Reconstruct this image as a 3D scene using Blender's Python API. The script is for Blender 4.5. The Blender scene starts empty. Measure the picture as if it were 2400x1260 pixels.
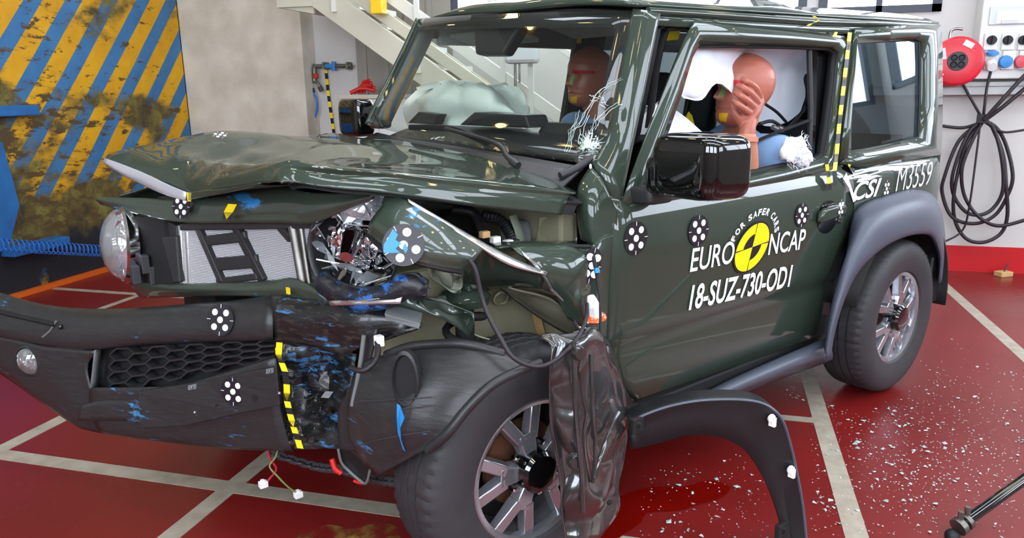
import bpy, bmesh, math, random
from mathutils import Vector, Matrix, noise, Euler
random.seed(7)
S = bpy.context.scene
COL = S.collection
V = Vector
PI = math.pi

# ---------------------------------------------------------------- camera
CAM_POS = V((1.1531, -2.1531, 1.3419))
YAW, PIT, ROL, FPX = math.radians(105.310), math.radians(13.3497), math.radians(-0.7244), 1763.44
_f = V((math.cos(YAW) * math.cos(PIT), math.sin(YAW) * math.cos(PIT), -math.sin(PIT)))
_r0 = _f.cross(V((0, 0, 1))).normalized()
_u0 = _r0.cross(_f)
_r = math.cos(ROL) * _r0 + math.sin(ROL) * _u0
_u = -math.sin(ROL) * _r0 + math.cos(ROL) * _u0
cd = bpy.data.cameras.new('camera')
cam = bpy.data.objects.new('camera', cd)
COL.objects.link(cam)
cam.matrix_world = Matrix(((_r.x, _u.x, -_f.x, CAM_POS.x), (_r.y, _u.y, -_f.y, CAM_POS.y), (_r.z, _u.z, -_f.z, CAM_POS.z), (0, 0, 0, 1)))
cd.sensor_width = 36.0
cd.lens = FPX / 2400 * 36.0
cd.clip_start = 0.05
S.camera = cam

# ---------------------------------------------------------------- world, view, light levels
wd = bpy.data.worlds.new('world')
S.world = wd
wd.use_nodes = True
wd.node_tree.nodes['Background'].inputs[0].default_value = (0.75, 0.85, 1.0, 1)
wd.node_tree.nodes['Background'].inputs[1].default_value = 0.6
S.view_settings.view_transform = 'Standard'
S.view_settings.look = 'None'
S.view_settings.gamma = 1.0
S.view_settings.use_curve_mapping = False
S.view_settings.exposure = 0.0
WINDOW_POWER = 8.5        # radiance of the daylight panes
SKYLIGHT_POWER = 9.0
NEAR_FILL_POWER = 13.0 # unseen near-side windows, enlarged and brightened as fill for the car
LAMP_POWER = 22.0         # warm hall lamps under the ceiling

# ---------------------------------------------------------------- measuring helpers (photo point -> place in the hall / on the car)
CAR_ROT = math.radians(54.0)
RM = Matrix.Rotation(CAR_ROT, 3, 'Z')
RMI = RM.inverted()
_cc = RMI @ CAM_POS


def _dir(px, py):
    return _f + _r * ((px - 1200) / FPX) - _u * ((py - 630) / FPX)


def _hit(o, d, x, y, z, n, w):
    if n is not None:
        n = V(n)
        t = (w - o.dot(n)) / d.dot(n)
    elif x is not None:
        t = (x - o.x) / d.x
    elif y is not None:
        t = (y - o.y) / d.y
    else:
        t = (z - o.z) / d.z
    return o + d * t


def W(px, py, x=None, y=None, z=None, n=None, w=0):      # hall coordinates
    return _hit(CAM_POS, _dir(px, py), x, y, z, n, w)


def K(px, py, y=None, x=None, z=None, n=None, w=0):      # car coordinates (x back, y right, z up)
    return _hit(_cc, RMI @ _dir(px, py), x, y, z, n, w)


def G(px, py, off=0.0):     # slanted greenhouse side of the car
    return K(px, py, n=(0, 1, -0.13), w=-0.69 - 0.13 * 1.04 - off)


# ---------------------------------------------------------------- materials
def lin(c):
    return tuple(((v / 255) / 12.92 if v / 255 <= 0.04045 else ((v / 255 + 0.055) / 1.055) ** 2.4) for v in c[:3])


MATS = {}


def mat(name, rgb, rough=0.5, metal=0.0, coat=0.0, vary=None, bump=None, spec=0.5, emit=None, trans=0.0, ior=1.45, rvary=None, sss=0.0):
    """rgb in 0..255 sRGB; vary=(scale, rgb2, amount), bump=(scale, strength), rvary=(scale, lo, hi)"""
    m = bpy.data.materials.new(name)
    m.use_nodes = True
    nt = m.node_tree
    b = nt.nodes['Principled BSDF']
    c = lin(rgb)
    b.inputs['Base Color'].default_value = (*c, 1)
    b.inputs['Roughness'].default_value = rough
    b.inputs['Metallic'].default_value = metal
    b.inputs['Coat Weight'].default_value = coat
    b.inputs['Coat Roughness'].default_value = 0.03
    b.inputs['Specular IOR Level'].default_value = spec
    b.inputs['IOR'].default_value = ior
    b.inputs['Transmission Weight'].default_value = trans
    if sss:
        b.inputs['Subsurface Weight'].default_value = sss
        b.inputs['Subsurface Radius'].default_value = (0.02, 0.01, 0.006)
    tc = nt.nodes.new('ShaderNodeTexCoord')
    if vary:
        n = nt.nodes.new('ShaderNodeTexNoise')
        n.inputs['Scale'].default_value = vary[0]
        n.inputs['Detail'].default_value = 6
        nt.links.new(tc.outputs['Object'], n.inputs['Vector'])
        r = nt.nodes.new('ShaderNodeValToRGB')
        r.color_ramp.elements[0].position = 0.5 - 0.5 * vary[2]
        r.color_ramp.elements[1].position = 0.5 + 0.5 * vary[2] + 0.02
        r.color_ramp.elements[0].color = (*c, 1)
        r.color_ramp.elements[1].color = (*lin(vary[1]), 1)
        nt.links.new(n.outputs['Fac'], r.inputs['Fac'])
        nt.links.new(r.outputs['Color'], b.inputs['Base Color'])
    if rvary:
        n = nt.nodes.new('ShaderNodeTexNoise')
        n.inputs['Scale'].default_value = rvary[0]
        n.inputs['Detail'].default_value = 5
        nt.links.new(tc.outputs['Object'], n.inputs['Vector'])
        mr = nt.nodes.new('ShaderNodeMapRange')
        mr.inputs['From Min'].default_value = 0.35
        mr.inputs['From Max'].default_value = 0.65
        mr.inputs['To Min'].default_value = rvary[1]
        mr.inputs['To Max'].default_value = rvary[2]
        nt.links.new(n.outputs['Fac'], mr.inputs['Value'])
        nt.links.new(mr.outputs['Result'], b.inputs['Roughness'])
    if bump:
        n = nt.nodes.new('ShaderNodeTexNoise')
        n.inputs['Scale'].default_value = bump[0]
        n.inputs['Detail'].default_value = 4
        nt.links.new(tc.outputs['Object'], n.inputs['Vector'])
        bp = nt.nodes.new('ShaderNodeBump')
        bp.inputs['Strength'].default_value = bump[1]
        bp.inputs['Distance'].default_value = 0.01
        nt.links.new(n.outputs['Fac'], bp.inputs['Height'])
        nt.links.new(bp.outputs['Normal'], b.inputs['Normal'])
    if emit:
        b.inputs['Emission Color'].default_value = (*lin(emit[0]), 1)
        b.inputs['Emission Strength'].default_value = emit[1]
    MATS[name] = m
    return m


def glass_mat(name, tint, gloss_rough=0.01, ior=1.5):
    m = bpy.data.materials.new(name)
    m.use_nodes = True
    nt = m.node_tree
    nt.nodes.remove(nt.nodes['Principled BSDF'])
    out = nt.nodes['Material Output']
    t = nt.nodes.new('ShaderNodeBsdfTransparent')
    t.inputs[0].default_value = (*tint, 1)
    g = nt.nodes.new('ShaderNodeBsdfGlossy')
    g.inputs['Roughness'].default_value = gloss_rough
    g.inputs['Color'].default_value = (1, 1, 1, 1)
    lw = nt.nodes.new('ShaderNodeLayerWeight')
    lw.inputs['Blend'].default_value = 0.5
    pw = nt.nodes.new('ShaderNodeMath')
    pw.operation = 'POWER'
    pw.inputs[1].default_value = 5.0
    nt.links.new(lw.outputs['Facing'], pw.inputs[0])
    fr = nt.nodes.new('ShaderNodeMath')
    fr.operation = 'MULTIPLY_ADD'
    r0 = ((ior - 1) / (ior + 1)) ** 2
    fr.inputs[1].default_value = 1 - r0
    fr.inputs[2].default_value = r0
    nt.links.new(pw.outputs[0], fr.inputs[0])
    mx = nt.nodes.new('ShaderNodeMixShader')
    nt.links.new(fr.outputs[0], mx.inputs[0])
    nt.links.new(t.outputs[0], mx.inputs[1])
    nt.links.new(g.outputs[0], mx.inputs[2])
    nt.links.new(mx.outputs[0], out.inputs[0])
    MATS[name] = m
    return m


# ---------------------------------------------------------------- mesh helpers
class MB:
    def __init__(s):
        s.v, s.f, s.m = [], [], []

    def add(s, verts, faces, mi=0):
        o = len(s.v)
        s.v += [V(p) for p in verts]
        s.f += [tuple(i + o for i in f) for f in faces]
        s.m += [mi] * len(faces)
        return s

    def box(s, lo, hi, mi=0, mtx=None):
        x0, y0, z0 = lo
        x1, y1, z1 = hi
        p = [V(q) for q in ((x0, y0, z0), (x1, y0, z0), (x1, y1, z0), (x0, y1, z0), (x0, y0, z1), (x1, y0, z1), (x1, y1, z1), (x0, y1, z1))]
        if mtx:
            p = [mtx @ q for q in p]
        return s.add(p, [(0, 3, 2, 1), (4, 5, 6, 7), (0, 1, 5, 4), (1, 2, 6, 5), (2, 3, 7, 6), (3, 0, 4, 7)], mi)

    def prism(s, pts, d, mi=0):      # polygon pts extruded by vector d
        n = len(pts)
        d = V(d)
        a = [V(p) for p in pts]
        return s.add(a + [p + d for p in a], [tuple(range(n))[::-1], tuple(range(n, 2 * n))] + [(i, (i + 1) % n, n + (i + 1) % n, n + i) for i in range(n)], mi)

    def tube(s, pts, r, seg=8, mi=0, closed=False, caps=True, flat=None):
        pts = [V(p) for p in pts]
        n = len(pts)
        rr = r if isinstance(r, (list, tuple)) else [r] * n
        up = V((0, 0, 1))
        base = len(s.v)
        prev = None
        for i, p in enumerate(pts):
            if closed:
                t = pts[(i + 1) % n] - pts[i - 1]
            else:
                t = pts[min(i + 1, n - 1)] - pts[max(i - 1, 0)]
            t.normalize()
            if prev is None:
                a = t.cross(up)
                if a.length < 0.1:
                    a = t.cross(V((1, 0, 0)))
            else:
                a = prev - t * prev.dot(t)
            a.normalize()
            prev = a
            b = t.cross(a)
            fx, fy = flat if flat else (1, 1)
            for k in range(seg):
                w = 2 * PI * k / seg
                s.v.append(p + (a * math.cos(w) * fx + b * math.sin(w) * fy) * rr[i])
        m = n if closed else n - 1
        for i in range(m):
            j = (i + 1) % n
            for k in range(seg):
                k2 = (k + 1) % seg
                s.f.append((base + i * seg + k, base + i * seg + k2, base + j * seg + k2, base + j * seg + k))
                s.m.append(mi)
        if caps and not closed:
            s.f.append(tuple(base + k for k in range(seg))[::-1])
            s.f.append(tuple(base + (n - 1) * seg + k for k in range(seg)))
            s.m += [mi, mi]
        return s

    def lathe(s, prof, seg=32, mtx=None, mi=0, close=False, mod=None):   # prof [(r, h)] around local Z
        base = len(s.v)
        n = len(prof)
        for i in range(seg):
            w = 2 * PI * i / seg
            for j, (r, h) in enumerate(prof):
                if mod:
                    r, h = mod(i, j, r, h)
                p = V((r * math.cos(w), r * math.sin(w), h))
                s.v.append(mtx @ p if mtx else p)
        for i in range(seg):
            i2 = (i + 1) % seg
            for j in range(n if close else n - 1):
                j2 = (j + 1) % n
                s.f.append((base + i * n + j, base + i2 * n + j, base + i2 * n + j2, base + i * n + j2))
                s.m.append(mi)
        return s

    def ell(s, c, r, seg=20, ring=12, mi=0, mtx=None):
        base = len(s.v)
        c = V(c)
        for i in range(ring + 1):
            a = PI * i / ring
            for k in range(seg):
                w = 2 * PI * k / seg
                p = V((r[0] * math.sin(a) * math.cos(w), r[1] * math.sin(a) * math.sin(w), r[2] * math.cos(a)))
                s.v.append(c + (mtx @ p if mtx else p))
        for i in range(ring):
            for k in range(seg):
                k2 = (k + 1) % seg
                s.f.append((base + i * seg + k, base + (i + 1) * seg + k, base + (i + 1) * seg + k2, base + i * seg + k2))
                s.m.append(mi)
        return s

    def grid(s, rows, mi=0, closed=False):
        base = len(s.v)
        n = len(rows[0])
        for r in rows:
            s.v += [V(p) for p in r]
        for i in range(len(rows) - 1):
            for j in range(n if closed else n - 1):
                j2 = (j + 1) % n
                s.f.append((base + i * n + j, base + i * n + j2, base + (i + 1) * n + j2, base + (i + 1) * n + j))
                s.m.append(mi)
        return s

    def build(s, name, mats, parent=None, smooth=None, bevel=0, weld=False, solid=0, sub=0, solid_off=0):
        me = bpy.data.meshes.new(name)
        me.from_pydata([tuple(p) for p in s.v], [], s.f)
        if not isinstance(mats, (list, tuple)):
            mats = [mats]
        for m in mats:
            me.materials.append(MATS[m] if isinstance(m, str) else m)
        me.polygons.foreach_set('material_index', s.m)
        if weld:
            bm = bmesh.new()
            bm.from_mesh(me)
            bmesh.ops.remove_doubles(bm, verts=bm.verts, dist=1e-5)
            bmesh.ops.recalc_face_normals(bm, faces=bm.faces)
            bm.to_mesh(me)
            bm.free()
        me.update()
        if smooth is not None:
            me.shade_smooth()
            if smooth < 179:
                me.set_sharp_from_angle(angle=math.radians(smooth))
        o = bpy.data.objects.new(name, me)
        COL.objects.link(o)
        if parent:
            o.parent = parent
        if bevel:
            md = o.modifiers.new('bevel', 'BEVEL')
            md.width = bevel
            md.segments = 2
            md.limit_method = 'ANGLE'
            md.angle_limit = math.radians(40)
        if solid:
            md = o.modifiers.new('solid', 'SOLIDIFY')
            md.thickness = solid
            md.offset = solid_off
        if sub:
            md = o.modifiers.new('sub', 'SUBSURF')
            md.levels = sub
            md.render_levels = sub
        return o


def cr(pts, n=6, closed=False):      # Catmull-Rom through the points
    pts = [V(p) for p in pts]
    out = []
    m = len(pts)
    rng = range(m) if closed else range(m - 1)
    for i in rng:
        if closed:
            p0, p1, p2, p3 = pts[i - 1], pts[i], pts[(i + 1) % m], pts[(i + 2) % m]
        else:
            p1, p2 = pts[i], pts[i + 1]
            p0 = pts[i - 1] if i > 0 else p1 * 2 - p2
            p3 = pts[i + 2] if i + 2 < m else p2 * 2 - p1
        for k in range(n):
            t = k / n
            out.append(0.5 * ((2 * p1) + (p2 - p0) * t + (2 * p0 - 5 * p1 + 4 * p2 - p3) * t * t + (3 * p1 - p0 - 3 * p2 + p3) * t ** 3))
    if not closed:
        out.append(pts[-1].copy())
    return out


def lerp_pts(pts, n):
    out = []
    for a, b in zip(pts, pts[1:]):
        for k in range(n):
            out.append(V(a).lerp(V(b), k / n))
    out.append(V(pts[-1]))
    return out


def dense(rows, nu=4, nv=4, sharp=False):
    f = lerp_pts if sharp else cr
    rows = [f(r, nu) for r in rows]
    cols = [f([r[j] for r in rows], nv) for j in range(len(rows[0]))]
    return [[cols[j][i] for j in range(len(cols))] for i in range(len(cols[0]))]


def crumple(rows, amp, freq, seed=0.0, edge=False, ridged=True):
    out = []
    n = len(rows)
    for i, r in enumerate(rows):
        q = []
        for j, p in enumerate(r):
            k = 1.0
            if not edge:
                k = min(1, min(i, n - 1 - i) / 2.0, min(j, len(r) - 1 - j) / 2.0)
            s = p * freq + V((seed, seed * 1.7, -seed))
            if ridged:
                d = V([(0.5 - abs(noise.noise(s + V((q_ * 11.3, 0, 0))))) for q_ in range(3)])
            else:
                d = noise.noise_vector(s)
            q.append(p + d * amp * k)
        out.append(q)
    return out


def sheet(name, rows, m, parent, nu=4, nv=4, thick=0.003, crum=None, smooth=50, sharp=False, off=0):
    rr = dense(rows, nu, nv, sharp)
    if crum:
        rr = crumple(rr, *crum)
    return MB().grid(rr).build(name, m, parent, smooth=smooth, solid=thick, solid_off=off)


def plate(name, pts, m, parent, d, bevel=0, smooth=None):
    return MB().prism(pts, d).build(name, m, parent, smooth=smooth, bevel=bevel, weld=True)


def tag(o, label, cat, group=None, kind=None):
    o['label'] = label
    o['category'] = cat
    if group:
        o['group'] = group
    if kind:
        o['kind'] = kind
    return o


def struct(o, label=None):
    o['kind'] = 'structure'
    if label:
        o['label'] = label
    return o


def empty(name, loc=(0, 0, 0), rz=0.0):
    o = bpy.data.objects.new(name, None)
    COL.objects.link(o)
    o.location = loc
    o.rotation_euler = (0, 0, rz)
    o.empty_display_size = 0.1
    return o


def dupe(o, loc=None, rot=None, parent=None):
    c = o.copy()
    COL.objects.link(c)
    if parent is not None:
        c.parent = parent
    if loc is not None:
        c.location = loc
    if rot is not None:
        c.rotation_euler = rot
    return c


def align(z, x=None):      # 3x3 rotation whose Z axis is z
    z = V(z).normalized()
    x = V(x) if x is not None else (V((1, 0, 0)) if abs(z.x) < 0.8 else V((0, 1, 0)))
    y = z.cross(x).normalized()
    x = y.cross(z)
    return Matrix((x, y, z)).transposed()


def frame(o, z, x=None):
    m = align(z, x).to_4x4()
    m.translation = V(o)
    return m
# ================================================================ materials of the hall
mat('wall_white', (204, 202, 199), 0.7, vary=(1.5, (190, 187, 183), 0.6), bump=(30, 0.05))
mat('wall_beige', (210, 204, 190), 0.8, vary=(4.5, (186, 178, 163), 0.35), bump=(45, 0.15))
mat('wall_grey', (150, 146, 138), 0.8, vary=(1.0, (132, 128, 120), 0.6))
mat('ceiling_white', (128, 132, 130), 0.8, vary=(1.0, (112, 116, 114), 0.6))
mat('red_band', (196, 22, 30), 0.45, vary=(3, (178, 16, 24), 0.6))
mat('line_paint', (172, 164, 148), 0.45, vary=(14, (140, 128, 112), 0.5))
mat('frame_dark', (58, 62, 74), 0.45)
mat('pane_daylight', (240, 244, 255), 0.5, emit=((232, 242, 255), WINDOW_POWER))
mat('skylight_pane', (240, 244, 255), 0.5, emit=((234, 244, 255), SKYLIGHT_POWER))
mat('lamp_tube', (255, 230, 170), 0.5, emit=((255, 226, 160), LAMP_POWER))
mat('stair_paint', (196, 192, 172), 0.5, vary=(4, (182, 177, 158), 0.6))
mat('stair_light', (208, 208, 198), 0.45)
mat('yellow_paint', (232, 190, 20), 0.4)
mat('steel', (150, 150, 150), 0.3, 1.0)
mat('galv', (140, 138, 132), 0.4, 0.9, vary=(20, (100, 96, 90), 0.5))
mat('blue_steel', (38, 108, 172), 0.5, vary=(6, (28, 82, 136), 0.5))
mat('hose_blue', (44, 104, 190), 0.35)
mat('rubber_black', (22, 21, 24), 0.55)
mat('cable_black', (36, 30, 36), 0.5)
mat('box_white', (225, 226, 224), 0.4)
mat('box_grey', (188, 190, 190), 0.35)
mat('clear_cover', (200, 205, 208), 0.12, coat=0.5)
mat('reel_red', (208, 34, 52), 0.35, vary=(8, (190, 26, 44), 0.5))
mat('socket_blue', (48, 124, 190), 0.4)
mat('socket_red', (196, 70, 82), 0.4)
mat('label_white', (232, 230, 228), 0.5)
mat('dark_grey', (52, 52, 56), 0.5)
mat('orange_paint', (205, 92, 22), 0.5)
mat('wood_tan', (196, 160, 108), 0.6)
mat('tape_yellow', (238, 208, 20), 0.45)
mat('tape_black', (20, 20, 18), 0.45)
mat('red_plastic', (196, 34, 30), 0.4)


def floor_mat():
    m = mat('floor_red', (142, 28, 26), 0.3, rvary=(0.8, 0.24, 0.36), bump=(60, 0.02))
    nt = m.node_tree
    b = nt.nodes['Principled BSDF']
    tc = nt.nodes.new('ShaderNodeTexCoord')
    n = nt.nodes.new('ShaderNodeTexNoise')
    n.inputs['Scale'].default_value = 0.7
    n.inputs['Detail'].default_value = 5
    n.inputs['Roughness'].default_value = 0.55
    nt.links.new(tc.outputs['Object'], n.inputs['Vector'])
    r = nt.nodes.new('ShaderNodeValToRGB')
    e = r.color_ramp.elements
    e[0].position, e[1].position = 0.3, 0.72
    e[0].color = (*lin((102, 20, 18)), 1)
    e[1].color = (*lin((120, 28, 27)), 1)
    nt.links.new(n.outputs['Fac'], r.inputs['Fac'])
    nt.links.new(r.outputs['Color'], b.inputs['Base Color'])
    return m


floor_mat()


def hazard_mat():
    m = mat('hazard_stripes', (40, 110, 175), 0.55, bump=(25, 0.3))
    nt = m.node_tree
    L = nt.links.new
    N = nt.nodes.new
    b = nt.nodes['Principled BSDF']
    tc = N('ShaderNodeTexCoord')
    sp = N('ShaderNodeSeparateXYZ')
    L(tc.outputs['Object'], sp.inputs[0])

    def mth(op, a, bb=None, c=None):
        k = N('ShaderNodeMath')
        k.operation = op
        for i, q in enumerate((a, bb, c)):
            if q is None:
                continue
            if isinstance(q, (int, float)):
                k.inputs[i].default_value = q
            else:
                L(q, k.inputs[i])
        return k.outputs[0]

    def nz(scale, detail, vec=None, rough=0.6, sy=1, sz=1):
        t = N('ShaderNodeTexNoise')
        t.inputs['Scale'].default_value = scale
        t.inputs['Detail'].default_value = detail
        t.inputs['Roughness'].default_value = rough
        mp = N('ShaderNodeMapping')
        mp.inputs['Scale'].default_value = (1, sy, sz)
        L(tc.outputs['Object'], mp.inputs[0])
        L(mp.outputs[0], t.inputs['Vector'])
        return t.outputs['Fac']

    def ramp(fac, stops):
        r = N('ShaderNodeValToRGB')
        els = r.color_ramp.elements
        while len(els) < len(stops):
            els.new(0.5)
        for el, (p, c) in zip(els, stops):
            el.position = p
            el.color = (*c, 1) if len(c) == 3 else c
        L(fac, r.inputs['Fac'])
        return r.outputs['Color']

    def mix(fac, a, c):
        k = N('ShaderNodeMix')
        k.data_type = 'RGBA'
        L(fac, k.inputs['Factor'])
        for s_, q in (('A', a), ('B', c)):
            if isinstance(q, tuple):
                k.inputs[6 if s_ == 'A' else 7].default_value = (*q, 1)
            else:
                L(q, k.inputs[6 if s_ == 'A' else 7])
        return k.outputs[2]

    s_ = mth('SUBTRACT', sp.outputs['Y'], mth('MULTIPLY', sp.outputs['Z'], 0.86))
    s_ = mth('ADD', s_, mth('MULTIPLY', mth('SUBTRACT', nz(3, 3), 0.5), 0.02))
    fr = mth('FRACT', mth('DIVIDE', mth('SUBTRACT', s_, 1.456), 0.324))
    yel = mth('GREATER_THAN', fr, 0.45)
    yc = ramp(nz(4, 4), [(0.3, lin((196, 140, 8))), (0.7, lin((216, 164, 14)))])
    bc = ramp(nz(5, 4), [(0.3, lin((44, 100, 148))), (0.7, lin((62, 120, 168)))])
    col = mix(yel, bc, yc)
    # scrapes: olive-brown rubbed paint with a shape of their own, heavier low down and along the impact bands
    z = sp.outputs['Z']
    y = sp.outputs['Y']

    def band(c, w, a):
        d = mth('DIVIDE', mth('SUBTRACT', z, c), w)
        return mth('MULTIPLY', mth('POWER', 2.718, mth('MULTIPLY', mth('MULTIPLY', d, d), -1.0)), a)
    prof = mth('ADD', band(1.22, 0.16, 0.15), band(0.42, 0.40, 0.15))
    left = mth('MULTIPLY', mth('SUBTRACT', 3.1, y), 0.085)
    prof = mth('ADD', prof, left)
    g1 = mth('ADD', nz(2.2, 8, None, 0.62, 0.8, 1.5), prof)
    d1 = ramp(g1, [(0.575, (0, 0, 0)), (0.68, (1, 1, 1))])
    dirt = ramp(nz(7, 6, None, 0.7), [(0.28, lin((34, 30, 26))), (0.48, lin((88, 76, 38))), (0.66, lin((120, 112, 50))), (0.78, lin((70, 104, 118)))])
    col = mix(d1, col, dirt)
    g2 = mth('ADD', nz(6, 8, None, 0.7, 1.0, 3.0), mth('MULTIPLY', prof, 0.5))
    d2 = ramp(g2, [(0.60, (0, 0, 0)), (0.65, (1, 1, 1))])
    col = mix(d2, col, lin((78, 62, 34)))
    g3 = mth('ADD', nz(1.6, 6, None, 0.6), mth('ADD', band(0.10, 0.28, 0.36), band(1.35, 0.12, 0.03)))
    d3 = ramp(g3, [(0.64, (0, 0, 0)), (0.74, (1, 1, 1))])
    col = mix(d3, col, lin((26, 30, 38)))
    L(col, b.inputs['Base Color'])


hazard_mat()

# ================================================================ the hall
XL, XR, YB, YF, ZC = -3.45, 6.4, 3.95, -5.6, 4.4
fl = struct(MB().box((XL - 0.6, YF, -0.12), (XR, YB, 0.0)).build('floor', 'floor_red'), 'glossy dark red painted hall floor with pale grid lines')


def floor_line(x0, y0, x1, y1):
    MB().box((x0, y0, 0.0), (x1, y1, 0.0015)).build('floor_line', 'line_paint', fl)


for q in ((-1.535, -0.14, 1.62, -0.07), (-1.535, -0.07, -1.465, 2.9), (-0.475, -2.2, -0.405, -0.14), (-0.475, -0.07, -0.405, 2.4),
          (1.585, -1.4, 1.655, 3.5), (0.6, 0.925, 1.585, 0.975), (2.665, -0.9, 2.735, 3.6), (-3.4, 2.0, -1.535, 2.05), (-2.68, 0.9, -2.63, 2.0)):
    floor_line(*q)

struct(MB().box((XL - 0.6, YF, ZC), (XR, YB, ZC + 0.15)).build('ceiling', 'ceiling_white'), 'pale hall ceiling with skylights')
# back wall, pierced by the window openings
WZ0, WZ1 = 1.84, 3.5
wins = [(-1.0, 0.55), (0.75, 1.72), (1.80, 2.60), (4.3, 6.2)]
mb = MB().box((XL - 0.6, YB, 0), (XR, YB + 0.2, WZ0)).box((XL - 0.6, YB, WZ1), (XR, YB + 0.2, ZC))
xs = [XL - 0.6] + [a for w_ in wins for a in w_] + [XR]
for a, b in zip(xs[0::2], xs[1::2]):
    mb.box((a, YB, WZ0), (b, YB + 0.2, WZ1))
struct(mb.build('wall_back', 'wall_white'), 'white back wall behind the staircase and the wrecked car')
for i, (a, b) in enumerate(wins):
    w_ = struct(MB().box((a, YB + 0.06, WZ0), (b, YB + 0.1, WZ1)).build('window_%d' % (i + 1), 'pane_daylight'), 'bright daylight window in the back wall')
    f_ = MB()
    for q in ((a, WZ0, a + 0.06, WZ1), (b - 0.06, WZ0, b, WZ1), (a, WZ0, b, WZ0 + 0.05), (a, WZ1 - 0.05, b, WZ1), ((a + b) / 2 - 0.02, WZ0, (a + b) / 2 + 0.02, WZ1)):
        f_.box((q[0], YB - 0.02, q[1]), (q[2], YB + 0.06, q[3]))
    f_.build('window_frame', 'frame_dark', w_)
# near side of the hall (behind the camera) and right side: walls with bands of windows, the near ones enlarged as fill
mat('pane_near_fill', (240, 244, 255), 0.5, emit=((232, 242, 255), NEAR_FILL_POWER))


def window_wall(nm, ax, at, t, lo, hi, wl, z0, z1, first, pane='pane_daylight'):
    mb = MB()

    def bx(a, b, za, zb, d0, d1, m):
        if ax == 'y':
            m.box((a, min(d0, d1), za), (b, max(d0, d1), zb))
        else:
            m.box((min(d0, d1), a, za), (max(d0, d1), b, zb))
    bx(lo, hi, 0, z0, at, at + t, mb)
    bx(lo, hi, z1, ZC, at, at + t, mb)
    q = [lo] + [a for w_ in wl for a in w_] + [hi]
    for a, b in zip(q[0::2], q[1::2]):
        bx(a, b, z0, z1, at, at + t, mb)
    struct(mb.build(nm, 'wall_grey'), 'plain grey hall wall with a band of windows')
    for i, (a, b) in enumerate(wl):
        m1 = MB()
        bx(a, b, z0, z1, at + t * 0.4, at + t * 0.6, m1)
        w_ = struct(m1.build('window_%d' % (first + i), pane), 'unseen daylight window of the hall')
        f_ = MB()
        for (c0, c1, za, zb) in ((a, a + 0.05, z0, z1), (b - 0.05, b, z0, z1), ((a + b) / 2 - 0.02, (a + b) / 2 + 0.02, z0, z1), (a, b, z0, z0 + 0.05), (a, b, z1 - 0.05, z1)):
            bx(c0, c1, za, zb, at + t * 0.05, at + t * 0.4, f_)
        f_.build('window_frame', 'frame_dark', w_)


window_wall('wall_front', 'y', YF, -0.2, XL - 0.6, XR, [(-3.0, -0.8), (-0.2, 2.0), (2.6, 4.8)], 1.5, 3.6, 5, 'pane_near_fill')
window_wall('wall_right', 'x', XR, 0.2, YF, YB, [(-4.6, -2.4), (-1.8, 0.4), (1.0, 3.85)], 1.75, 3.3, 8)
struct(MB().box((XL - 0.8, YF, 0), (XL - 0.6, YB, ZC)).build('wall_left', 'wall_grey'), 'grey wall behind the crash barrier')
struct(MB().box((1.0, YB - 0.012, 0.0), (XR, YB, 0.19)).build('trim_1', 'red_band'), 'red painted band along the foot of the wall')
# beige concrete slab beside the barrier, ribbed panel beyond in grey that stands in for shade
struct(MB().box((XL, 3.74, 0), (-2.265, YB, ZC)).build('wall_slab', 'wall_beige', bevel=0.006), 'stained beige concrete slab between the striped barrier and the white wall')
mb = MB().box((-1.86, YB - 0.03, 0), (-1.0, YB, ZC))
for i in range(4):
    mb.box((-1.80 + i * 0.2, YB - 0.05, 0), (-1.76 + i * 0.2, YB - 0.03, ZC))
struct(mb.build('wall_panel', 'wall_grey'), 'ribbed wall panel behind the staircase, shade painted as grey')

# skylights and warm lamps
for x, y, row in ((0.55, 1.5, 'row nearest the back wall'), (4.42, 1.5, 'row nearest the back wall'), (0.55, -1.0, 'middle row'), (4.42, -1.0, 'middle row'), (0.55, -3.5, 'row behind the camera'), (4.42, -3.5, 'row behind the camera')):
    t = empty('skylight', (x, y, ZC))
    MB().box((-1.88, -0.36, -0.02), (1.88, 0.36, -0.005)).build('pane', 'skylight_pane', t)
    f_ = MB()
    for q in ((-1.93, -0.41, 1.93, -0.36), (-1.93, 0.36, 1.93, 0.41), (-1.93, -0.36, -1.88, 0.36), (1.88, -0.36, 1.93, 0.36), (-0.03, -0.36, 0.03, 0.36)):
        f_.box((q[0], q[1], -0.05), (q[2], q[3], 0))
    f_.build('frame', 'frame_dark', t)
    tag(t, 'long white ceiling skylight, %s half of the %s' % ('left' if x < 2 else 'right', row), 'skylight', 'ceiling skylights')
proto = None
for i in range(4):
    for j in range(6):
        loc = (-2.75 + j * 1.55, (-4.6, -2.3, 0.25, 2.6)[i], ZC - 0.55)
        if proto is None:
            proto = empty('hall_lamp', loc)
            MB().lathe([(0.001, 0.2), (0.05, 0.2), (0.06, 0.14), (0.2, 0.0), (0.205, 0.0), (0.07, 0.16), (0.05, 0.21), (0.001, 0.21)], 20).build('lamp_shade', 'galv', proto, smooth=40)
            MB().lathe([(0.001, 0.02), (0.1, 0.03), (0.11, 0.06), (0.001, 0.1)], 16).build('bulb', 'lamp_tube', proto, smooth=60)
            MB().tube([(0, 0, 0.2), (0, 0, 0.55)], 0.01, 6).build('rod', 'galv', proto)
            tag(proto, 'warm hanging hall lamp, first from the left in the row farthest behind the camera', 'lamp', 'warm hall lamps')
        else:
            c = dupe(proto, loc)
            for ch in proto.children:
                dupe(ch, parent=c)
            c['label'] = 'warm hanging hall lamp, %s from the left in the %s' % (('first', 'second', 'third', 'fourth', 'fifth', 'sixth')[j], ('row farthest behind the camera', 'row just behind the camera', 'row above the car', 'row nearest the back wall')[i])

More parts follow.
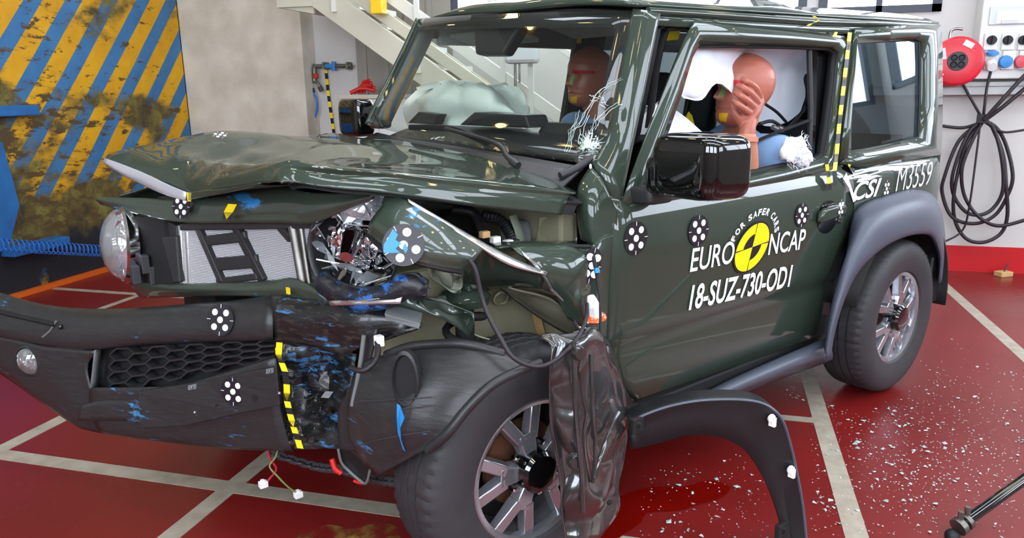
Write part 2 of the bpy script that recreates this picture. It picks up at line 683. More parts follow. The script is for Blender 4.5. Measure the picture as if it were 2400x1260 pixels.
# ================================================================ striped crash barrier
bar = empty('crash_barrier', (0, 0, 0))
MB().box((XL - 0.6, 0.2, 0.0), (XL, 3.74, 3.2)).build('barrier_block', 'hazard_stripes', bar, bevel=0.008)
MB().box((XL, 1.2, 1.215), (XL + 0.09, 2.10, 1.285)).build('barrier_beam', 'blue_steel', bar, bevel=0.008)
MB().prism([(XL, 1.0, 0.34), (XL, 1.74, 0.34), (XL, 1.88, 0.62), (XL, 1.83, 1.05), (XL, 1.0, 1.05)], (0.03, 0, 0)).build('mounting_plate', 'blue_steel', bar, bevel=0.004)
MB().box((XL, 1.70, 0.30), (XL + 0.12, 2.16, 0.36)).build('ledge', 'blue_steel', bar, bevel=0.006)
MB().box((XL, 1.2, 0.0), (XL + 0.035, 2.75, 0.035)).build('kerb_strip', 'orange_paint', bar)
tag(bar, 'massive crash barrier with scraped blue and yellow diagonal stripes', 'barrier')
p0, p1 = W(-40, 572, x=XL + 0.22), W(246, 588, x=XL + 0.22)
n = 26
pts = []
for i in range(n * 10 + 1):
    t = i / (n * 10)
    a = 2 * PI * n * t
    pts.append(p0.lerp(p1, t) + V((math.cos(a) * 0.035, 0, math.sin(a) * 0.042)))
hz = MB().tube(pts, 0.0045, 6).build('coiled_air_hose', 'hose_blue', smooth=60)
tag(hz, 'blue coiled air hose stretched along the foot of the striped barrier', 'hose')

# ================================================================ staircase behind the car
st = empty('staircase', (0, 3.1, 0))
SL = -0.69


def sz(x, z):      # height of a sloping line that has height z at x = -1.4
    return z + SL * (x + 1.4)


def sloped(name, x0, x1, za, zb, y0, y1, m):
    MB().prism([(x0, y0 - 3.1, sz(x0, za)), (x1, y0 - 3.1, sz(x1, za)), (x1, y0 - 3.1, sz(x1, zb)), (x0, y0 - 3.1, sz(x0, zb))], (0, y1 - y0, 0)).build(name, m, st, bevel=0.004)


sloped('stringer', -1.73, 1.02, 1.72, 1.935, 3.0, 3.05, 'stair_paint')
sloped('stringer', -1.73, 1.02, 1.72, 1.935, 3.70, 3.75, 'stair_paint')
sloped('guard_rail', -1.73, 0.95, 1.965, 2.06, 3.0, 3.03, 'stair_paint')
sloped('guard_rail', -1.73, 0.95, 2.13, 2.235, 3.0, 3.03, 'stair_light')
sloped('handrail', -1.73, 0.9, 2.62, 2.67, 3.0, 3.04, 'stair_light')
for k in range(12):
    x = -1.62 + k * 0.21
    if x > 0.95:
        break
    MB().box((x, -0.05, sz(x + 0.1, 1.86) - 0.02), (x + 0.24, 0.6, sz(x + 0.1, 1.86) + 0.02)).build('tread', 'stair_light', st)
for x in (-1.55, -0.92, -0.30, -0.105, 0.5):
    MB().box((x - 0.018, -0.12, sz(x, 1.8)), (x + 0.018, -0.10, sz(x, 2.66))).build('post', 'stair_light', st)
MB().box((-2.02, -0.1, 1.95), (-1.73, 0.65, 2.18)).build('landing', 'stair_paint', st, bevel=0.004)
MB().prism([(-2.0, -0.08, 1.95), (-1.73, -0.08, 1.95), (-1.73, -0.08, 1.90)], (0, 0.02, 0)).build('gusset', 'stair_paint', st)
tag(st, 'beige painted steel staircase descending behind the car', 'staircase')
yp = MB().box((-1.21, 2.86, 1.865), (-1.12, 2.95, 3.3)).box((-1.2, 2.87, 3.3), (-1.13, 2.94, ZC)).build('hoist_cover', 'yellow_paint', bevel=0.008)
tag(yp, 'yellow square post hanging in front of the staircase', 'post')
# grey box on a pole beside the stair
eb = empty('equipment_box', (0, 0, 0))
c = W(1224, 122, y=2.9)
mb = MB().box(c - V((0.115, 0.05, 0.075)), c + V((0.115, 0.05, 0.075)))
mb.build('housing', 'box_grey', eb, bevel=0.025)
MB().tube([c + V((-0.05, 0, -0.07)), c + V((-0.05, 0, -0.22)), c + V((-0.05, 0, -1.45))], 0.009, 8).build('pole', 'galv', eb, smooth=50)
MB().tube([c + V((-0.02, 0, -0.07)), c + V((-0.02, 0, -0.2))], 0.007, 8).build('pole', 'galv', eb, smooth=50)
MB().lathe([(0.001, 0.03), (0.03, 0.03), (0.12, 0.012), (0.13, 0.0), (0.001, 0.0)], 20, Matrix.Translation((c.x - 0.05, c.y, 0))).build('base', 'galv', eb, smooth=40)
tag(eb, 'rounded grey equipment box on thin pole seen through the windscreen', 'box')

# ================================================================ air pipe on the white wall
ap = empty('air_pipe', (0, 0, 0))
P = lambda a, b: W(a, b, y=3.88)
MB().tube([P(824, 154), P(742, 155)], 0.017, 12).build('pipe', 'galv', ap, smooth=50)
MB().tube(cr([P(740, 152), P(737, 160), P(737, 190)], 3), 0.02, 12).build('elbow', 'galv', ap, smooth=50)
MB().tube(cr([P(737, 190), P(729, 197), P(727, 210)], 4), 0.012, 10).build('outlet', 'galv', ap, smooth=50)
MB().tube(cr([P(737, 190), P(747, 197), P(751, 210)], 4), 0.012, 10).build('outlet', 'galv', ap, smooth=50)
MB().tube([P(731, 207), P(734, 217)], 0.02, 10).build('coupler', 'dark_grey', ap, smooth=50)
MB().tube([P(749, 203), P(754, 213)], 0.02, 10).build('coupler', 'dark_grey', ap, smooth=50)
MB().tube([P(764, 155), P(782, 155)], 0.021, 12).build('valve', 'socket_blue', ap, smooth=50)
MB().box(P(783, 157) - V((0.015, 0.02, 0.03)), P(783, 157) + V((0.015, 0.02, 0.045))).build('valve_lever', 'socket_blue', ap, bevel=0.004)
MB().tube(cr([P(734, 217), P(742, 232), P(743, 258), P(732, 290), P(724, 325), P(720, 420)], 6), 0.009, 8).build('hose', 'hose_blue', ap, smooth=60)
MB().box(P(741, 178) - V((0.012, 0.03, 0.02)), P(741, 178) + V((0.02, 0.01, 0.02))).build('tap', 'red_plastic', ap, bevel=0.004)
for px in (760, 815):
    q = P(px, 154)
    MB().box(q + V((-0.01, -0.02, -0.03)), q + V((0.01, 0.07, 0.03))).build('pipe_clip', 'galv', ap)
tag(ap, 'galvanised compressed air pipe with couplers on the white wall', 'pipe')


def tape_strip(mb, pts, wid, side, step=0.035, tri=True):
    """yellow and black measuring tape along the points; side = the direction across the tape"""
    L = [V(p) for p in pts]
    seg = []
    for a, b in zip(L, L[1:]):
        n = max(1, round((b - a).length / step))
        seg += [(a.lerp(b, i / n), a.lerp(b, (i + 1) / n)) for i in range(n)]
    for i, (a, b) in enumerate(seg):
        s = V(side) * wid * 0.5
        k = i % 4
        if k == 1 or k == 3:
            nrm = (b - a).cross(s).normalized() * 0.0
            mb.add([a - s, a + s, b + s, b - s], [(0, 1, 2, 3)], 1)
            if tri and k == 1:
                mb.add([a - s + nrm, a + s + nrm, b + nrm], [(0, 1, 2)], 0)
        else:
            mb.add([a - s, a + s, b + s, b - s], [(0, 1, 2, 3)], 0)
    return mb


mb = tape_strip(MB(), [W(763, 158, y=3.93), W(770, 225, y=3.93), W(783, 315, y=3.93), W(790, 400, y=3.93)], 0.028, (1, 0, 0), 0.05, False)
tp = mb.build('wall_tape', ['tape_yellow', 'tape_black'], solid=0.002)
tag(tp, 'yellow and black marking tape hanging down the white wall beside the air pipe', 'tape')
# low white cabinet with a red thing on it
z = W(845, 222, y=3.4).z
cb = empty('cabinet', (-1.45, 3.55, 0))
MB().box((-0.28, -0.14, 0), (0.30, 0.3, z - 0.03)).build('body', 'box_white', cb, bevel=0.005)
MB().box((-0.32, -0.17, z - 0.03), (0.34, 0.33, z)).build('top', 'wall_beige', cb, bevel=0.004)
MB().box((-0.26, -0.155, 0.1), (0.005, -0.14, z - 0.08)).build('door', 'box_white', cb, bevel=0.004)
MB().box((0.015, -0.155, 0.1), (0.28, -0.14, z - 0.08)).build('door', 'box_white', cb, bevel=0.004)
tag(cb, 'narrow white cabinet with beige top under the staircase', 'cabinet')
c = W(855, 205, y=3.55)
mb = MB()
for k in range(5):
    mb.tube(cr([c + V((-0.11 + 0.02 * k, 0.02 * k - 0.04, -0.035)), c + V((-0.02, 0.01 * k - 0.02, 0.0 + 0.01 * k)), c + V((0.09 - 0.012 * k, 0.03 * (k % 2), -0.02 + 0.02 * k))], 5), 0.016, 8)
dz = z - min(p.z for p in mb.v)
for p in mb.v:
    p.z += dz
rg = mb.build('red_strap_bundle', 'red_plastic', smooth=60)
tag(rg, 'crumpled dark red strap bundle on the white cabinet', 'strap')

# ================================================================ electrical box, reel and cables on the right
eb = empty('distribution_box', (0, 0, 0))
BY = 3.80
B = lambda a, b, d=0.0: W(2180 + a / 3.6, b / 3.6, y=BY - d)
a, b = B(372, 668), B(1120, -260)
MB().box((a.x, BY, a.z), (b.x, YB, b.z)).build('enclosure', 'box_white', eb, bevel=0.01)
a, b = B(487, 212), B(1000, 36)
MB().box((a.x, BY - 0.02, a.z), (b.x, BY, b.z)).build('breaker_cover', 'clear_cover', eb, bevel=0.004)
a, b = B(545, 200), B(950, 90)
MB().box((a.x, BY - 0.024, a.z), (b.x, BY - 0.02, b.z)).build('breaker_row', 'label_white', eb)
a, b = B(585, 205), B(740, 165)
MB().box((a.x, BY - 0.03, a.z), (b.x, BY - 0.02, b.z)).build('cover_latch', 'box_grey', eb, bevel=0.003)
cols = ((438, 576, 520), (586, 716, 655), (726, 862, 785), (872, 1000, 930))
for i, (x0, x1, xc) in enumerate(cols):
    a, b = B(x0, 424), B(x1, 276)
    sw = MB().box((a.x, BY - 0.025, a.z), (b.x, BY, b.z)).build('switch_module', 'box_white', eb, bevel=0.006)
    c = B(xc, 338, 0.03)
    MB().lathe([(0.001, 0.02), (0.027, 0.02), (0.031, 0.0)], 20, frame(c, (0, -1, 0))).box(c + V((-0.006, -0.035, -0.027)), c + V((0.006, -0.015, 0.027))).build('switch_knob', 'rubber_black', sw, smooth=40)
    a, b = B(x0, 588), B(x1, 428)
    so = MB().box((a.x, BY - 0.03, a.z), (b.x, BY, b.z)).build('socket_module', 'box_white', eb, bevel=0.006)
    c = B(xc - (10 if i == 0 else 20), 520, 0.03)
    if i == 0:
        MB().lathe([(0.001, 0.06), (0.03, 0.06), (0.036, 0.0)], 20, frame(c + V((0, 0, -0.01)), (0, -1, -0.5))).build('plug', 'box_white', so, smooth=40)
        MB().lathe([(0.001, 0.012), (0.036, 0.012), (0.04, 0.0), (0.001, 0)], 20, frame(c + V((0, -0.02, 0.05)), (0, -0.35, 0.94))).build('socket_lid', 'socket_blue', so, smooth=40)
    else:
        MB().lathe([(0.001, 0.03), (0.038, 0.026), (0.043, 0.0)], 24, frame(c, (0, -1, 0))).build('socket_lid', 'socket_blue' if i == 1 else 'socket_red', so, smooth=40)
tag(eb, 'white electrical distribution box with rotary switches and blue and red sockets', 'electrical box')
# metal trunking the reel hangs over
z0, z1 = W(2300, 222, y=3.87).z, W(2300, 192, y=3.87).z
tr = MB().box((2.2, 3.85, z0), (XR, YB, z1 - 0.03)).box((2.2, 3.84, z1 - 0.03), (XR, YB, z1)).build('cable_trunking', 'box_grey', bevel=0.004)
tag(tr, 'long grey metal cable trunking along the wall under the distribution box', 'trunking')
rl = empty('cable_reel', (0, 0, 0))
c = W(2242, 144, y=3.74)
Mx = frame(c, (-0.1, -1, 0.03), (1, 0, 0))
RR = 0.163
MB().lathe([(0.055, 0.03), (0.06, 0.036), (0.14, 0.036), (0.155, 0.03), (RR, 0.018), (RR, 0.0), (0.09, -0.004), (0.085, -0.05), (RR, -0.055), (RR, -0.07), (0.001, -0.07)], 40, Mx).build('drum', 'reel_red', rl, smooth=40)
hb = MB().lathe([(0.001, 0.044), (0.06, 0.042), (0.066, 0.03)], 28, Mx).build('hub', 'dark_grey', rl, smooth=40)
for k in range(4):
    a = PI / 4 + k * PI / 2
    MB().lathe([(0.001, 0.046), (0.014, 0.046), (0.019, 0.052), (0.021, 0.043)], 16, Mx @ Matrix.Translation((0.032 * math.cos(a), 0.032 * math.sin(a), 0.0))).build('outlet', 'rubber_black', hb, smooth=40)
for (u_, v_, w_, h_, rot) in ((0.055, 0.108, 0.062, 0.036, -0.5), (-0.105, -0.085, 0.052, 0.036, -0.55)):
    m4 = Mx @ Matrix.Translation((u_, v_, 0.037)) @ Matrix.Rotation(rot, 4, 'Z')
    MB().box((-w_ / 2, -h_ / 2, 0), (w_ / 2, h_ / 2, 0.002), 0, m4).build('sticker', 'label_white', rl)
m4 = Mx @ Matrix.Translation((-0.105, 0.055, 0.037)) @ Matrix.Rotation(0.2, 4, 'Z')
MB().box((-0.04, -0.045, 0), (0.03, 0.03, 0.003), 0, m4).build('winding_plate', 'box_grey', rl)
MB().tube(cr([Mx @ V((-0.055, 0.13, -0.02)), Mx @ V((-0.05, 0.2, -0.02)), Mx @ V((-0.02, 0.215, -0.02)), Mx @ V((0.02, 0.21, -0.02))], 5), 0.009, 8).build('handle', 'steel', rl, smooth=50)
MB().box(c + V((-0.05, 0.05, -0.02)), c + V((0.05, 0.23, 0.02))).build('bracket', 'galv', rl)
tag(rl, 'red cable reel with black four socket hub hanging beside the distribution box', 'cable reel')
REEL_M = Mx


def cab(name, pts, r, label, y=3.83, grp=None, cat='cable'):
    q = [W(1850 + a / 1.938, b / 1.938, y=y - 0.012 * (i % 3)) for i, (a, b) in enumerate(pts)]
    o = MB().tube(cr(q, 8), r, 8).build(name, 'cable_black', smooth=60)
    return tag(o, label, cat, grp)


cab('power_cable', [(785, 375), (820, 440), (860, 510), (880, 548)], 0.009, 'black cable running from the red reel down to the cable tie')
cab('power_cable', [(918, 312), (897, 400), (886, 490), (878, 548)], 0.009, 'thin black cable from the white plug down to the cable tie', 3.80)
cab('power_cable', [(1120, 300), (1066, 345), (960, 460), (885, 545)], 0.014, 'upper of two thick cables fanning right from the cable tie', 3.74)
cab('power_cable', [(1120, 362), (1066, 405), (970, 485), (885, 548)], 0.014, 'lower of two thick cables fanning right from the cable tie', 3.79)
cab('power_cable', [(640, 560), (685, 570), (780, 580), (845, 565), (880, 545)], 0.011, 'black cable running left from the cable tie behind the car')
cab('power_cable', [(900, 555), (930, 580), (980, 600), (1066, 590), (1130, 580)], 0.008, 'thin black cable running level right from the cable tie')
cab('power_cable', [(880, 545), (770, 640), (705, 800), (695, 880), (740, 985), (840, 1015), (930, 980), (985, 900), (1015, 800), (985, 660), (940, 580), (880, 545)], 0.0125, 'widest hanging loop of black cable on the white wall')
cab('power_cable', [(880, 545), (810, 610), (745, 780), (745, 880), (800, 960), (870, 975), (930, 940), (970, 860), (965, 720), (930, 590), (880, 545)], 0.0125, 'inner hanging loop of black cable on the white wall', 3.81)
cab('power_cable', [(880, 548), (830, 640), (785, 760), (790, 870), (830, 950), (890, 1005), (960, 1025), (1066, 1000), (1140, 970)], 0.0125, 'black cable loop that leaves to the right low on the wall', 3.80)
cab('power_cable', [(880, 550), (805, 650), (752, 850), (750, 990), (800, 1080), (880, 1100), (960, 1060), (990, 980), (985, 850), (970, 700), (915, 560)], 0.0125, 'longest hanging loop of black cable reaching almost to the red band', 3.82)
cab('power_cable', [(868, 555), (850, 700), (820, 920), (790, 1040), (720, 1090), (660, 1105)], 0.007, 'thin black cable falling through the hanging loops', 3.79)
c = W(2304, 278, y=3.78)
tie = MB().tube([c + V((0, 0, 0.16)), c + V((0, 0, 0.0))], 0.006, 6).box(c + V((-0.03, -0.03, -0.03)), c + V((0.03, 0.04, 0.03))).build('cable_tie', 'cable_black', bevel=0.006)
tag(tie, 'black tie gathering the hanging cable loops', 'cable tie')
# small wooden pallet hook on the floor by the red band
c = W(2352, 640, z=0.02)
wk = empty('wooden_offcut', (c.x, c.y, 0), 0.5)
MB().box((-0.05, -0.035, 0), (0.05, 0.035, 0.035)).build('block', 'wood_tan', wk, bevel=0.004)
MB().tube([(0.0, 0, 0.03), (0.02, 0, 0.07), (0.05, 0.02, 0.08)], 0.006, 6).build('hook', 'dark_grey', wk)
tag(wk, 'small tan wooden offcut with a hook on the floor by the red band', 'offcut')
# ================================================================ car materials
mat('paint', (46, 58, 48), 0.5, coat=1.0, spec=0.12, vary=(1.2, (43, 53, 44), 0.7))
mat('paint_bare', (150, 156, 140), 0.35, 0.2, vary=(9, (118, 124, 104), 0.5), bump=(14, 0.25))
mat('primer', (158, 152, 128), 0.38, coat=0.35, vary=(5, (128, 124, 100), 0.6), bump=(7, 0.25))
mat('torn_metal', (205, 206, 205), 0.22, 0.9)
mat('chrome', (225, 225, 228), 0.08, 1.0)
mat('lens_clear', (235, 238, 240), 0.05, trans=0.85, coat=1.0)
mat('shard_plastic', (190, 196, 200), 0.08, 0.3, trans=0.5, coat=1.0)
mat('plastic_black', (34, 34, 36), 0.42, vary=(3, (44, 44, 46), 0.6), bump=(220, 0.04))
mat('plastic_gloss', (9, 9, 10), 0.06, coat=1.0)
mat('plastic_flare', (74, 79, 92), 0.42, vary=(4, (66, 71, 83), 0.6), bump=(260, 0.05))  # black plastic, sky reflection put into the blue-grey colour
mat('black_matt', (16, 16, 17), 0.7)
mat('liner_black', (30, 30, 31), 0.2, coat=0.8, spec=0.8, vary=(5, (44, 43, 42), 0.6), bump=(6, 0.35))
mat('tyre_rubber', (44, 44, 47), 0.6, vary=(18, (54, 52, 55), 0.6), bump=(90, 0.1))
mat('alloy', (168, 170, 176), 0.22, 0.8, coat=0.5)
mat('alloy_dark', (62, 64, 70), 0.35, 0.6)
mat('brake_rust', (120, 82, 60), 0.5, 0.7)
mat('radiator', (210, 212, 216), 0.4, 0.3)
mat('airbag_white', (232, 235, 240), 0.85, vary=(3, (216, 220, 228), 0.6), bump=(16, 0.3))
mat('airbag_green', (226, 232, 226), 0.85, vary=(3, (212, 218, 212), 0.6), bump=(12, 0.5))
mat('seat_cloth', (40, 40, 44), 0.9, bump=(150, 0.2))
mat('headliner', (150, 152, 150), 0.85)
mat('trim_grey', (104, 108, 108), 0.6)
mat('sticker_white', (240, 240, 242), 0.4)
mat('sticker_black', (26, 22, 30), 0.4)
mat('sticker_yellow', (250, 214, 10), 0.4)
mat('sticker_blue', (34, 128, 196), 0.4)
mat('crack_white', (226, 238, 236), 0.3, coat=0.5)
mat('connector_white', (236, 236, 232), 0.45)
mat('wire_red', (160, 26, 40), 0.45)
mat('wire_green', (112, 116, 60), 0.45)
mat('lamp_orange', (224, 84, 14), 0.2, coat=1.0)
mat('belt_black', (30, 30, 34), 0.8)
glass_mat('windscreen_glass', (0.92, 0.955, 0.93))
glass_mat('tinted_glass', (0.50, 0.57, 0.60), ior=1.6)


def scuff_mat(name, base, rough, thr, stretch, blue=(44, 122, 184), coat=0.0, metal=0.0, pale=None):
    m = mat(name, base, rough, metal, coat)
    nt = m.node_tree
    N, L = nt.nodes.new, nt.links.new
    b = nt.nodes['Principled BSDF']
    tc = N('ShaderNodeTexCoord')
    mp = N('ShaderNodeMapping')
    mp.inputs['Scale'].default_value = stretch
    mp.inputs['Rotation'].default_value = (0.25, 0.15, 0.3)
    L(tc.outputs['Object'], mp.inputs[0])
    n = N('ShaderNodeTexNoise')
    n.inputs['Scale'].default_value = 3.0
    n.inputs['Detail'].default_value = 9
    n.inputs['Roughness'].default_value = 0.68
    L(mp.outputs[0], n.inputs['Vector'])
    n2 = N('ShaderNodeTexNoise')
    n2.inputs['Scale'].default_value = 3.2
    n2.inputs['Detail'].default_value = 2
    L(tc.outputs['Object'], n2.inputs['Vector'])
    ad = N('ShaderNodeMath')
    ad.operation = 'MULTIPLY_ADD'
    ad.inputs[1].default_value = 0.45
    L(n2.outputs['Fac'], ad.inputs[0])
    L(n.outputs['Fac'], ad.inputs[2])
    r = N('ShaderNodeValToRGB')
    e = r.color_ramp.elements
    e[0].position, e[1].position = thr, thr + 0.05
    e[0].color = (*lin(base), 1)
    e[1].color = (*lin(blue), 1)
    L(ad.outputs[0], r.inputs['Fac'])
    n3 = N('ShaderNodeTexNoise')
    n3.inputs['Scale'].default_value = 9
    n3.inputs['Detail'].default_value = 8
    L(mp.outputs[0], n3.inputs['Vector'])
    r3 = N('ShaderNodeValToRGB')
    r3.color_ramp.elements[0].position = 0.5
    r3.color_ramp.elements[1].position = 0.75
    r3.color_ramp.elements[1].color = (0.5, 0.5, 0.5, 1)
    L(n3.outputs['Fac'], r3.inputs['Fac'])
    mx = N('ShaderNodeMix')
    mx.data_type = 'RGBA'
    L(r3.outputs['Color'], mx.inputs['Factor'])
    L(r.outputs['Color'], mx.inputs[6])
    mx.inputs[7].default_value = (*lin(pale or (86, 82, 76)), 1)
    L(mx.outputs[2], b.inputs['Base Color'])
    bp = N('ShaderNodeBump')
    bp.inputs['Strength'].default_value = 0.25
    bp.inputs['Distance'].default_value = 0.01
    L(n.outputs['Fac'], bp.inputs['Height'])
    L(bp.outputs['Normal'], b.inputs['Normal'])
    return m


scuff_mat('bumper_scuffed', (42, 42, 43), 0.28, 0.845, (2.5, 2.5, 14), blue=(58, 118, 164), pale=(60, 60, 60))
scuff_mat('bumper_crushed', (28, 28, 29), 0.26, 0.80, (3, 3, 12), blue=(56, 112, 158), coat=0.3, pale=(80, 78, 76))
scuff_mat('paint_scuffed', (46, 58, 48), 0.45, 0.835, (3, 3, 8), coat=1.0, pale=(56, 66, 56))
scuff_mat('trim_scuffed', (26, 29, 36), 0.3, 0.745, (4, 4, 8), blue=(40, 104, 180))


def fin_mat():
    m = MATS['radiator']
    nt = m.node_tree
    N, L = nt.nodes.new, nt.links.new
    b = nt.nodes['Principled BSDF']
    tc = N('ShaderNodeTexCoord')
    w_ = N('ShaderNodeTexWave')
    w_.wave_type = 'BANDS'
    w_.bands_direction = 'Z'
    w_.inputs['Scale'].default_value = 62
    w_.inputs['Distortion'].default_value = 0.3
    L(tc.outputs['Object'], w_.inputs['Vector'])
    r = N('ShaderNodeValToRGB')
    r.color_ramp.elements[0].color = (*lin((150, 152, 156)), 1)
    r.color_ramp.elements[1].color = (*lin((216, 218, 222)), 1)
    L(w_.outputs['Fac'], r.inputs['Fac'])
    L(r.outputs['Color'], b.inputs['Base Color'])
    bp = N('ShaderNodeBump')
    bp.inputs['Strength'].default_value = 0.5
    bp.inputs['Distance'].default_value = 0.004
    L(w_.outputs['Fac'], bp.inputs['Height'])
    L(bp.outputs['Normal'], b.inputs['Normal'])


fin_mat()

# ================================================================ the car
car = empty('car', (0, 0, 0), CAR_ROT)
tag(car, 'dark green off-road car with its front left corner crushed in a crash test', 'car')


def KP(rows):       # rows of (px, py, y)
    return [[K(a, b, y=c) for a, b, c in r] for r in rows]


# ---- door: lower panel
def door_x(z):
    f = 0.49 - 0.03 * (1.0 - z) / 0.5 if z > 0.48 else 0.47 + (0.48 - z) * 1.0
    if z > 0.74:
        r_ = 1.858
    elif z > 0.58:
        r_ = 1.858 - 0.09 * (0.74 - z) / 0.16
    else:
        r_ = 1.768
    return f, r_


prof = [(0.345, -0.700), (0.36, -0.712), (0.45, -0.718), (0.555, -0.722), (0.585, -0.718), (0.60, -0.727), (0.64, -0.730), (0.76, -0.732), (0.88, -0.730), (0.96, -0.726), (1.00, -0.716), (1.025, -0.702), (1.045, -0.690)]
rows = []
for z, y in prof:
    a, b = door_x(z)
    if z > 1.0:
        b = 1.80
    zz = z
    rows.append([V((a + (b - a) * t, y, zz + (0.03 * (1 - t) if z < 0.5 else 0))) for t in [i / 16 for i in range(17)]])
door = MB().grid(rows).build('door', 'paint', car, smooth=60, solid=0.02, solid_off=-1)
door['label'] = 'dark green front door with white crash test lettering'


def dpx(px, py, off=0.003):
    return K(px, py, y=-0.732 - off)


# door upper frame: ring around the window opening
outer = [G(1447, 492), G(1475, 413), G(1511, 317), G(1560, 195), G(1600, 95), G(1622, 52), G(1720, 60), G(1850, 73), G(1972, 88), G(1990, 105), G(1982, 180), G(1968, 280), G(1950, 380), G(1945, 395), G(1850, 425), G(1700, 455), G(1560, 478)]
inner = [G(1500, 455), G(1522, 400), G(1556, 317), G(1590, 220), G(1615, 135), G(1632, 103), G(1720, 103), G(1850, 106), G(1945, 110), G(1962, 122), G(1957, 180), G(1945, 280), G(1932, 365), G(1922, 374), G(1840, 392), G(1700, 424), G(1560, 446)]
n = len(outer)
mb = MB()
mid = [a.lerp(b, 0.5) + V((0, -0.010, 0.0)) for a, b in zip(outer, inner)]
mb.grid([outer + [outer[0]], mid + [mid[0]], inner + [inner[0]]])
inn2 = [p + V((0, 0.03, 0)) for p in inner]
mb.grid([inner + [inner[0]], inn2 + [inn2[0]]], 1)
mb.build('window_frame', ['paint', 'black_matt'], door, smooth=70, solid=0.012, solid_off=-1)
MB().tube(inner + [inner[0]], 0.006, 6).build('window_seal', 'rubber_black', door, smooth=60)
# gap seal behind the door on the A pillar
MB().tube(cr([G(1562, 66, -0.03), G(1600, 62, -0.03), G(1625, 66, -0.03)], 4) , 0.008, 6).build('door_seal', 'rubber_black', car)
# handle and lock
hl = [dpx(1912, 522), dpx(1916, 496), dpx(1926, 487), dpx(1962, 476), dpx(1972, 480), dpx(1972, 500), dpx(1935, 515)]
c = sum(hl, V()) / len(hl)
MB().lathe([(0.001, 0.0), (0.075, 0.0)], 24, frame(c + V((0, 0.002, -0.02)), (0, -1, 0)) @ Matrix.Diagonal((1, 0.85, 1, 1))).build('handle_recess', 'plastic_gloss', door, smooth=60)
MB().prism(hl, (0, -0.025, 0)).build('door_handle', 'paint', door, bevel=0.008, smooth=40)
MB().lathe([(0.001, 0.008), (0.011, 0.008), (0.013, 0.0)], 16, frame(dpx(1968, 516), (0, -1, 0))).build('door_lock', 'steel', door, smooth=40)

# ---- stickers and lettering


def sticker(c, nrm, r, parent, up=(0, 0, 1), dots=5, blue=False, sq=1.0, disc=True):
    nrm = V(nrm).normalized()
    rt = V(up).cross(nrm).normalized()
    M4 = frame(c, nrm, rt)
    mb = MB()
    if disc:
        mb.lathe([(0.0001, 0.0015), (r, 0.0015), (r, 0.0)], 28, M4 @ Matrix.Diagonal((sq, 1, 1, 1)))
    for (u_, v_) in ((0, 0), (-0.42, 0.46), (0.42, 0.46), (-0.42, -0.46), (0.42, -0.46)):
        mb.lathe([(0.0001, 0.003), (r * 0.21, 0.003), (r * 0.21, 0.0015)], 12, M4 @ Matrix.Translation((u_ * r * sq, v_ * r, 0)), 1)
    for k in range(4):
        a = k * PI / 2
        m4 = M4 @ Matrix.Diagonal((sq, 1, 1, 1)) @ Matrix.Rotation(a, 4, 'Z')
        mb.box((r * 0.74, -r * 0.016, 0.0015), (r * 0.99, r * 0.016, 0.0025), 1, m4)
    if blue:
        mb.prism([M4 @ V((q[0] * r, q[1] * r, 0.0032)) for q in ((-1.0, 0.1), (-0.8, 0.45), (-0.5, 0.62), (-0.1, 0.9), (0.0, 0.55), (-0.22, 0.38), (-0.05, 0.1), (-0.4, 0.02), (-0.3, -0.25), (-0.62, -0.1))], nrm * 0.0005, 2)
        mb.prism([M4 @ V((q[0] * r, q[1] * r, 0.0032)) for q in ((-0.1, -0.1), (0.12, 0.05), (0.1, -0.28), (-0.1, -0.4))], nrm * 0.0005, 2)
    return mb.build('target_sticker', ['sticker_black', 'sticker_white', 'sticker_blue'], parent, smooth=30)


for px, py, r in ((1490, 558, 0.05), (1637, 540, 0.05), (1879, 504, 0.044)):
    sticker(dpx(px, py, 0.001), (0, -1, 0), r, door)
sticker(K(1970, 487, y=-0.762), (0, -1, 0), 0.034, door, sq=0.7, disc=False)


def text_mesh(name, body, m, parent, origin, xdir, ydir, size, shear=0.0, width=None, thick=0.0, bold=0.0, align_x='LEFT', nrm=(0, -1, 0)):
    cu = bpy.data.curves.new(name, 'FONT')
    cu.body = body
    cu.size = 1.0
    cu.shear = shear
    cu.offset = bold
    cu.align_x = align_x
    cu.resolution_u = 4
    o = bpy.data.objects.new(name + '_tmp', cu)
    COL.objects.link(o)
    bpy.context.view_layer.update()
    me = bpy.data.meshes.new_from_object(o.evaluated_get(bpy.context.evaluated_depsgraph_get()))
    COL.objects.unlink(o)
    bpy.data.objects.remove(o)
    xs_ = [v.co.x for v in me.vertices]
    ys_ = [v.co.y for v in me.vertices]
    x0, x1, y1 = min(xs_), max(xs_), max(ys_)
    y0 = min(ys_)
    origin, xdir, ydir = V(origin), V(xdir).normalized(), V(ydir).normalized()
    sx = (width / (x1 - x0)) if width else size / (y1 - y0)
    sy = size / (y1 - y0)
    for v in me.vertices:
        v.co = origin + xdir * ((v.co.x - x0) * sx) + ydir * ((v.co.y - y0) * sy)
    me.materials.clear()
    me.materials.append(MATS[m])
    ob = bpy.data.objects.new(name, me)
    COL.objects.link(ob)
    ob.parent = parent
    return ob


def text_between(name, body, a, b, h, parent, shear=0.0, bold=0.0, m='sticker_white', up=(0, 0, 1)):
    a, b = V(a), V(b)
    x = (b - a)
    o = text_mesh(name, body, m, parent, a, x, V(up), h, shear, x.length, bold=bold)
    return o


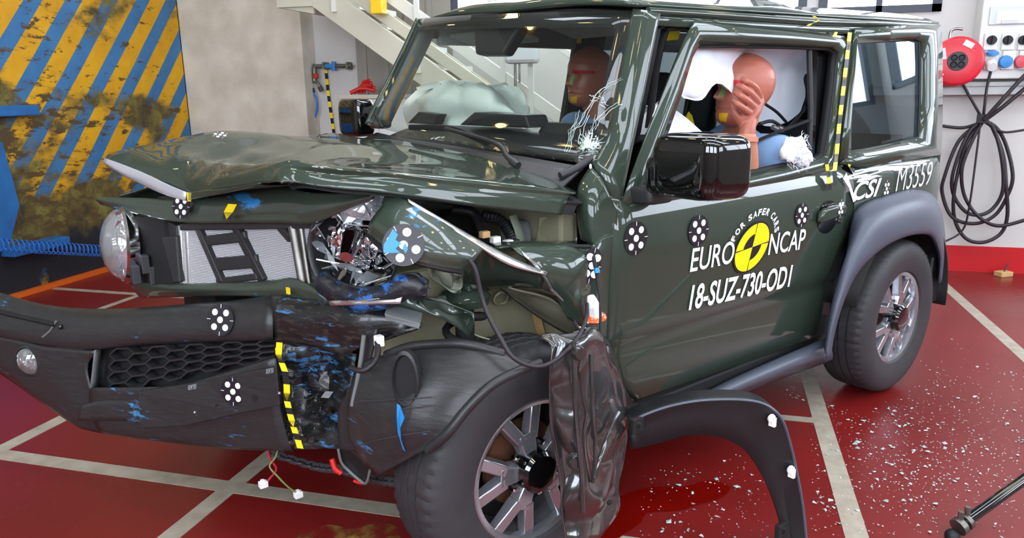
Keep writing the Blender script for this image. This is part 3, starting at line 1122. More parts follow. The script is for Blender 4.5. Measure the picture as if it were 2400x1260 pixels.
TY = 0.004
a, b = dpx(1617, 638, TY), dpx(1719, 616, TY)
h = (dpx(1630, 598, TY) - dpx(1621, 638, TY)).z
text_between('lettering', 'EURO', a, b, 0.077, door, 0.1, 0.008, up=(0.05, 0, 1))
a, b = dpx(1800, 598, TY), dpx(1885, 583, TY)
text_between('lettering', 'NCAP', a, b, 0.077, door, 0.1, 0.008, up=(0.05, 0, 1))
a, b = dpx(1614, 728, TY), dpx(1855, 671, TY)
text_between('lettering', '18-SUZ-730-OD1', a, b, 0.084, door, 0.25, 0.02, up=(0.0, 0, 1))
# round yellow and black emblem
ec = dpx(1762, 578, TY)
et, ebm = dpx(1775, 522, TY), dpx(1749, 635, TY)
el, er = dpx(1724, 592, TY), dpx(1802, 566, TY)
ey = (et - ebm) / 2
ex = (er - el) / 2
ec = (et + ebm + el + er) / 4


def arcpoly(r0, r1, a0, a1, n=14):
    o_ = [(r1 * math.cos(a0 + (a1 - a0) * i / n), r1 * math.sin(a0 + (a1 - a0) * i / n)) for i in range(n + 1)]
    if r0 > 0:
        o_ += [(r0 * math.cos(a1 - (a1 - a0) * i / n), r0 * math.sin(a1 - (a1 - a0) * i / n)) for i in range(n + 1)]
    else:
        o_.append((0.0, 0.0))
    return o_


mb = MB()


def put(poly, lift, mi):
    mb.add([ec + ex * q[0] + ey * q[1] + V((0, -lift, 0)) for q in poly], [tuple(range(len(poly)))], mi)


put(arcpoly(0, 1.06, 0, 2 * PI - 0.001, 48), 0.0, 0)
gp = 0.03
put(arcpoly(0, 0.98, gp, PI / 2 - gp), 0.001, 1)
put(arcpoly(0, 0.98, PI + gp, 3 * PI / 2 - gp), 0.001, 1)
put(arcpoly(0.55, 0.98, PI / 2 + gp, PI - gp), 0.001, 1)
put(arcpoly(0.55, 0.98, 3 * PI / 2 + gp, 2 * PI - gp), 0.001, 1)
em = mb.build('emblem', ['sticker_black', 'sticker_yellow'], door)
em['label'] = 'round yellow and black quartered emblem'
# arched words around the emblem
arc = 'FOR SAFER CARS'
a0, a1 = math.radians(159), math.radians(12)
wdt = {'F': 0.9, 'O': 1.15, 'R': 1.0, ' ': 0.55, 'S': 0.95, 'A': 1.0, 'E': 0.9, 'C': 1.0}
tot = sum(wdt[c_] for c_ in arc)
acc = 0.0
for ch in arc:
    w_ = wdt[ch]
    if ch != ' ':
        ang = a0 + (a1 - a0) * (acc + w_ / 2) / tot
        half = abs(a1 - a0) / tot * w_ * 0.42
        R0, R1 = 1.30, 1.58
        tang = V((math.sin(ang), -math.cos(ang), 0))
        rad = V((math.cos(ang), math.sin(ang), 0))
        p = rad * R0 - tang * half * R0
        to3 = lambda q: ex * q.x + ey * q.y
        text_mesh('lettering', ch, 'sticker_white', door, ec + to3(p), to3(tang), to3(rad), to3(rad * (R1 - R0)).length, 0, to3(tang * 2 * half * R0).length, bold=0.035)
    acc += w_

# ---- rear quarter: lower panel, shoulder, window frame, glass
arch = [(2.25 + 0.455 * math.cos(t), 0.36 + 0.455 * math.sin(t)) for t in [math.radians(q) for q in range(-8, 189, 12)]]
pts = [(2.735, 0.44), (2.72, 1.03), (1.872, 1.03), (1.872, 0.72), (1.80, 0.55)]
# panel as vertical strips between the arch and the shoulder line
cols = [1.80, 1.872, 1.95, 2.05, 2.15, 2.25, 2.35, 2.45, 2.55, 2.65, 2.705, 2.74]
rows = [[], [], [], [], []]
for x in cols:
    dx = abs(x - 2.25)
    zb = 0.36 + math.sqrt(max(0.0, 0.455 ** 2 - dx ** 2)) if dx < 0.455 else 0.42
    zt = 1.03
    for i, t in enumerate((0, 0.35, 0.7, 0.93, 1.0)):
        yy = (-0.722, -0.728, -0.727, -0.712, -0.692)[i]
        z_ = zb + (zt - zb) * t
        inset = 0.0 if x < 2.69 else (x - 2.69) * 1.0
        rows[i].append(V((x if x > 1.86 or t < 0.3 else 1.872, yy + inset, z_)))
qp = MB().grid(rows).build('quarter_panel', 'paint', car, smooth=50, solid=0.012, solid_off=-1)
qp['label'] = 'dark green rear quarter panel with white lettering'
outer = [G(1962, 380), G(1972, 300), G(1985, 200), G(1994, 110), G(1998, 70), G(2080, 66), G(2150, 62), G(2200, 60), G(2203, 120), G(2203, 250), G(2201, 362), G(2100, 378), G(2020, 395)]
inner = [G(1987, 356), G(1988, 300), G(1993, 200), G(1997, 110), G(2003, 99), G(2080, 95), G(2140, 92), G(2154, 97), G(2156, 150), G(2155, 250), G(2151, 322), G(2090, 337), G(2020, 351)]
mid = [a.lerp(b, 0.45) + V((0, -0.012, 0.0)) for a, b in zip(outer, inner)]
MB().grid([outer + [outer[0]], mid + [mid[0]], inner + [inner[0]]]).build('window_surround', 'paint', qp, smooth=70, solid=0.012, solid_off=-1)
MB().add([p + V((0, 0.006, 0)) for p in inner], [tuple(range(len(inner)))]).build('side_glass', 'tinted_glass', qp, solid=0.004)
MB().tube(inner + [inner[0]], 0.005, 6).build('window_seal', 'rubber_black', qp, smooth=60)
# B pillar between door and quarter
bp_ = [[G(1945, 392, -0.02), G(1968, 392, -0.01)], [G(1962, 280, -0.02), G(1980, 280, -0.01)], [G(1976, 180, -0.02), G(1992, 170, -0.01)], [G(1985, 80, -0.02), G(2000, 75, -0.01)]]
MB().grid(bp_).build('pillar', 'paint', car, solid=0.03, solid_off=0)

# lettering on the quarter panel
QY = 0.733
q_ = lambda px, py: K(px, py, y=-QY)
text_between('lettering', 'M3559', q_(2099, 449), q_(2181, 432), 0.105, qp, 0.18, -0.01, up=(0.0, 0, 1))
text_between('lettering', 'CSI', q_(1999, 471), q_(2063, 458), 0.074, qp, 0.35, 0.02)
# swoosh of the logo
mb = MB()
mb.add([q_(*p) for p in ((1984, 404), (1989, 418), (2006, 470), (2000, 474), (1990, 440), (1976, 418))], [(0, 1, 2, 3, 4, 5)])
ring_o = [q_(*p) for p in ((1976, 419), (1990, 411), (2035, 397), (2070, 393), (2068, 402), (2030, 414), (1992, 420))]
ring_i = [q_(*p) for p in ((1992, 415), (2000, 412), (2035, 402), (2060, 398), (2058, 402), (2028, 411), (2002, 415))]
for i in range(7):
    j = (i + 1) % 7
    mb.add([ring_o[i], ring_o[j], ring_i[j], ring_i[i]], [(0, 1, 2, 3)])
mb.add([q_(*p) for p in ((2018, 417), (2032, 414), (2024, 424), (2025, 430), (2018, 425))], [(0, 1, 2, 3, 4)])
mb.build('emblem', 'sticker_white', qp)
sticker(q_(2077, 442), (0, -1, 0), 0.036, qp, sq=0.8, disc=False)
sticker(K(2194, 413, y=-0.70), (0.3, -1, 0), 0.036, qp, sq=0.7, disc=False)

# ---- measuring tapes
mb = MB()
tape_strip(mb, [G(1992, 76, 0.022), G(1980, 180, 0.024), G(1967, 290, 0.026), G(1961, 360, 0.034), K(1956, 400, y=-0.740), K(1958, 435, y=-0.746)], 0.030, (1, 0.0, 0), 0.038)
tp = mb.build('tape', ['tape_yellow', 'tape_black'], qp, solid=0.001)
mb = MB()
tape_strip(mb, [G(1960, 75, 0.016), G(1950, 98, 0.016)], 0.022, (1, 0, 0), 0.03)
tape_strip(mb, [K(1938, 385, y=-0.712), K(1942, 415, y=-0.738), K(1946, 445, y=-0.740)], 0.024, (1, 0, 0), 0.03)
mb.build('tape', ['tape_yellow', 'tape_black'], door, solid=0.001)
for px, py in ((2193, 82), (2196, 190), (2192, 328), (1990, 386), (2184, 380), (2183, 446)):
    MB().lathe([(0.0001, 0.002), (0.009, 0.002), (0.009, 0)], 10, frame(G(px, py, 0.012), (0, -1, 0.1))).build('dot_marker', 'tape_yellow', qp)

# ---- sill, flare, rear wheel arch
sill = [[K(1590, 946, y=-0.70), K(1640, 928, y=-0.725), K(1720, 888, y=-0.735), K(1830, 838, y=-0.735), K(1935, 793, y=-0.73)],
        [K(1600, 950, y=-0.735), K(1655, 930, y=-0.76), K(1730, 895, y=-0.77), K(1835, 850, y=-0.77), K(1942, 806, y=-0.765)],
        [K(1610, 954, y=-0.735), K(1670, 938, y=-0.76), K(1745, 908, y=-0.77), K(1840, 868, y=-0.77), K(1950, 828, y=-0.765)],
        [K(1610, 956, y=-0.66), K(1675, 946, y=-0.66), K(1748, 918, y=-0.66), K(1842, 880, y=-0.66), K(1950, 842, y=-0.66)]]
sheet('side_sill', sill, 'plastic_flare', car, 4, 4, 0.01)
MB().box((0.52, -0.70, 0.27), (1.80, -0.60, 0.36)).build('rocker', 'black_matt', car, bevel=0.01)
fl_ = KP([
    [(1946, 815, -0.735), (1952, 760, -0.735), (1964, 690, -0.735), (1984, 600, -0.735), (1997, 515, -0.735), (2020, 482, -0.735), (2075, 460, -0.735), (2135, 446, -0.735), (2182, 456, -0.735), (2206, 500, -0.73), (2214, 570, -0.725), (2208, 645, -0.72)],
    [(1934, 812, -0.80), (1945, 745, -0.80), (1962, 672, -0.80), (1990, 590, -0.81), (2022, 535, -0.815), (2060, 505, -0.82), (2110, 485, -0.82), (2160, 480, -0.82), (2192, 498, -0.81), (2206, 535, -0.80), (2211, 590, -0.79), (2206, 655, -0.78)],
    [(1938, 836, -0.83), (1950, 770, -0.83), (1972, 695, -0.835), (2000, 635, -0.84), (2035, 595, -0.845), (2075, 565, -0.845), (2120, 545, -0.845), (2160, 538, -0.84), (2186, 545, -0.83), (2200, 575, -0.82), (2206, 610, -0.81), (2202, 662, -0.80)],
    [(1944, 838, -0.81), (1956, 772, -0.81), (1978, 700, -0.815), (2006, 642, -0.82), (2041, 602, -0.825), (2080, 572, -0.825), (2122, 553, -0.825), (2158, 547, -0.82), (2180, 553, -0.81), (2194, 580, -0.80), (2201, 615, -0.79), (2198, 664, -0.78)]])
sheet('wheel_arch_flare', fl_, 'plastic_flare', car, 5, 5, 0.008, smooth=60)
mb = MB()
for r0, (ya, yb) in ((0.45, (-0.80, -0.42)),):
    aa = [math.radians(q) for q in range(-5, 166, 10)]
    mb.grid([[V((2.25 + r0 * math.cos(t), ya, 0.36 + r0 * math.sin(t))) for t in aa], [V((2.25 + r0 * math.cos(t), yb, 0.36 + r0 * math.sin(t))) for t in aa]])
mb.build('wheel_housing', 'black_matt', car, smooth=60, solid=0.01)
# black rear mud flap / bumper end
MB().prism([(2.60, -0.76, 0.33), (2.74, -0.76, 0.33), (2.78, -0.76, 0.52), (2.72, -0.76, 0.60), (2.62, -0.76, 0.56)], (0, 0.12, 0)).build('bumper_end', 'plastic_black', car, bevel=0.015)

# ---- roof
def roof_z(x, y):
    z = 1.578 + 0.016 * (x - 0.68) / 1.0
    k = max(0.0, 1 - (abs(y) / 0.60) ** 3.2)
    z += 0.075 * k * min(1.0, (x - 0.66) / 0.18 + 0.35)
    z += (1 - (abs(y) / 0.605) ** 5) * (0.05 * math.exp(-((x - 1.50) / 0.16) ** 2 - ((y + 0.30) / 0.28) ** 2) - 0.03 * math.exp(-((x - 1.78) / 0.10) ** 2 - ((y + 0.35) / 0.3) ** 2))
    if y > 0:
        z += 0.035 * (y / 0.6)
    return z


rows = []
for i in range(25):
    x = 0.665 + (2.745 - 0.665) * i / 24
    yw = 0.605
    rows.append([V((x + (0.03 * (abs(y) / 0.6) ** 2 if i == 0 else 0), y, roof_z(x, y))) for y in [yw * (-1 + 2 * j / 24) for j in range(25)]])
MB().grid(rows).build('roof', 'paint', car, smooth=60, solid=0.012, solid_off=-1)
MB().grid([[p + V((0.0, 0, -0.035)) for p in r_[2:-2]] for r_ in rows[1:]]).build('headliner', 'headliner', car, smooth=60)
# gutter rails and upper side members, both sides
for s in (-1, 1):
    dz = 0.0 if s < 0 else 0.035
    g = [V((0.735, 0.616 * s, 1.568 + dz)), V((1.1, 0.622 * s, 1.572 + dz)), V((1.7, 0.622 * s, 1.577 + dz)), V((2.2, 0.618 * s, 1.592 + dz)), V((2.72, 0.612 * s, 1.604 + dz))]
    MB().tube(g, 0.011, 8).build('gutter', 'paint', car, smooth=60)
    top = [p + V((0.01, -0.012 * s, 0.004)) for p in g]
    bot = [p + V((0.012, 0.004 * s, -0.042)) for p in g]
    MB().grid([top, bot]).build('roof_rail', 'paint', car, smooth=60, solid=0.008)
mb = MB()
tape_strip(mb, [K(1862, 22, y=-0.56), K(1872, 36, y=-0.585)], 0.02, (0.8, 0.2, 0), 0.03)
tape_strip(mb, [K(1906, 36, y=-0.60), K(1918, 48, y=-0.635), K(1893, 60, y=-0.645)], 0.02, (1, 0, 0), 0.03)
mb.build('tape', ['tape_yellow', 'tape_black'], car, solid=0.001)

# ---- A pillars, windscreen
WL = [K(1485, 24, y=-0.585), K(1470, 100, y=-0.595), K(1455, 175, y=-0.605), K(1440, 250, y=-0.615), K(1427, 317, y=-0.625), K(1388, 385, y=-0.63)]
WRt = [K(980, 44, y=0.585), K(957, 95, y=0.595), K(935, 140, y=0.605), K(908, 195, y=0.615), K(880, 250, y=0.625), K(860, 292, y=0.635)]
side = [G(1543, 34), G(1529, 100), G(1514, 175), G(1499, 250), G(1486, 312), G(1447, 495)]
front = [p.lerp(q, 0.45) + V((-0.012, -0.012, 0)) for p, q in zip(WL, side)]
sheet('pillar', [WL, front, side], 'paint', car, 4, 4, 0.02)
side_r = [p + V((0.09, 0.06, 0.0)) for p in WRt]
front_r = [p + V((0.02, 0.03, 0.0)) for p in WRt]
sheet('pillar', [WRt, front_r, side_r], 'paint', car, 4, 4, 0.02)
MB().grid([[p + V((0.03, -0.01, 0)) for p in WRt], [p + V((0.12, 0.03, 0)) for p in WRt]]).build('pillar_trim', 'trim_grey', car, smooth=60, solid=0.02)
MB().grid([[p + V((0.03, 0.015, 0)) for p in WL], [p + V((0.13, 0.0, 0)) for p in WL]]).build('pillar_trim', 'black_matt', car, smooth=60, solid=0.02)
nW = len(WL)
grid = []
for a, b in zip(WL, WRt):
    row = []
    for j in range(9):
        t = j / 8
        p = a.lerp(b, t)
        p.x -= 0.055 * (1 - (2 * t - 1) ** 2)
        row.append(p)
    grid.append(row)
ws = MB().grid(dense(grid, 2, 2)).build('windscreen', 'windscreen_glass', car, smooth=80, solid=0.004)


def wsp(u, v, off=0.0):      # point on the windscreen: u 0 near..1 far, v 0 top..1 bottom
    v_ = v * (nW - 1)
    i = min(int(v_), nW - 2)
    fr = v_ - i
    a = WL[i].lerp(WL[i + 1], fr)
    b = WRt[i].lerp(WRt[i + 1], fr)
    p = a.lerp(b, u)
    p.x -= 0.055 * (1 - (2 * u - 1) ** 2) + off
    return p


# black printed border of the windscreen
mb = MB()
us = [i / 24 for i in range(25)]
mb.grid([[wsp(u, 0.0, -0.006) for u in us], [wsp(u, 0.105 if 0.02 < u < 0.98 else 0.12, -0.006) for u in us]])
mb.grid([[wsp(0.0, v, -0.006), wsp(0.045, v, -0.006)] for v in [i / 16 for i in range(17)]])
mb.grid([[wsp(0.985, v, -0.006), wsp(1.0, v, -0.006)] for v in [i / 16 for i in range(17)]])
mb.build('windscreen_border', 'black_matt', ws)
mb = MB()
c = wsp(0.53, 0.0, -0.03)
p_ = [wsp(0.62, 0.09, -0.02), wsp(0.40, 0.09, -0.02), wsp(0.45, 0.30, -0.035), wsp(0.58, 0.31, -0.035)]
MB().prism(p_, (0.05, 0, -0.01)).build('camera_housing', 'plastic_black', ws, bevel=0.01)

# cracks in the windscreen: impact star low on the driver side
def scr(px, py):     # foot of a photo point on the screen surface (near side, almost flat)
    n_ = (WL[1] - WL[4]).cross(WRt[1] - WL[1]).normalized()
    return K(px, py, n=n_, w=n_.dot(WL[2])) + V((-0.022, 0, 0))


mb = MB()
random.seed(11)
arcs = [[(1468, 182), (1440, 195), (1412, 218), (1392, 250), (1375, 285), (1352, 305), (1345, 335), (1340, 362)],
        [(1466, 240), (1440, 252), (1415, 275), (1402, 300), (1398, 325)],
        [(1418, 222), (1424, 238), (1438, 247)], [(1395, 220), (1402, 226), (1420, 232)],
        [(1372, 258), (1366, 280), (1352, 300), (1348, 330)], [(1392, 268), (1380, 295), (1374, 330)], [(1360, 262), (1358, 300), (1352, 340), (1342, 360)]]
for a_ in arcs + [[(x + 5, y + 3) for x, y in q[:-1]] for q in arcs[:4]] + [[(x - 6, y + 6) for x, y in q[1:]] for q in arcs[:6]]:
    q = []
    for p0, p1 in zip(a_, a_[1:]):
        for k in range(3):
            t = k / 3
            q.append(scr(p0[0] + (p1[0] - p0[0]) * t + random.uniform(-2.5, 2.5), p0[1] + (p1[1] - p0[1]) * t + random.uniform(-2.5, 2.5)))
    q.append(scr(*a_[-1]))
    mb.tube(q, [random.uniform(0.0003, 0.0010) for _ in q], 4)
for k in range(110):
    a = random.uniform(0, 2 * PI)
    L_ = random.uniform(8, 40) * (1.0 if math.sin(a) < 0.2 else 0.6)
    p0 = (1393 + random.uniform(-6, 6), 342 + random.uniform(-6, 6))
    p1 = (p0[0] + L_ * math.cos(a) * 0.9, p0[1] + L_ * math.sin(a))
    mb.tube([scr(*p0), scr((p0[0] + p1[0]) / 2 + random.uniform(-2, 2), (p0[1] + p1[1]) / 2), scr(*p1)], [0.0012, 0.0008, 0.0003], 4)
for k in range(260):
    a, d = random.uniform(0, 2 * PI), abs(random.gauss(0, 13))
    p = scr(1391 + d * math.cos(a), 345 + d * 1.3 * math.sin(a))
    r_ = random.uniform(0.002, 0.006)
    q = [p + V((random.uniform(-1, 1), random.uniform(-1, 1), random.uniform(-1, 1))) * r_ for _ in range(4)]
    mb.add(q, [(0, 1, 2), (0, 2, 3), (0, 3, 1), (1, 3, 2)])
mb.build('glass_cracks', 'crack_white', ws)['kind'] = 'stuff'

# cowl and wipers
cow = [[K(868, 296, y=0.62), K(960, 330, y=0.35), K(1090, 352, y=0.0), K(1230, 375, y=-0.35), K(1372, 390, y=-0.62)],
       [K(862, 302, y=0.64), K(930, 345, y=0.36), K(1060, 372, y=0.0), K(1200, 398, y=-0.35), K(1335, 425, y=-0.63)]]
cow = [[V((0.53, 0.70, 1.17)), V((0.44, 0.33, 1.165)), V((0.425, 0, 1.155)), V((0.44, -0.33, 1.14)), V((0.47, -0.62, 1.12))],
       [V((0.38, 0.70, 1.12)), V((0.385, 0.33, 1.145)), V((0.38, 0, 1.14)), V((0.375, -0.33, 1.105)), V((0.37, -0.62, 1.06))]]
sheet('cowl_panel', cow, 'plastic_black', car, 4, 3, 0.01)
mb = MB()
wp = [wsp(*q, 0.012) for q in ((0.70, 0.93), (0.60, 0.90), (0.50, 0.885), (0.42, 0.91), (0.33, 0.955))]
MB().tube(cr(wp, 4), 0.007, 6, flat=(1, 1.6)).build('wiper_blade', 'black_matt', car, smooth=50)
MB().tube(cr([wsp(0.52, 0.885, 0.02), K(1160, 335, x=0.395), K(1190, 368, x=0.385), K(1214, 388, x=0.385)], 5), [0.007] * 6 + [0.009] * 6 + [0.013] * 4, 8).build('wiper_arm', 'plastic_black', car, smooth=50)
MB().tube(cr([wsp(0.86, 0.985, 0.012), wsp(0.95, 0.88, 0.012)], 4), 0.006, 6).build('wiper_blade', 'black_matt', car, smooth=50)
MB().tube(cr([K(1313, 412, y=-0.60), K(1345, 398, y=-0.61), K(1366, 385, y=-0.615), K(1380, 374, y=-0.62)], 4), 0.012, 8).build('hood_seal', 'plastic_black', car, smooth=50)
MB().ell(K(1384, 390, y=-0.64), (0.004, 0.004, 0.008), 10, 6).build('hood_clip', 'connector_white', car, smooth=60)
# ================================================================ crushed front
# ---- hood (crumpled)
hood = [
    [V((0.42, 0.645, 1.145)), V((0.405, 0.36, 1.165)), V((0.40, 0.05, 1.155)), V((0.385, -0.3, 1.13)), K(1336, 441, y=-0.64), K(1332, 462, y=-0.68), K(1317, 504, y=-0.69)],
    [K(790, 312, y=0.63), V((0.26, 0.36, 1.172)), V((0.25, 0.05, 1.16)), V((0.24, -0.3, 1.138)), K(1220, 430, y=-0.64), K(1212, 452, y=-0.682), K(1200, 490, y=-0.69)],
    [K(700, 318, y=0.62), V((0.13, 0.36, 1.175)), V((0.10, 0.05, 1.158)), V((0.09, -0.3, 1.14)), K(1100, 418, y=-0.64), K(1090, 440, y=-0.68), K(1085, 477, y=-0.69)],
    [K(590, 309, y=0.62), V((-0.06, 0.36, 1.150)), V((-0.08, 0.06, 1.135)), V((-0.06, -0.28, 1.14)), K(940, 402, y=-0.625), K(925, 420, y=-0.66), K(915, 453, y=-0.67)],
    [K(500, 308, y=0.60), K(560, 352, y=0.37), V((-0.22, 0.10, 1.10)), V((-0.20, -0.26, 1.135)), K(775, 388, y=-0.59), K(768, 410, y=-0.61), K(765, 438, y=-0.62)],
    [K(375, 332, y=0.60), K(430, 362, y=0.37), K(490, 385, y=0.11), K(585, 385, y=-0.25), K(690, 380, y=-0.53), K(688, 400, y=-0.55), K(692, 427, y=-0.565)],
    [K(268, 356, y=0.59), K(356, 382, y=0.37), K(447, 415, y=0.12), K(540, 412, y=-0.22), K(640, 395, y=-0.47), K(652, 408, y=-0.52), K(668, 423, y=-0.555)],
    [K(246, 369, y=0.58), K(338, 404, y=0.37), K(438, 448, y=0.125), K(530, 440, y=-0.2), K(612, 428, y=-0.43), K(640, 425, y=-0.5), K(658, 425, y=-0.55)]]
rr = dense(hood, 8, 8)
nr = len(rr)
for i, r_ in enumerate(rr):
    for j, p in enumerate(r_):
        if j < len(r_) * 0.66:
            k = max(0.0, (i / nr - 0.25)) * min(1, (nr - 1 - i) / 3) * min(1, j / 3)
            # folds that fan out from the fold at the front edge
            ang = math.atan2(p.y - 0.12, p.x + 0.50)
            p.z += 0.034 * k * (abs(math.sin(ang * 3.6 + 0.7)) - 0.55) + 0.014 * k * (abs(math.sin(ang * 9.5)) - 0.5) + 0.005 * k * noise.noise(p * 9)
hd = MB().grid(rr).build('hood', 'paint', car, smooth=28, solid=0.006, solid_off=1)
hd['label'] = 'buckled dark green bonnet folded upward at the front'
# flange of the folded hood front, bright reflections painted into its pale colour
mat('hood_flange_glare', (176, 176, 182), 0.38, 0.25, coat=0.4)
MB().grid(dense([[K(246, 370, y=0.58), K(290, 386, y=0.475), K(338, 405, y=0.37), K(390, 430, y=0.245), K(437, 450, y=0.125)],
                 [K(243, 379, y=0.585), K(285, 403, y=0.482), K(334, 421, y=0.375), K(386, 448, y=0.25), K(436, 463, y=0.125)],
                 [K(252, 388, y=0.60), K(292, 412, y=0.495), K(335, 433, y=0.39), K(385, 455, y=0.265), K(434, 470, y=0.13)]], 4, 4)).build('hood_lip', 'hood_flange_glare', hd, smooth=60, solid=0.003)
sheet('hood_lip', [[K(438, 449, y=0.125), K(530, 441, y=-0.2), K(612, 428, y=-0.43)], [K(436, 470, y=0.13), K(530, 452, y=-0.19), K(612, 432, y=-0.42)]], 'paint', hd, 6, 4, 0.003)
MB().grid([[p + V((0.03, 0.0, -0.03)) for p in r_[4:-4]] for r_ in rr[:-6]]).build('hood_liner', 'black_matt', hd, smooth=60)
sticker(K(1026, 324, z=1.178), (-0.1, 0, 1), 0.03, hd, up=(1, 0, 0.1), disc=False)
sticker(K(516, 317, y=0.50), (-0.1, -0.4, 1), 0.026, hd, up=(1, 0, 0.1), disc=False)
MB().box(K(444, 460, y=0.11) - V((0.006, 0.006, 0.014)), K(444, 460, y=0.11) + V((0.002, 0.004, 0.012))).build('tape', 'tape_yellow', hd)

# ---- header panel above the grille, lower cross member
hdr = KP([[(222, 463, 0.63), (330, 464, 0.44), (430, 468, 0.22), (560, 452, -0.03), (660, 440, -0.20), (735, 452, -0.34), (830, 452, -0.46), (905, 446, -0.53)],
          [(226, 468, 0.615), (330, 484, 0.42), (430, 497, 0.20), (560, 490, -0.05), (660, 484, -0.22), (735, 490, -0.355), (810, 478, -0.45), (880, 458, -0.52)],
          [(238, 478, 0.61), (330, 503, 0.43), (430, 521, 0.21), (560, 522, -0.04), (660, 522, -0.21), (735, 523, -0.34), (795, 498, -0.42), (862, 468, -0.5)]])
hp = sheet('header_panel', hdr, 'paint_scuffed', car, 5, 5, 0.006, (0.006, 5.0, 3.1))
sticker(K(425, 484, y=0.175), (-1, -0.5, 0.25), 0.036, hp)
mb = MB()
tape_strip(mb, [K(545, 478, y=-0.06), K(535, 497, y=-0.06), K(531, 514, y=-0.06)], 0.032, (0.45, -0.9, 0), 0.026)
mb.build('tape', ['tape_yellow', 'tape_black'], hp, solid=0.001)
lowp = KP([[(300, 658, 0.54), (420, 664, 0.29), (560, 662, 0.02), (640, 657, -0.13), (690, 652, -0.23), (745, 678, -0.33)],
           [(312, 676, 0.53), (425, 680, 0.27), (560, 678, 0.0), (640, 676, -0.15), (700, 676, -0.26), (760, 695, -0.36)],
           [(330, 697, 0.53), (440, 694, 0.28), (560, 692, 0.01), (640, 697, -0.14), (700, 702, -0.25), (775, 712, -0.37)]])
sheet('cross_panel', lowp, 'paint_scuffed', car, 5, 4, 0.006, (0.004, 6.0, 1.3))
# scuffed paint and folded sheet metal right of the cross panel
fold = KP([[(700, 668, -0.26), (770, 692, -0.37), (860, 700, -0.5), (960, 690, -0.6), (1060, 715, -0.68), (1110, 735, -0.7)],
           [(740, 690, -0.31), (800, 715, -0.41), (880, 708, -0.53), (970, 700, -0.62), (1060, 735, -0.68), (1110, 755, -0.7)],
           [(760, 715, -0.32), (830, 722, -0.42), (900, 720, -0.52), (990, 730, -0.6), (1060, 760, -0.65), (1100, 790, -0.66)]])
sheet('crumpled_panel', fold, 'paint_scuffed', car, 10, 10, 0.003, (0.05, 12.0, 5.0), smooth=20)
fold2 = KP([[(770, 705, -0.43), (860, 702, -0.54), (945, 690, -0.62)], [(775, 716, -0.44), (870, 713, -0.55), (938, 712, -0.62)]])
sheet('crumpled_panel', fold2, 'torn_metal', car, 6, 4, 0.003, (0.012, 10.0, 2.0), smooth=25)

# ---- radiator and frame behind the missing grille
def rq(px, py, d=0.05):     # plane of the radiator
    t = (px - 415) / (735 - 415)
    return K(px, py, y=0.27 - 0.57 * t + d)


MB().grid([[rq(418, 528), rq(575, 524), rq(735, 520)], [rq(418, 600), rq(575, 596), rq(735, 594)], [rq(420, 668), rq(575, 668), rq(735, 672)]]).build('radiator_core', 'radiator', car, solid=0.03)
for a, b in (((425, 540), (432, 662)), ((440, 542), (447, 664))):
    MB().tube([rq(*a, 0.03), rq(*b, 0.03)], 0.009, 10).build('radiator_tank', 'torn_metal', car, smooth=60)
for a, b, r_ in (((688, 530), (712, 666), 0.016), ((706, 532), (726, 668), 0.008)):
    MB().tube([rq(*a, 0.02), rq(*b, 0.02)], r_, 10).build('radiator_tank', 'galv', car, smooth=60)


def bar(name, pts, w_, d=0.01, m='plastic_black', y=None):
    L_ = [rq(*p, d) for p in pts]
    mb_ = MB()
    for p, q in zip(L_, L_[1:]):
        ax = (q - p).normalized()
        s_ = V((1, 0, 0)).cross(ax).normalized() * w_ / 2
        mb_.prism([p - s_, p + s_, q + s_, q - s_], (0.025, 0, 0))
    return mb_.build(name, m, car, bevel=0.004)


bar('grille_strut', [(455, 526), (515, 664)], 0.035)
bar('grille_strut', [(540, 520), (612, 662)], 0.04)
bar('grille_strut', [(470, 566), (572, 554)], 0.032)
bar('grille_strut', [(500, 620), (600, 612)], 0.04)
bar('grille_strut', [(505, 660), (600, 648)], 0.02)
bar('grille_strut', [(650, 530), (676, 560)], 0.03)
bar('grille_strut', [(420, 532), (735, 526)], 0.022)
MB().prism([rq(380, 512, 0.02), rq(414, 530, 0.02), rq(420, 664, 0.02), rq(398, 664, 0.02)], (0.03, 0, 0)).build('air_duct', 'plastic_black', car, bevel=0.004)
MB().prism([rq(378, 556, 0.0), rq(412, 552, 0.0), rq(420, 662, 0.0), rq(404, 662, 0.0)], (0.03, 0, 0)).build('air_duct', 'plastic_black', car, bevel=0.004)
MB().prism([K(280, 508, y=0.50), K(382, 510, y=0.33), K(402, 664, y=0.30), K(305, 662, y=0.50)], (0.05, 0, 0)).build('lamp_shroud', 'black_matt', car)
MB().box((-0.40, 0.36, 0.70), (-0.36, 0.58, 1.0)).build('core_support', 'black_matt', car)
c = K(335, 640, y=0.40)
for dx_, dz_ in ((-0.02, 0.0), (0.03, -0.01), (0.01, 0.03)):
    MB().box(c + V((dx_ - 0.015, -0.02, dz_ - 0.03)), c + V((dx_ + 0.01, 0.02, dz_ + 0.03))).build('lamp_bracket', 'dark_grey', car, bevel=0.003)

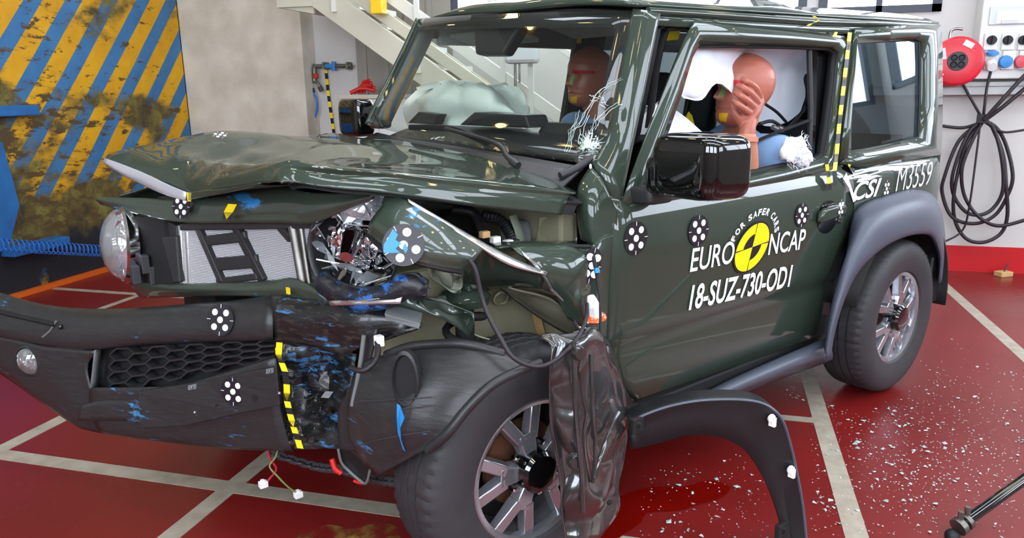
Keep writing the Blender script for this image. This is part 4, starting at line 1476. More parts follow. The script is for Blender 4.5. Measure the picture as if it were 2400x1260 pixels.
# ---- right headlight (intact, seen almost edge on)
hc = K(288, 572, y=0.535)
M4 = frame(hc, (-1, 0.05, 0.08), (0, 1, 0))
hl_ = MB().lathe([(0.128, -0.03), (0.132, 0.0), (0.124, 0.008), (0.118, 0.0)], 40, M4).build('headlight', 'chrome', car, smooth=40)
hl_['label'] = 'intact round clear headlight on the far side of the nose'
mb = MB()
rowsL = [(0.118 * math.sin(a), 0.066 * math.cos(a)) for a in [PI / 2 * i / 10 for i in range(11)]]
MB().lathe(rowsL, 40, M4).build('headlight_lens', 'lens_clear', hl_, smooth=60, solid=0.003)
mb.lathe([(0.115, 0.0), (0.09, -0.01), (0.05, -0.03), (0.001, -0.04)], 24, M4)
for k in range(16):
    a = 2 * PI * k / 16
    for rr_ in (0.06, 0.095):
        mb.box((-0.012, -0.012, -0.012), (0.012, 0.012, 0.03), 0, M4 @ Matrix.Translation((rr_ * math.cos(a), rr_ * math.sin(a), 0.0)) @ Matrix.Rotation(a * 1.7, 4, 'X'))
mb.lathe([(0.001, 0.04), (0.03, 0.035), (0.04, 0.0)], 20, M4)
mb.build('reflector', 'chrome', hl_, smooth=30)

# ---- left headlight (shattered)
random.seed(3)
c = K(832, 585, y=-0.42)
M4 = frame(c, (-0.85, -0.5, 0.1), (0, 0, 1))
bowl = MB().lathe([(0.135, 0.02), (0.13, 0.0), (0.11, -0.05), (0.05, -0.10), (0.001, -0.11)], 32, M4).build('broken_headlight', 'plastic_black', car, smooth=50, solid=0.004)
bowl['label'] = 'shattered headlight with broken chrome and clear plastic'
mb = MB()
mc = MB()
for k in range(110):
    a, d = random.uniform(0, 2 * PI), math.sqrt(random.random()) * 0.125
    p = M4 @ V((d * math.cos(a), d * math.sin(a), random.uniform(-0.04, 0.03)))
    u1 = V([random.uniform(-1, 1) for _ in range(3)]).normalized()
    u2 = u1.cross(V([random.uniform(-1, 1) for _ in range(3)])).normalized()
    s1, s2 = random.uniform(0.03, 0.09), random.uniform(0.004, 0.02)
    q = [p - u1 * s1 / 2, p + u2 * s2, p + u1 * s1 / 2, p - u2 * s2 * 0.6]
    t_ = u1.cross(u2) * 0.003
    (mb if k % 3 else mc).prism(q, t_)
mb.build('lens_shard', 'shard_plastic', bowl)['kind'] = 'stuff'
mc.build('reflector_shard', 'chrome', bowl)['kind'] = 'stuff'
MB().lathe([(0.001, 0.05), (0.018, 0.05), (0.026, 0.0), (0.03, -0.02)], 20, frame(K(822, 570, y=-0.45), (-0.6, -0.6, -0.55))).build('bulb_holder', 'chrome', bowl, smooth=40)
sc = KP([[(770, 500, -0.40), (830, 478, -0.46), (900, 440, -0.54)], [(790, 530, -0.42), (850, 505, -0.48), (905, 485, -0.56)], [(815, 550, -0.43), (865, 535, -0.5), (890, 520, -0.55)]])
sheet('crushed_lamp_housing', sc, 'shard_plastic', bowl, 12, 12, 0.002, (0.05, 26.0, 7.7, True), smooth=8)
MB().grid(crumple(dense(KP([[(765, 545, -0.40), (830, 540, -0.44), (890, 560, -0.50)], [(775, 600, -0.39), (835, 600, -0.43), (885, 620, -0.50)], [(800, 645, -0.40), (840, 655, -0.44), (885, 660, -0.50)]]), 14, 14), 0.07, 22.0, 3.3, True)).build('reflector', 'chrome', bowl, smooth=10)
sc = KP([[(908, 440, -0.55), (925, 436, -0.57), (945, 445, -0.6)], [(905, 462, -0.56), (925, 460, -0.58), (948, 468, -0.61)], [(895, 490, -0.57), (912, 482, -0.6), (930, 475, -0.62)]])
sheet('crumpled_panel', sc, 'torn_metal', car, 9, 9, 0.002, (0.04, 30.0, 2.7, True), smooth=8)
# blue scuffed trim arc under the lamp
MB().tube(cr([K(748, 655, y=-0.36), K(790, 684, y=-0.42), K(850, 700, y=-0.50), K(910, 692, y=-0.57), (K(960, 668, y=-0.62)), K(1002, 690, y=-0.65)], 6), [0.016] + [0.022] * 28 + [0.012] * 2, 10, flat=(1, 1.5)).build('lamp_trim', 'trim_scuffed', car, smooth=60)
sc = KP([[(930, 645, -0.60), (960, 640, -0.64), (985, 650, -0.66)], [(925, 668, -0.60), (965, 665, -0.64), (1000, 680, -0.66)], [(900, 690, -0.57), (950, 690, -0.62), (1000, 694, -0.66)]])
sheet('lamp_trim', sc, 'trim_scuffed', car, 5, 5, 0.004, (0.03, 18.0, 4.0), smooth=20)

# ---- torn left fender
fp = KP([[(908, 446, -0.61), (960, 474, -0.68), (1020, 508, -0.73), (1085, 545, -0.76), (1140, 574, -0.78)],
         [(896, 480, -0.64), (950, 508, -0.72), (1010, 538, -0.77), (1070, 566, -0.79), (1125, 592, -0.80)],
         [(868, 520, -0.63), (925, 550, -0.73), (985, 578, -0.79), (1050, 598, -0.81), (1108, 612, -0.81)],
         [(862, 550, -0.60), (915, 590, -0.71), (975, 612, -0.78), (1035, 628, -0.80), (1086, 634, -0.80)]])
fn = sheet('torn_fender', fp, 'paint_scuffed', car, 6, 6, 0.004, (0.008, 5.0, 8.0), smooth=40)
fn['label'] = 'torn front fender sheet with a scuffed round target sticker'
sticker(K(946, 574, y=-0.775), (-0.75, -1, 0.35), 0.047, fn, up=(-0.6, -0.1, 1), blue=True, sq=1.0)
MB().grid(dense(KP([[(955, 466, -0.68), (1030, 510, -0.735), (1110, 556, -0.775), (1200, 604, -0.79), (1282, 638, -0.785)], [(958, 474, -0.69), (1030, 519, -0.745), (1105, 566, -0.785), (1190, 620, -0.80), (1280, 645, -0.795)]]), 5, 3)).build('torn_edge', 'torn_metal', fn, smooth=40, solid=0.004)
MB().tube(cr([K(862, 550, y=-0.60), K(900, 585, y=-0.69), K(960, 610, y=-0.765), K(1030, 628, y=-0.80), K(1080, 637, y=-0.80)], 5), 0.006, 6).build('folded_edge', 'black_matt', fn, smooth=50)
inner_f = KP([[(1088, 632, -0.78), (1135, 578, -0.76), (1200, 612, -0.78), (1278, 646, -0.775)], [(1085, 660, -0.70), (1140, 640, -0.72), (1200, 655, -0.74), (1272, 665, -0.76)], [(1092, 682, -0.64), (1150, 676, -0.66), (1215, 672, -0.70), (1268, 675, -0.745)]])
sheet('fender_underside', inner_f, 'paint', fn, 5, 5, 0.004, (0.006, 6, 3), smooth=40)
# fender rear part, below the A pillar
fr_ = KP([[(1385, 388, -0.63), (1412, 425, -0.69), (1447, 500, -0.722)],
          [(1355, 440, -0.64), (1392, 470, -0.705), (1444, 540, -0.724)],
          [(1353, 500, -0.65), (1388, 525, -0.712), (1440, 590, -0.724)],
          [(1362, 560, -0.66), (1395, 580, -0.72), (1437, 630, -0.724)]])
fe = sheet('fender', fr_, 'paint', car, 6, 5, 0.005, smooth=60)
fr2 = KP([[(1190, 568, -0.70), (1270, 572, -0.72), (1340, 570, -0.725), (1375, 582, -0.722), (1410, 555, -0.722), (1438, 545, -0.724)],
          [(1210, 590, -0.75), (1275, 595, -0.76), (1335, 598, -0.765), (1375, 602, -0.76), (1410, 600, -0.735), (1436, 600, -0.724)],
          [(1262, 628, -0.775), (1300, 635, -0.78), (1345, 642, -0.785), (1380, 650, -0.765), (1408, 660, -0.735), (1433, 670, -0.724)],
          [(1290, 665, -0.77), (1318, 680, -0.775), (1350, 695, -0.775), (1378, 700, -0.76), (1404, 710, -0.735), (1430, 720, -0.724)],
          [(1302, 690, -0.755), (1328, 710, -0.76), (1356, 730, -0.76), (1380, 740, -0.75), (1402, 755, -0.735), (1426, 770, -0.724)],
          [(1330, 745, -0.74), (1350, 755, -0.745), (1370, 765, -0.745), (1388, 775, -0.74), (1404, 785, -0.735), (1422, 795, -0.724)]])
sheet('fender_lower', fr2, 'paint', fe, 5, 5, 0.005, (0.010, 5.0, 6.0), smooth=50)
MB().tube(cr(KP([[(1190, 570, -0.705), (1230, 597, -0.76), (1262, 630, -0.78), (1286, 665, -0.775), (1292, 678, -0.77), (1306, 690, -0.76), (1335, 720, -0.75), (1352, 762, -0.745), (1372, 770, -0.745)]])[0], 5), 0.004, 6).build('torn_edge', 'torn_metal', fe, smooth=50)
sticker(K(1387, 622, y=-0.77), (-0.35, -1, 0.05), 0.05, fe, sq=0.55, up=(0.25, 0, 1))

# ---- inner apron, engine bay
ap_ = KP([[(1075, 655, -0.52), (1150, 660, -0.55), (1230, 668, -0.58), (1300, 690, -0.60), (1375, 700, -0.60)],
          [(1080, 700, -0.48), (1150, 705, -0.50), (1230, 715, -0.52), (1300, 735, -0.54), (1375, 745, -0.56)],
          [(1085, 750, -0.46), (1160, 760, -0.48), (1230, 765, -0.50), (1300, 780, -0.52), (1375, 790, -0.54)],
          [(1090, 815, -0.46), (1170, 825, -0.48), (1240, 830, -0.50), (1310, 835, -0.52), (1380, 840, -0.54)]])
ia = sheet('inner_apron', ap_, 'primer', car, 6, 6, 0.006, (0.022, 5.0, 1.0), smooth=50)
for a, b in (((1250, 690), (1285, 830)), ((1310, 720), (1330, 830))):
    MB().tube(cr([K(a[0], a[1], y=-0.565), K((a[0] + b[0]) / 2 - 5, (a[1] + b[1]) / 2, y=-0.53), K(b[0], b[1], y=-0.53)], 5), 0.006, 6, flat=(2.2, 0.8)).build('sealer_seam', 'wood_tan', ia, smooth=60)
MB().tube(cr([K(1158, 700, y=-0.53), K(1172, 685, y=-0.54), K(1190, 690, y=-0.545), K(1185, 708, y=-0.53), K(1165, 712, y=-0.53)], 5, True), 0.004, 6, closed=True).build('pressed_ring', 'primer', ia, smooth=60)
MB().lathe([(0.0001, 0.001), (0.01, 0.001), (0.01, 0)], 12, frame(K(1146, 673, y=-0.57), (0, -1, 0))).build('hole', 'black_matt', ia)
flp_ = KP([[(1160, 662, -0.66), (1210, 678, -0.70), (1262, 690, -0.73), (1300, 705, -0.74), (1340, 745, -0.735)], [(1172, 672, -0.63), (1220, 702, -0.66), (1268, 728, -0.69), (1312, 750, -0.71), (1355, 772, -0.72)], [(1182, 680, -0.61), (1228, 716, -0.63), (1275, 748, -0.66), (1322, 776, -0.68), (1368, 795, -0.70)]])
mat('flap_brown', (104, 100, 84), 0.42, coat=0.3, vary=(5, (84, 82, 66), 0.6), bump=(8, 0.25))
sheet('fender_flap', flp_, 'flap_brown', ia, 7, 7, 0.004, (0.012, 6.0, 2.0), smooth=50)
MB().tube(cr(KP([[(1160, 661, -0.662), (1182, 681, -0.612), (1228, 717, -0.632), (1275, 749, -0.662), (1322, 777, -0.682), (1368, 796, -0.702)]])[0], 5), 0.0035, 6).build('flap_edge', 'black_matt', ia, smooth=60)
fld = KP([[(1085, 770, -0.60), (1130, 790, -0.63), (1180, 800, -0.66), (1255, 805, -0.68)], [(1090, 800, -0.58), (1140, 815, -0.61), (1190, 830, -0.64), (1260, 845, -0.66)]])
sheet('apron_fold', fld, 'paint_bare', ia, 6, 6, 0.004, (0.02, 8, 4))
# strut tower: coil spring and damper
sc_ = K(1090, 785, y=-0.60)
pts = []
for i in range(4 * 16 + 1):
    a = 2 * PI * i / 16
    pts.append(sc_ + V((0.052 * math.cos(a), 0.052 * math.sin(a), 0.12 - 0.30 * i / 64)))
MB().tube(pts, 0.011, 8).build('coil_spring', 'black_matt', car, smooth=60)
MB().tube([sc_ + V((0, 0, 0.12)), sc_ + V((0, 0, -0.2))], 0.026, 14).build('damper', 'black_matt', car, smooth=50)
MB().lathe([(0.001, 0.03), (0.06, 0.02), (0.075, 0.0), (0.07, -0.02)], 20, Matrix.Translation(sc_ + V((0.02, 0.03, 0.10)))).build('spring_seat', 'paint', car, smooth=50)
brk = KP([[(1040, 735, -0.55), (1075, 745, -0.58), (1105, 730, -0.60)], [(1045, 770, -0.55), (1075, 790, -0.58), (1100, 760, -0.60)]])
sheet('bracket', brk, 'primer', car, 9, 9, 0.004, (0.05, 16, 9, True), smooth=15)
cr_ = KP([[(1000, 610, -0.60), (1060, 640, -0.64), (1080, 650, -0.62)], [(1010, 650, -0.60), (1050, 665, -0.63), (1075, 670, -0.60)], [(1040, 670, -0.60), (1060, 685, -0.62), (1080, 690, -0.60)]])
sheet('crumpled_panel', cr_, 'paint_bare', car, 10, 10, 0.003, (0.05, 18, 3.0), smooth=12)
# structural core of the front end and engine
MB().box((-0.08, -0.28, 0.42), (0.36, 0.32, 0.98)).build('engine_block', 'black_matt', car, bevel=0.05)
MB().box((0.40, -0.60, 0.35), (0.46, 0.66, 1.02)).build('firewall', 'primer', car, bevel=0.01)
MB().box((-0.12, -0.46, 0.60), (0.40, -0.36, 0.86)).build('inner_rail', 'primer', car, bevel=0.02)
MB().box((-0.34, 0.36, 0.50), (0.40, 0.66, 1.02)).build('inner_wing', 'black_matt', car, bevel=0.03)
MB().box((-0.20, -0.56, 0.42), (0.50, -0.42, 0.54)).build('chassis_rail', 'black_matt', car, bevel=0.01)
MB().box((-0.55, 0.40, 0.42), (2.6, 0.52, 0.54)).build('chassis_rail', 'black_matt', car, bevel=0.01)
MB().box((0.40, -0.69, 0.30), (2.70, 0.69, 0.38)).build('floor_pan', 'black_matt', car)
tw = KP([[(1262, 510, -0.52), (1310, 505, -0.56), (1350, 500, -0.58)], [(1260, 545, -0.50), (1305, 540, -0.54), (1352, 545, -0.58)], [(1250, 572, -0.52), (1300, 572, -0.56), (1352, 572, -0.60)]])
sheet('inner_wing_panel', tw, 'primer', car, 5, 5, 0.004, (0.02, 9.0, 5.5), smooth=40)
MB().tube(cr([K(1060, 490, y=-0.42), K(1110, 500, y=-0.45), K(1130, 540, y=-0.50), K(1140, 575, y=-0.55)], 6), 0.014, 10).build('hose', 'rubber_black', car, smooth=60)
pts = cr([K(1130, 505, y=-0.45), K(1170, 515, y=-0.47), K(1195, 545, y=-0.50), K(1210, 580, y=-0.54)], 10)
MB().tube(pts, [0.016 + 0.003 * (i % 2) for i in range(len(pts))], 10).build('corrugated_hose', 'rubber_black', car, smooth=30)
MB().tube(cr([K(1202, 505, y=-0.50), K(1215, 540, y=-0.52), K(1222, 572, y=-0.54)], 5), 0.009, 8, flat=(2, 0.6)).build('strap', 'paint_bare', car, smooth=60)
MB().prism([K(1185, 520, y=-0.44), K(1245, 515, y=-0.46), K(1250, 570, y=-0.50), K(1200, 575, y=-0.48)], (0.0, 0.05, 0)).build('reservoir', 'trim_grey', car, bevel=0.01)
for (px, py) in ((1135, 550), (1178, 575), (1190, 570), (1160, 562)):
    q = K(px, py, y=-0.62)
    MB().box(q - V((0.012, 0.01, 0.008)), q + V((0.014, 0.01, 0.010))).build('bracket_clip', 'wood_tan' if px % 2 else 'connector_white', car, bevel=0.003)
sheet('inner_ledge', KP([[(1150, 568, -0.60), (1230, 566, -0.64), (1350, 566, -0.68)], [(1160, 582, -0.68), (1240, 578, -0.71), (1352, 580, -0.72)]]), 'paint', car, 4, 4, 0.005, (0.01, 8, 1))

# right hand fender and wheel housing on the far side
sheet('fender', [[V((-0.50, 0.64, 1.01)), V((-0.2, 0.66, 1.06)), V((0.15, 0.67, 1.09)), V((0.48, 0.67, 1.11))], [V((-0.52, 0.70, 0.97)), V((-0.2, 0.72, 1.0)), V((0.15, 0.72, 1.02)), V((0.50, 0.715, 1.03))], [V((-0.50, 0.71, 0.84)), V((-0.2, 0.72, 0.86)), V((0.15, 0.722, 0.86)), V((0.50, 0.72, 0.84))]], 'paint', car, 4, 4, 0.005)
# ---- bumper: intact right part
BYc = [(-60, 0.90), (0, 0.79), (60, 0.69), (130, 0.575), (210, 0.445), (330, 0.24), (480, 0.02), (560, -0.10), (640, -0.22), (720, -0.33), (800, -0.43)]


def by(px):
    for (a, ya), (b, yb) in zip(BYc, BYc[1:]):
        if px <= b:
            return ya + (yb - ya) * (px - a) / (b - a)
    return BYc[-1][1]


xs_ = [-50, 0, 60, 130, 210, 330, 480, 560, 640]
band = []
for ys, off in (([672, 686, 704, 718, 724, 722, 710, 703, 690], 0.09), ([690, 700, 716, 728, 735, 730, 718, 712, 702], 0.05), ([722, 728, 738, 748, 752, 748, 738, 733, 726], 0.015),
                ([752, 758, 768, 778, 782, 774, 766, 763, 758], 0.0), ([772, 782, 796, 806, 812, 800, 794, 793, 790], 0.006), ([780, 790, 803, 813, 820, 808, 801, 799, 797], 0.04)):
    band.append([K(x, y, y=by(x) + off) for x, y in zip(xs_, ys)])
bm_ = sheet('front_bumper', band, 'bumper_scuffed', car, 4, 4, 0.005, smooth=50)
bm_['label'] = 'black plastic front bumper hanging loose, crushed on the driver side'
corner = [[K(-50, 780, y=0.91), K(0, 789, y=0.81), K(55, 800, y=0.71), K(103, 811, y=0.625), K(165, 818, y=0.525), K(228, 822, y=0.425)],
          [K(-50, 805, y=0.92), K(0, 815, y=0.82), K(60, 835, y=0.715), K(118, 850, y=0.605), K(172, 852, y=0.52), K(206, 856, y=0.465)],
          [K(-50, 825, y=0.93), K(0, 842, y=0.83), K(70, 872, y=0.71), K(140, 905, y=0.575), K(185, 905, y=0.505), K(214, 908, y=0.45)],
          [K(-50, 838, y=0.95), K(5, 862, y=0.84), K(80, 920, y=0.71), K(170, 975, y=0.545), K(205, 978, y=0.475), K(235, 978, y=0.42)],
          [K(-45, 850, y=1.0), K(10, 880, y=0.88), K(95, 940, y=0.735), K(178, 996, y=0.545), K(212, 1008, y=0.48), K(250, 1016, y=0.42)]]
sheet('bumper_corner', corner, 'bumper_scuffed', bm_, 4, 4, 0.005, smooth=35)
fc = K(68, 846, y=0.70)
M4 = frame(fc, (-0.75, -0.6, 0.0), (0, 0, 1))
fg = MB().lathe([(0.052, -0.02), (0.056, 0.004), (0.05, 0.006), (0.046, -0.004), (0.03, -0.016), (0.001, -0.02)], 28, M4).build('fog_lamp', 'plastic_black', bm_, smooth=40)
mb = MB().lathe([(0.044, 0.0), (0.03, -0.008), (0.001, -0.01)], 24, M4)
random.seed(5)
for k in range(14):
    a, d = random.uniform(0, 6.28), random.uniform(0.005, 0.036)
    mb.box((-0.008, -0.008, -0.008), (0.008, 0.008, 0.006), 0, M4 @ Matrix.Translation((d * math.cos(a), d * math.sin(a), 0)) @ Euler((random.random(), random.random(), a)).to_matrix().to_4x4())
mb.build('reflector', 'chrome', fg, smooth=30)
MB().lathe([(0.046, 0.004), (0.03, 0.018), (0.001, 0.024)], 24, M4).build('lens', 'lens_clear', fg, smooth=60)
# slot and clip on top of the bumper corner
MB().tube([K(-30, 723, y=0.83), K(30, 738, y=0.735), K(128, 760, y=0.575)], 0.008, 6, flat=(1, 1)).build('bumper_groove', 'black_matt', bm_, smooth=60)
MB().tube([K(132, 752, y=0.57), K(118, 775, y=0.59), K(100, 790, y=0.62)], 0.0035, 6).build('bumper_edge_trim', 'trim_grey', bm_, smooth=60)
MB().ell(K(141, 765, y=0.552), (0.008, 0.012, 0.009), 12, 8).build('bumper_clip', 'plastic_gloss', bm_, smooth=60)
# lower band
low = [[K(214, 908, y=0.45), K(330, 908, y=0.25), K(420, 902, y=0.11), K(530, 872, y=-0.06), K(645, 836, y=-0.22)],
       [K(210, 916, y=0.445), K(330, 914, y=0.235), K(424, 910, y=0.09), K(534, 884, y=-0.075), K(648, 850, y=-0.235)],
       [K(212, 958, y=0.45), K(330, 962, y=0.24), K(430, 962, y=0.09), K(545, 958, y=-0.08), K(655, 945, y=-0.24)],
       [K(228, 1002, y=0.43), K(330, 1018, y=0.25), K(445, 1030, y=0.085), K(560, 1040, y=-0.075), K(680, 1042, y=-0.25)],
       [K(250, 1016, y=0.42), K(335, 1028, y=0.28), K(452, 1042, y=0.11), K(560, 1051, y=-0.05), K(690, 1055, y=-0.24)]]
sheet('bumper_lower', low, 'bumper_scuffed', bm_, 5, 5, 0.005, smooth=45)
# grille: dark recess and honeycomb
def gp_(u, v, d=0.03):
    tl, tr_, bl, br = (222, 820), (645, 796), (212, 912), (645, 840)
    x = (tl[0] * (1 - u) + tr_[0] * u) * (1 - v) + (bl[0] * (1 - u) + br[0] * u) * v
    y = (tl[1] * (1 - u) + tr_[1] * u) * (1 - v) + (bl[1] * (1 - u) + br[1] * u) * v
    if u < 0.6:
        y += 8 * v * math.sin(PI * u / 0.6)
    return K(x, y, y=by(x) + d)


MB().grid([[gp_(u, v, 0.085) for u in [-0.08 + 1.16 * q / 12 for q in range(13)]] for v in (-0.4, 0, 0.33, 0.66, 1.0, 1.5)]).build('grille_back', 'black_matt', bm_)
MB().grid([[gp_(0, v / 4, 0.0), gp_(0.035, v / 4, 0.05)] for v in range(5)]).build('grille_frame', 'trim_grey', bm_, smooth=60, solid=0.004)
mb = MB()
HW, HH = 0.135, 0.30
for i in range(-1, 12):
    for j in range(-1, 5):
        cu_, cv = i * 0.75 * HW + 0.05, j * HH + (HH / 2 if i % 2 else 0)
        ps = [(cu_ + a_ * HW, cv + b_ * HH) for a_, b_ in ((-0.5, 0), (-0.25, -0.5), (0.25, -0.5), (0.5, 0))]
        for (p, q) in zip(ps, ps[1:]):
            if 0.035 < p[0] < 1.02 and 0.035 < q[0] < 1.02 and -0.05 <= p[1] <= 1.05 and -0.05 <= q[1] <= 1.05:
                A_, B_ = gp_(*p, 0.03), gp_(*q, 0.03)
                mb.prism([A_ + V((0, 0, 0.003)), B_ + V((0, 0, 0.003)), B_ - V((0, 0, 0.003)), A_ - V((0, 0, 0.003))], V((0.025, 0.015, 0)))
mb.build('grille_mesh', 'plastic_black', bm_)
# number plate carrier
pl = [(322, 918), (480, 893), (648, 858), (656, 950), (560, 968), (430, 998), (330, 1004)]
PO = -0.025
pc = MB().prism([K(a, b, y=by(a) + PO) for a, b in pl], (0.012, 0.012, 0)).build('plate_carrier', 'bumper_scuffed', bm_, bevel=0.003)
for (a, b, w_, h_) in ((450, 907, 20, 12), (632, 869, 18, 12)):
    q = [K(a + dx, b + dy - dx * 0.2, y=by(a + dx) + PO - 0.003) for dx, dy in ((-w_ / 2, -h_ / 2), (w_ / 2, -h_ / 2), (w_ / 2, h_ / 2), (-w_ / 2, h_ / 2))]
    cl = MB().prism(q, (0.002, 0.002, 0)).build('plate_clip', 'trim_grey', pc, bevel=0.001)
    MB().ell(K(a, b, y=by(a) + PO - 0.006), (0.004, 0.004, 0.004), 8, 6).build('screw', 'steel', cl, smooth=60)
for a, b in ((457, 966), (655, 921)):
    MB().ell(K(a, b, y=by(a) + PO - 0.003), (0.006, 0.006, 0.006), 10, 6).build('screw', 'steel', pc, smooth=60)
for a, b in ((512, 953), (598, 933)):
    MB().lathe([(0.0001, 0.001), (0.011, 0.001), (0.011, 0)], 14, frame(K(a, b, y=by(a) + PO - 0.002), (-0.85, -0.6, 0))).build('hole', 'black_matt', pc)
sticker(K(547, 917, y=by(547) + PO - 0.004), (-0.85, -0.55, 0.1), 0.042, pc)
sticker(K(517, 749, y=by(517) - 0.012), (-0.85, -0.55, 0.25), 0.046, bm_)
# raised pad left of the carrier
pad = [[K(190, 950, y=0.48), K(240, 938, y=0.385), K(305, 940, y=0.28), K(318, 962, y=0.255)], [K(183, 985, y=0.49), K(240, 985, y=0.385), K(315, 985, y=0.265), K(322, 990, y=0.25)]]
sheet('bumper_pad', pad, 'bumper_scuffed', bm_, 5, 4, 0.01)

# ---- bumper: crushed left part
cru = KP([[(636, 690, -0.19), (700, 700, -0.27), (780, 703, -0.37), (880, 715, -0.49), (985, 752, -0.60)],
          [(640, 725, -0.22), (705, 735, -0.31), (785, 738, -0.42), (880, 748, -0.53), (988, 764, -0.61)],
          [(642, 770, -0.215), (712, 775, -0.32), (790, 785, -0.43), (860, 790, -0.51), (960, 778, -0.60)],
          [(645, 800, -0.20), (720, 808, -0.31), (800, 828, -0.42), (850, 812, -0.48), (905, 795, -0.54)]])
sheet('bumper_crushed_end', cru, 'bumper_crushed', bm_, 7, 6, 0.005, (0.022, 6.0, 4.4), smooth=40)
mid_ = KP([[(648, 800, -0.17), (705, 808, -0.24), (770, 820, -0.31), (835, 830, -0.38)],
           [(655, 860, -0.19), (705, 870, -0.23), (770, 875, -0.28), (828, 880, -0.38)],
           [(662, 930, -0.20), (715, 940, -0.23), (765, 945, -0.30), (812, 940, -0.38)],
           [(675, 1000, -0.22), (725, 1000, -0.26), (770, 1000, -0.33), (800, 1000, -0.38)],
           [(690, 1052, -0.25), (735, 1052, -0.30), (770, 1050, -0.34), (800, 1052, -0.38)]])
sheet('bumper_torn_skin', mid_, 'bumper_crushed', bm_, 7, 7, 0.004, (0.05, 8.0, 2.2), smooth=22)
random.seed(21)
mb = MB()
for k in range(60):
    px, py = random.uniform(660, 830), random.uniform(820, 1040)
    px = min(px, 840 - (py - 820) * 0.15)
    p = K(px, py, y=-0.20 - (px - 660) / 900 - 0.02)
    u1 = V([random.uniform(-1, 1) for _ in range(3)]).normalized()
    u2 = u1.cross(V([random.uniform(-1, 1) for _ in range(3)])).normalized()
    s1, s2 = random.uniform(0.015, 0.05), random.uniform(0.006, 0.02)
    mb.prism([p - u1 * s1 / 2, p + u2 * s2, p + u1 * s1 / 2, p - u2 * s2], u1.cross(u2) * 0.003)
mb.build('torn_plastic', 'bumper_crushed', bm_)['kind'] = 'stuff'
mb = MB()
for k in range(40):
    px, py = 700 + random.gauss(0, 22), 1030 + random.gauss(0, 14)
    if k > 26:
        px, py = 735 + random.gauss(0, 10), 960 + random.gauss(0, 20)
    p = K(px, py, y=-0.27)
    r_ = random.uniform(0.002, 0.006)
    q = [p + V((random.uniform(-1, 1), random.uniform(-1, 1), random.uniform(-1, 1))) * r_ for _ in range(4)]
    mb.add(q, [(0, 1, 2), (0, 2, 3), (0, 3, 1), (1, 3, 2)])
mb.build('shredded_edge', 'primer', bm_)['kind'] = 'stuff'
# flap, strut and pocket at the torn edge
flp = KP([[(858, 772, -0.55), (885, 770, -0.58)], [(845, 840, -0.53), (868, 840, -0.57)], [(825, 900, -0.52), (850, 905, -0.56)], [(795, 960, -0.47), (830, 965, -0.53)], [(795, 1020, -0.46), (822, 1025, -0.51)], [(800, 1055, -0.46), (835, 1055, -0.52)]])
sheet('torn_trim', flp, 'plastic_black', bm_, 5, 5, 0.006, (0.01, 8, 1))
MB().tube(cr(KP([[(853, 785, -0.56), (846, 840, -0.56), (838, 890, -0.56), (825, 950, -0.55)]])[0], 6), 0.006, 8).build('strut', 'trim_grey', bm_, smooth=60)
pk = KP([[(793, 1052, -0.45), (815, 1048, -0.49), (845, 1072, -0.53), (868, 1098, -0.56)], [(800, 1078, -0.45), (822, 1080, -0.47), (845, 1095, -0.5), (862, 1112, -0.54)], [(815, 1098, -0.46), (832, 1112, -0.48), (848, 1126, -0.50), (858, 1130, -0.53)]])
sheet('bumper_pocket', pk, 'black_matt', bm_, 5, 5, 0.003)
MB().tube(cr(KP([[(793, 1052, -0.46), (800, 1082, -0.46), (818, 1103, -0.47), (850, 1130, -0.51), (860, 1128, -0.54), (868, 1098, -0.57)]])[0], 5), 0.004, 6).build('pocket_edge', 'trim_grey', bm_, smooth=60)
# grey bracket plate on top
MB().prism(KP([[(900, 735, -0.58), (985, 758, -0.66), (982, 772, -0.66), (905, 750, -0.58)]])[0], (0.04, 0.05, 0.01)).build('bracket_plate', 'trim_grey', bm_, bevel=0.003)
# corner panel in front of the wheel
cp = KP([[(905, 832, -0.60), (960, 812, -0.66), (1020, 808, -0.72), (1090, 808, -0.79), (1180, 828, -0.85), (1265, 850, -0.89)],
         [(850, 850, -0.56), (930, 850, -0.66), (1005, 845, -0.74), (1080, 845, -0.81), (1150, 852, -0.86), (1222, 864, -0.895)],
         [(825, 900, -0.54), (905, 900, -0.66), (980, 900, -0.75), (1045, 900, -0.81), (1105, 900, -0.86), (1152, 898, -0.89)],
         [(815, 960, -0.53), (885, 960, -0.66), (955, 960, -0.75), (1012, 960, -0.80), (1058, 958, -0.845), (1092, 955, -0.87)],
         [(820, 1025, -0.53), (872, 1030, -0.64), (930, 1032, -0.73), (980, 1030, -0.78), (1020, 1022, -0.82), (1048, 1012, -0.85)],
         [(850, 1082, -0.56), (868, 1098, -0.61), (886, 1114, -0.64), (925, 1092, -0.69), (965, 1070, -0.75), (1000, 1052, -0.80)]])
cpn = sheet('bumper_wing', cp, 'bumper_scuffed', bm_, 6, 6, 0.005, (0.012, 4.0, 6.6), smooth=45)
MB().tube(cr(KP([[(1265, 850, -0.895), (1222, 866, -0.90), (1155, 900, -0.895), (1095, 957, -0.875), (1050, 1014, -0.855), (1002, 1054, -0.805)]])[0], 6), [0.012] * 31, 8).build('arch_lip', 'plastic_black', cpn, smooth=60)
MB().tube(cr(KP([[(905, 832, -0.605), (960, 812, -0.665), (1020, 806, -0.725), (1090, 806, -0.795), (1180, 828, -0.85)]])[0], 6), 0.012, 8).build('folded_edge', 'plastic_black', cpn, smooth=60)
c = K(952, 888, y=-0.735)
M4 = frame(c, (-0.75, -0.62, 0.05), (0, 0, 1))
sl = MB().lathe([(0.075, -0.02), (0.08, 0.008), (0.07, 0.012), (0.062, 0.0), (0.055, -0.03)], 32, M4 @ Matrix.Diagonal((0.9, 0.42, 1, 1))).build('lamp_opening', 'plastic_black', cpn, smooth=45)
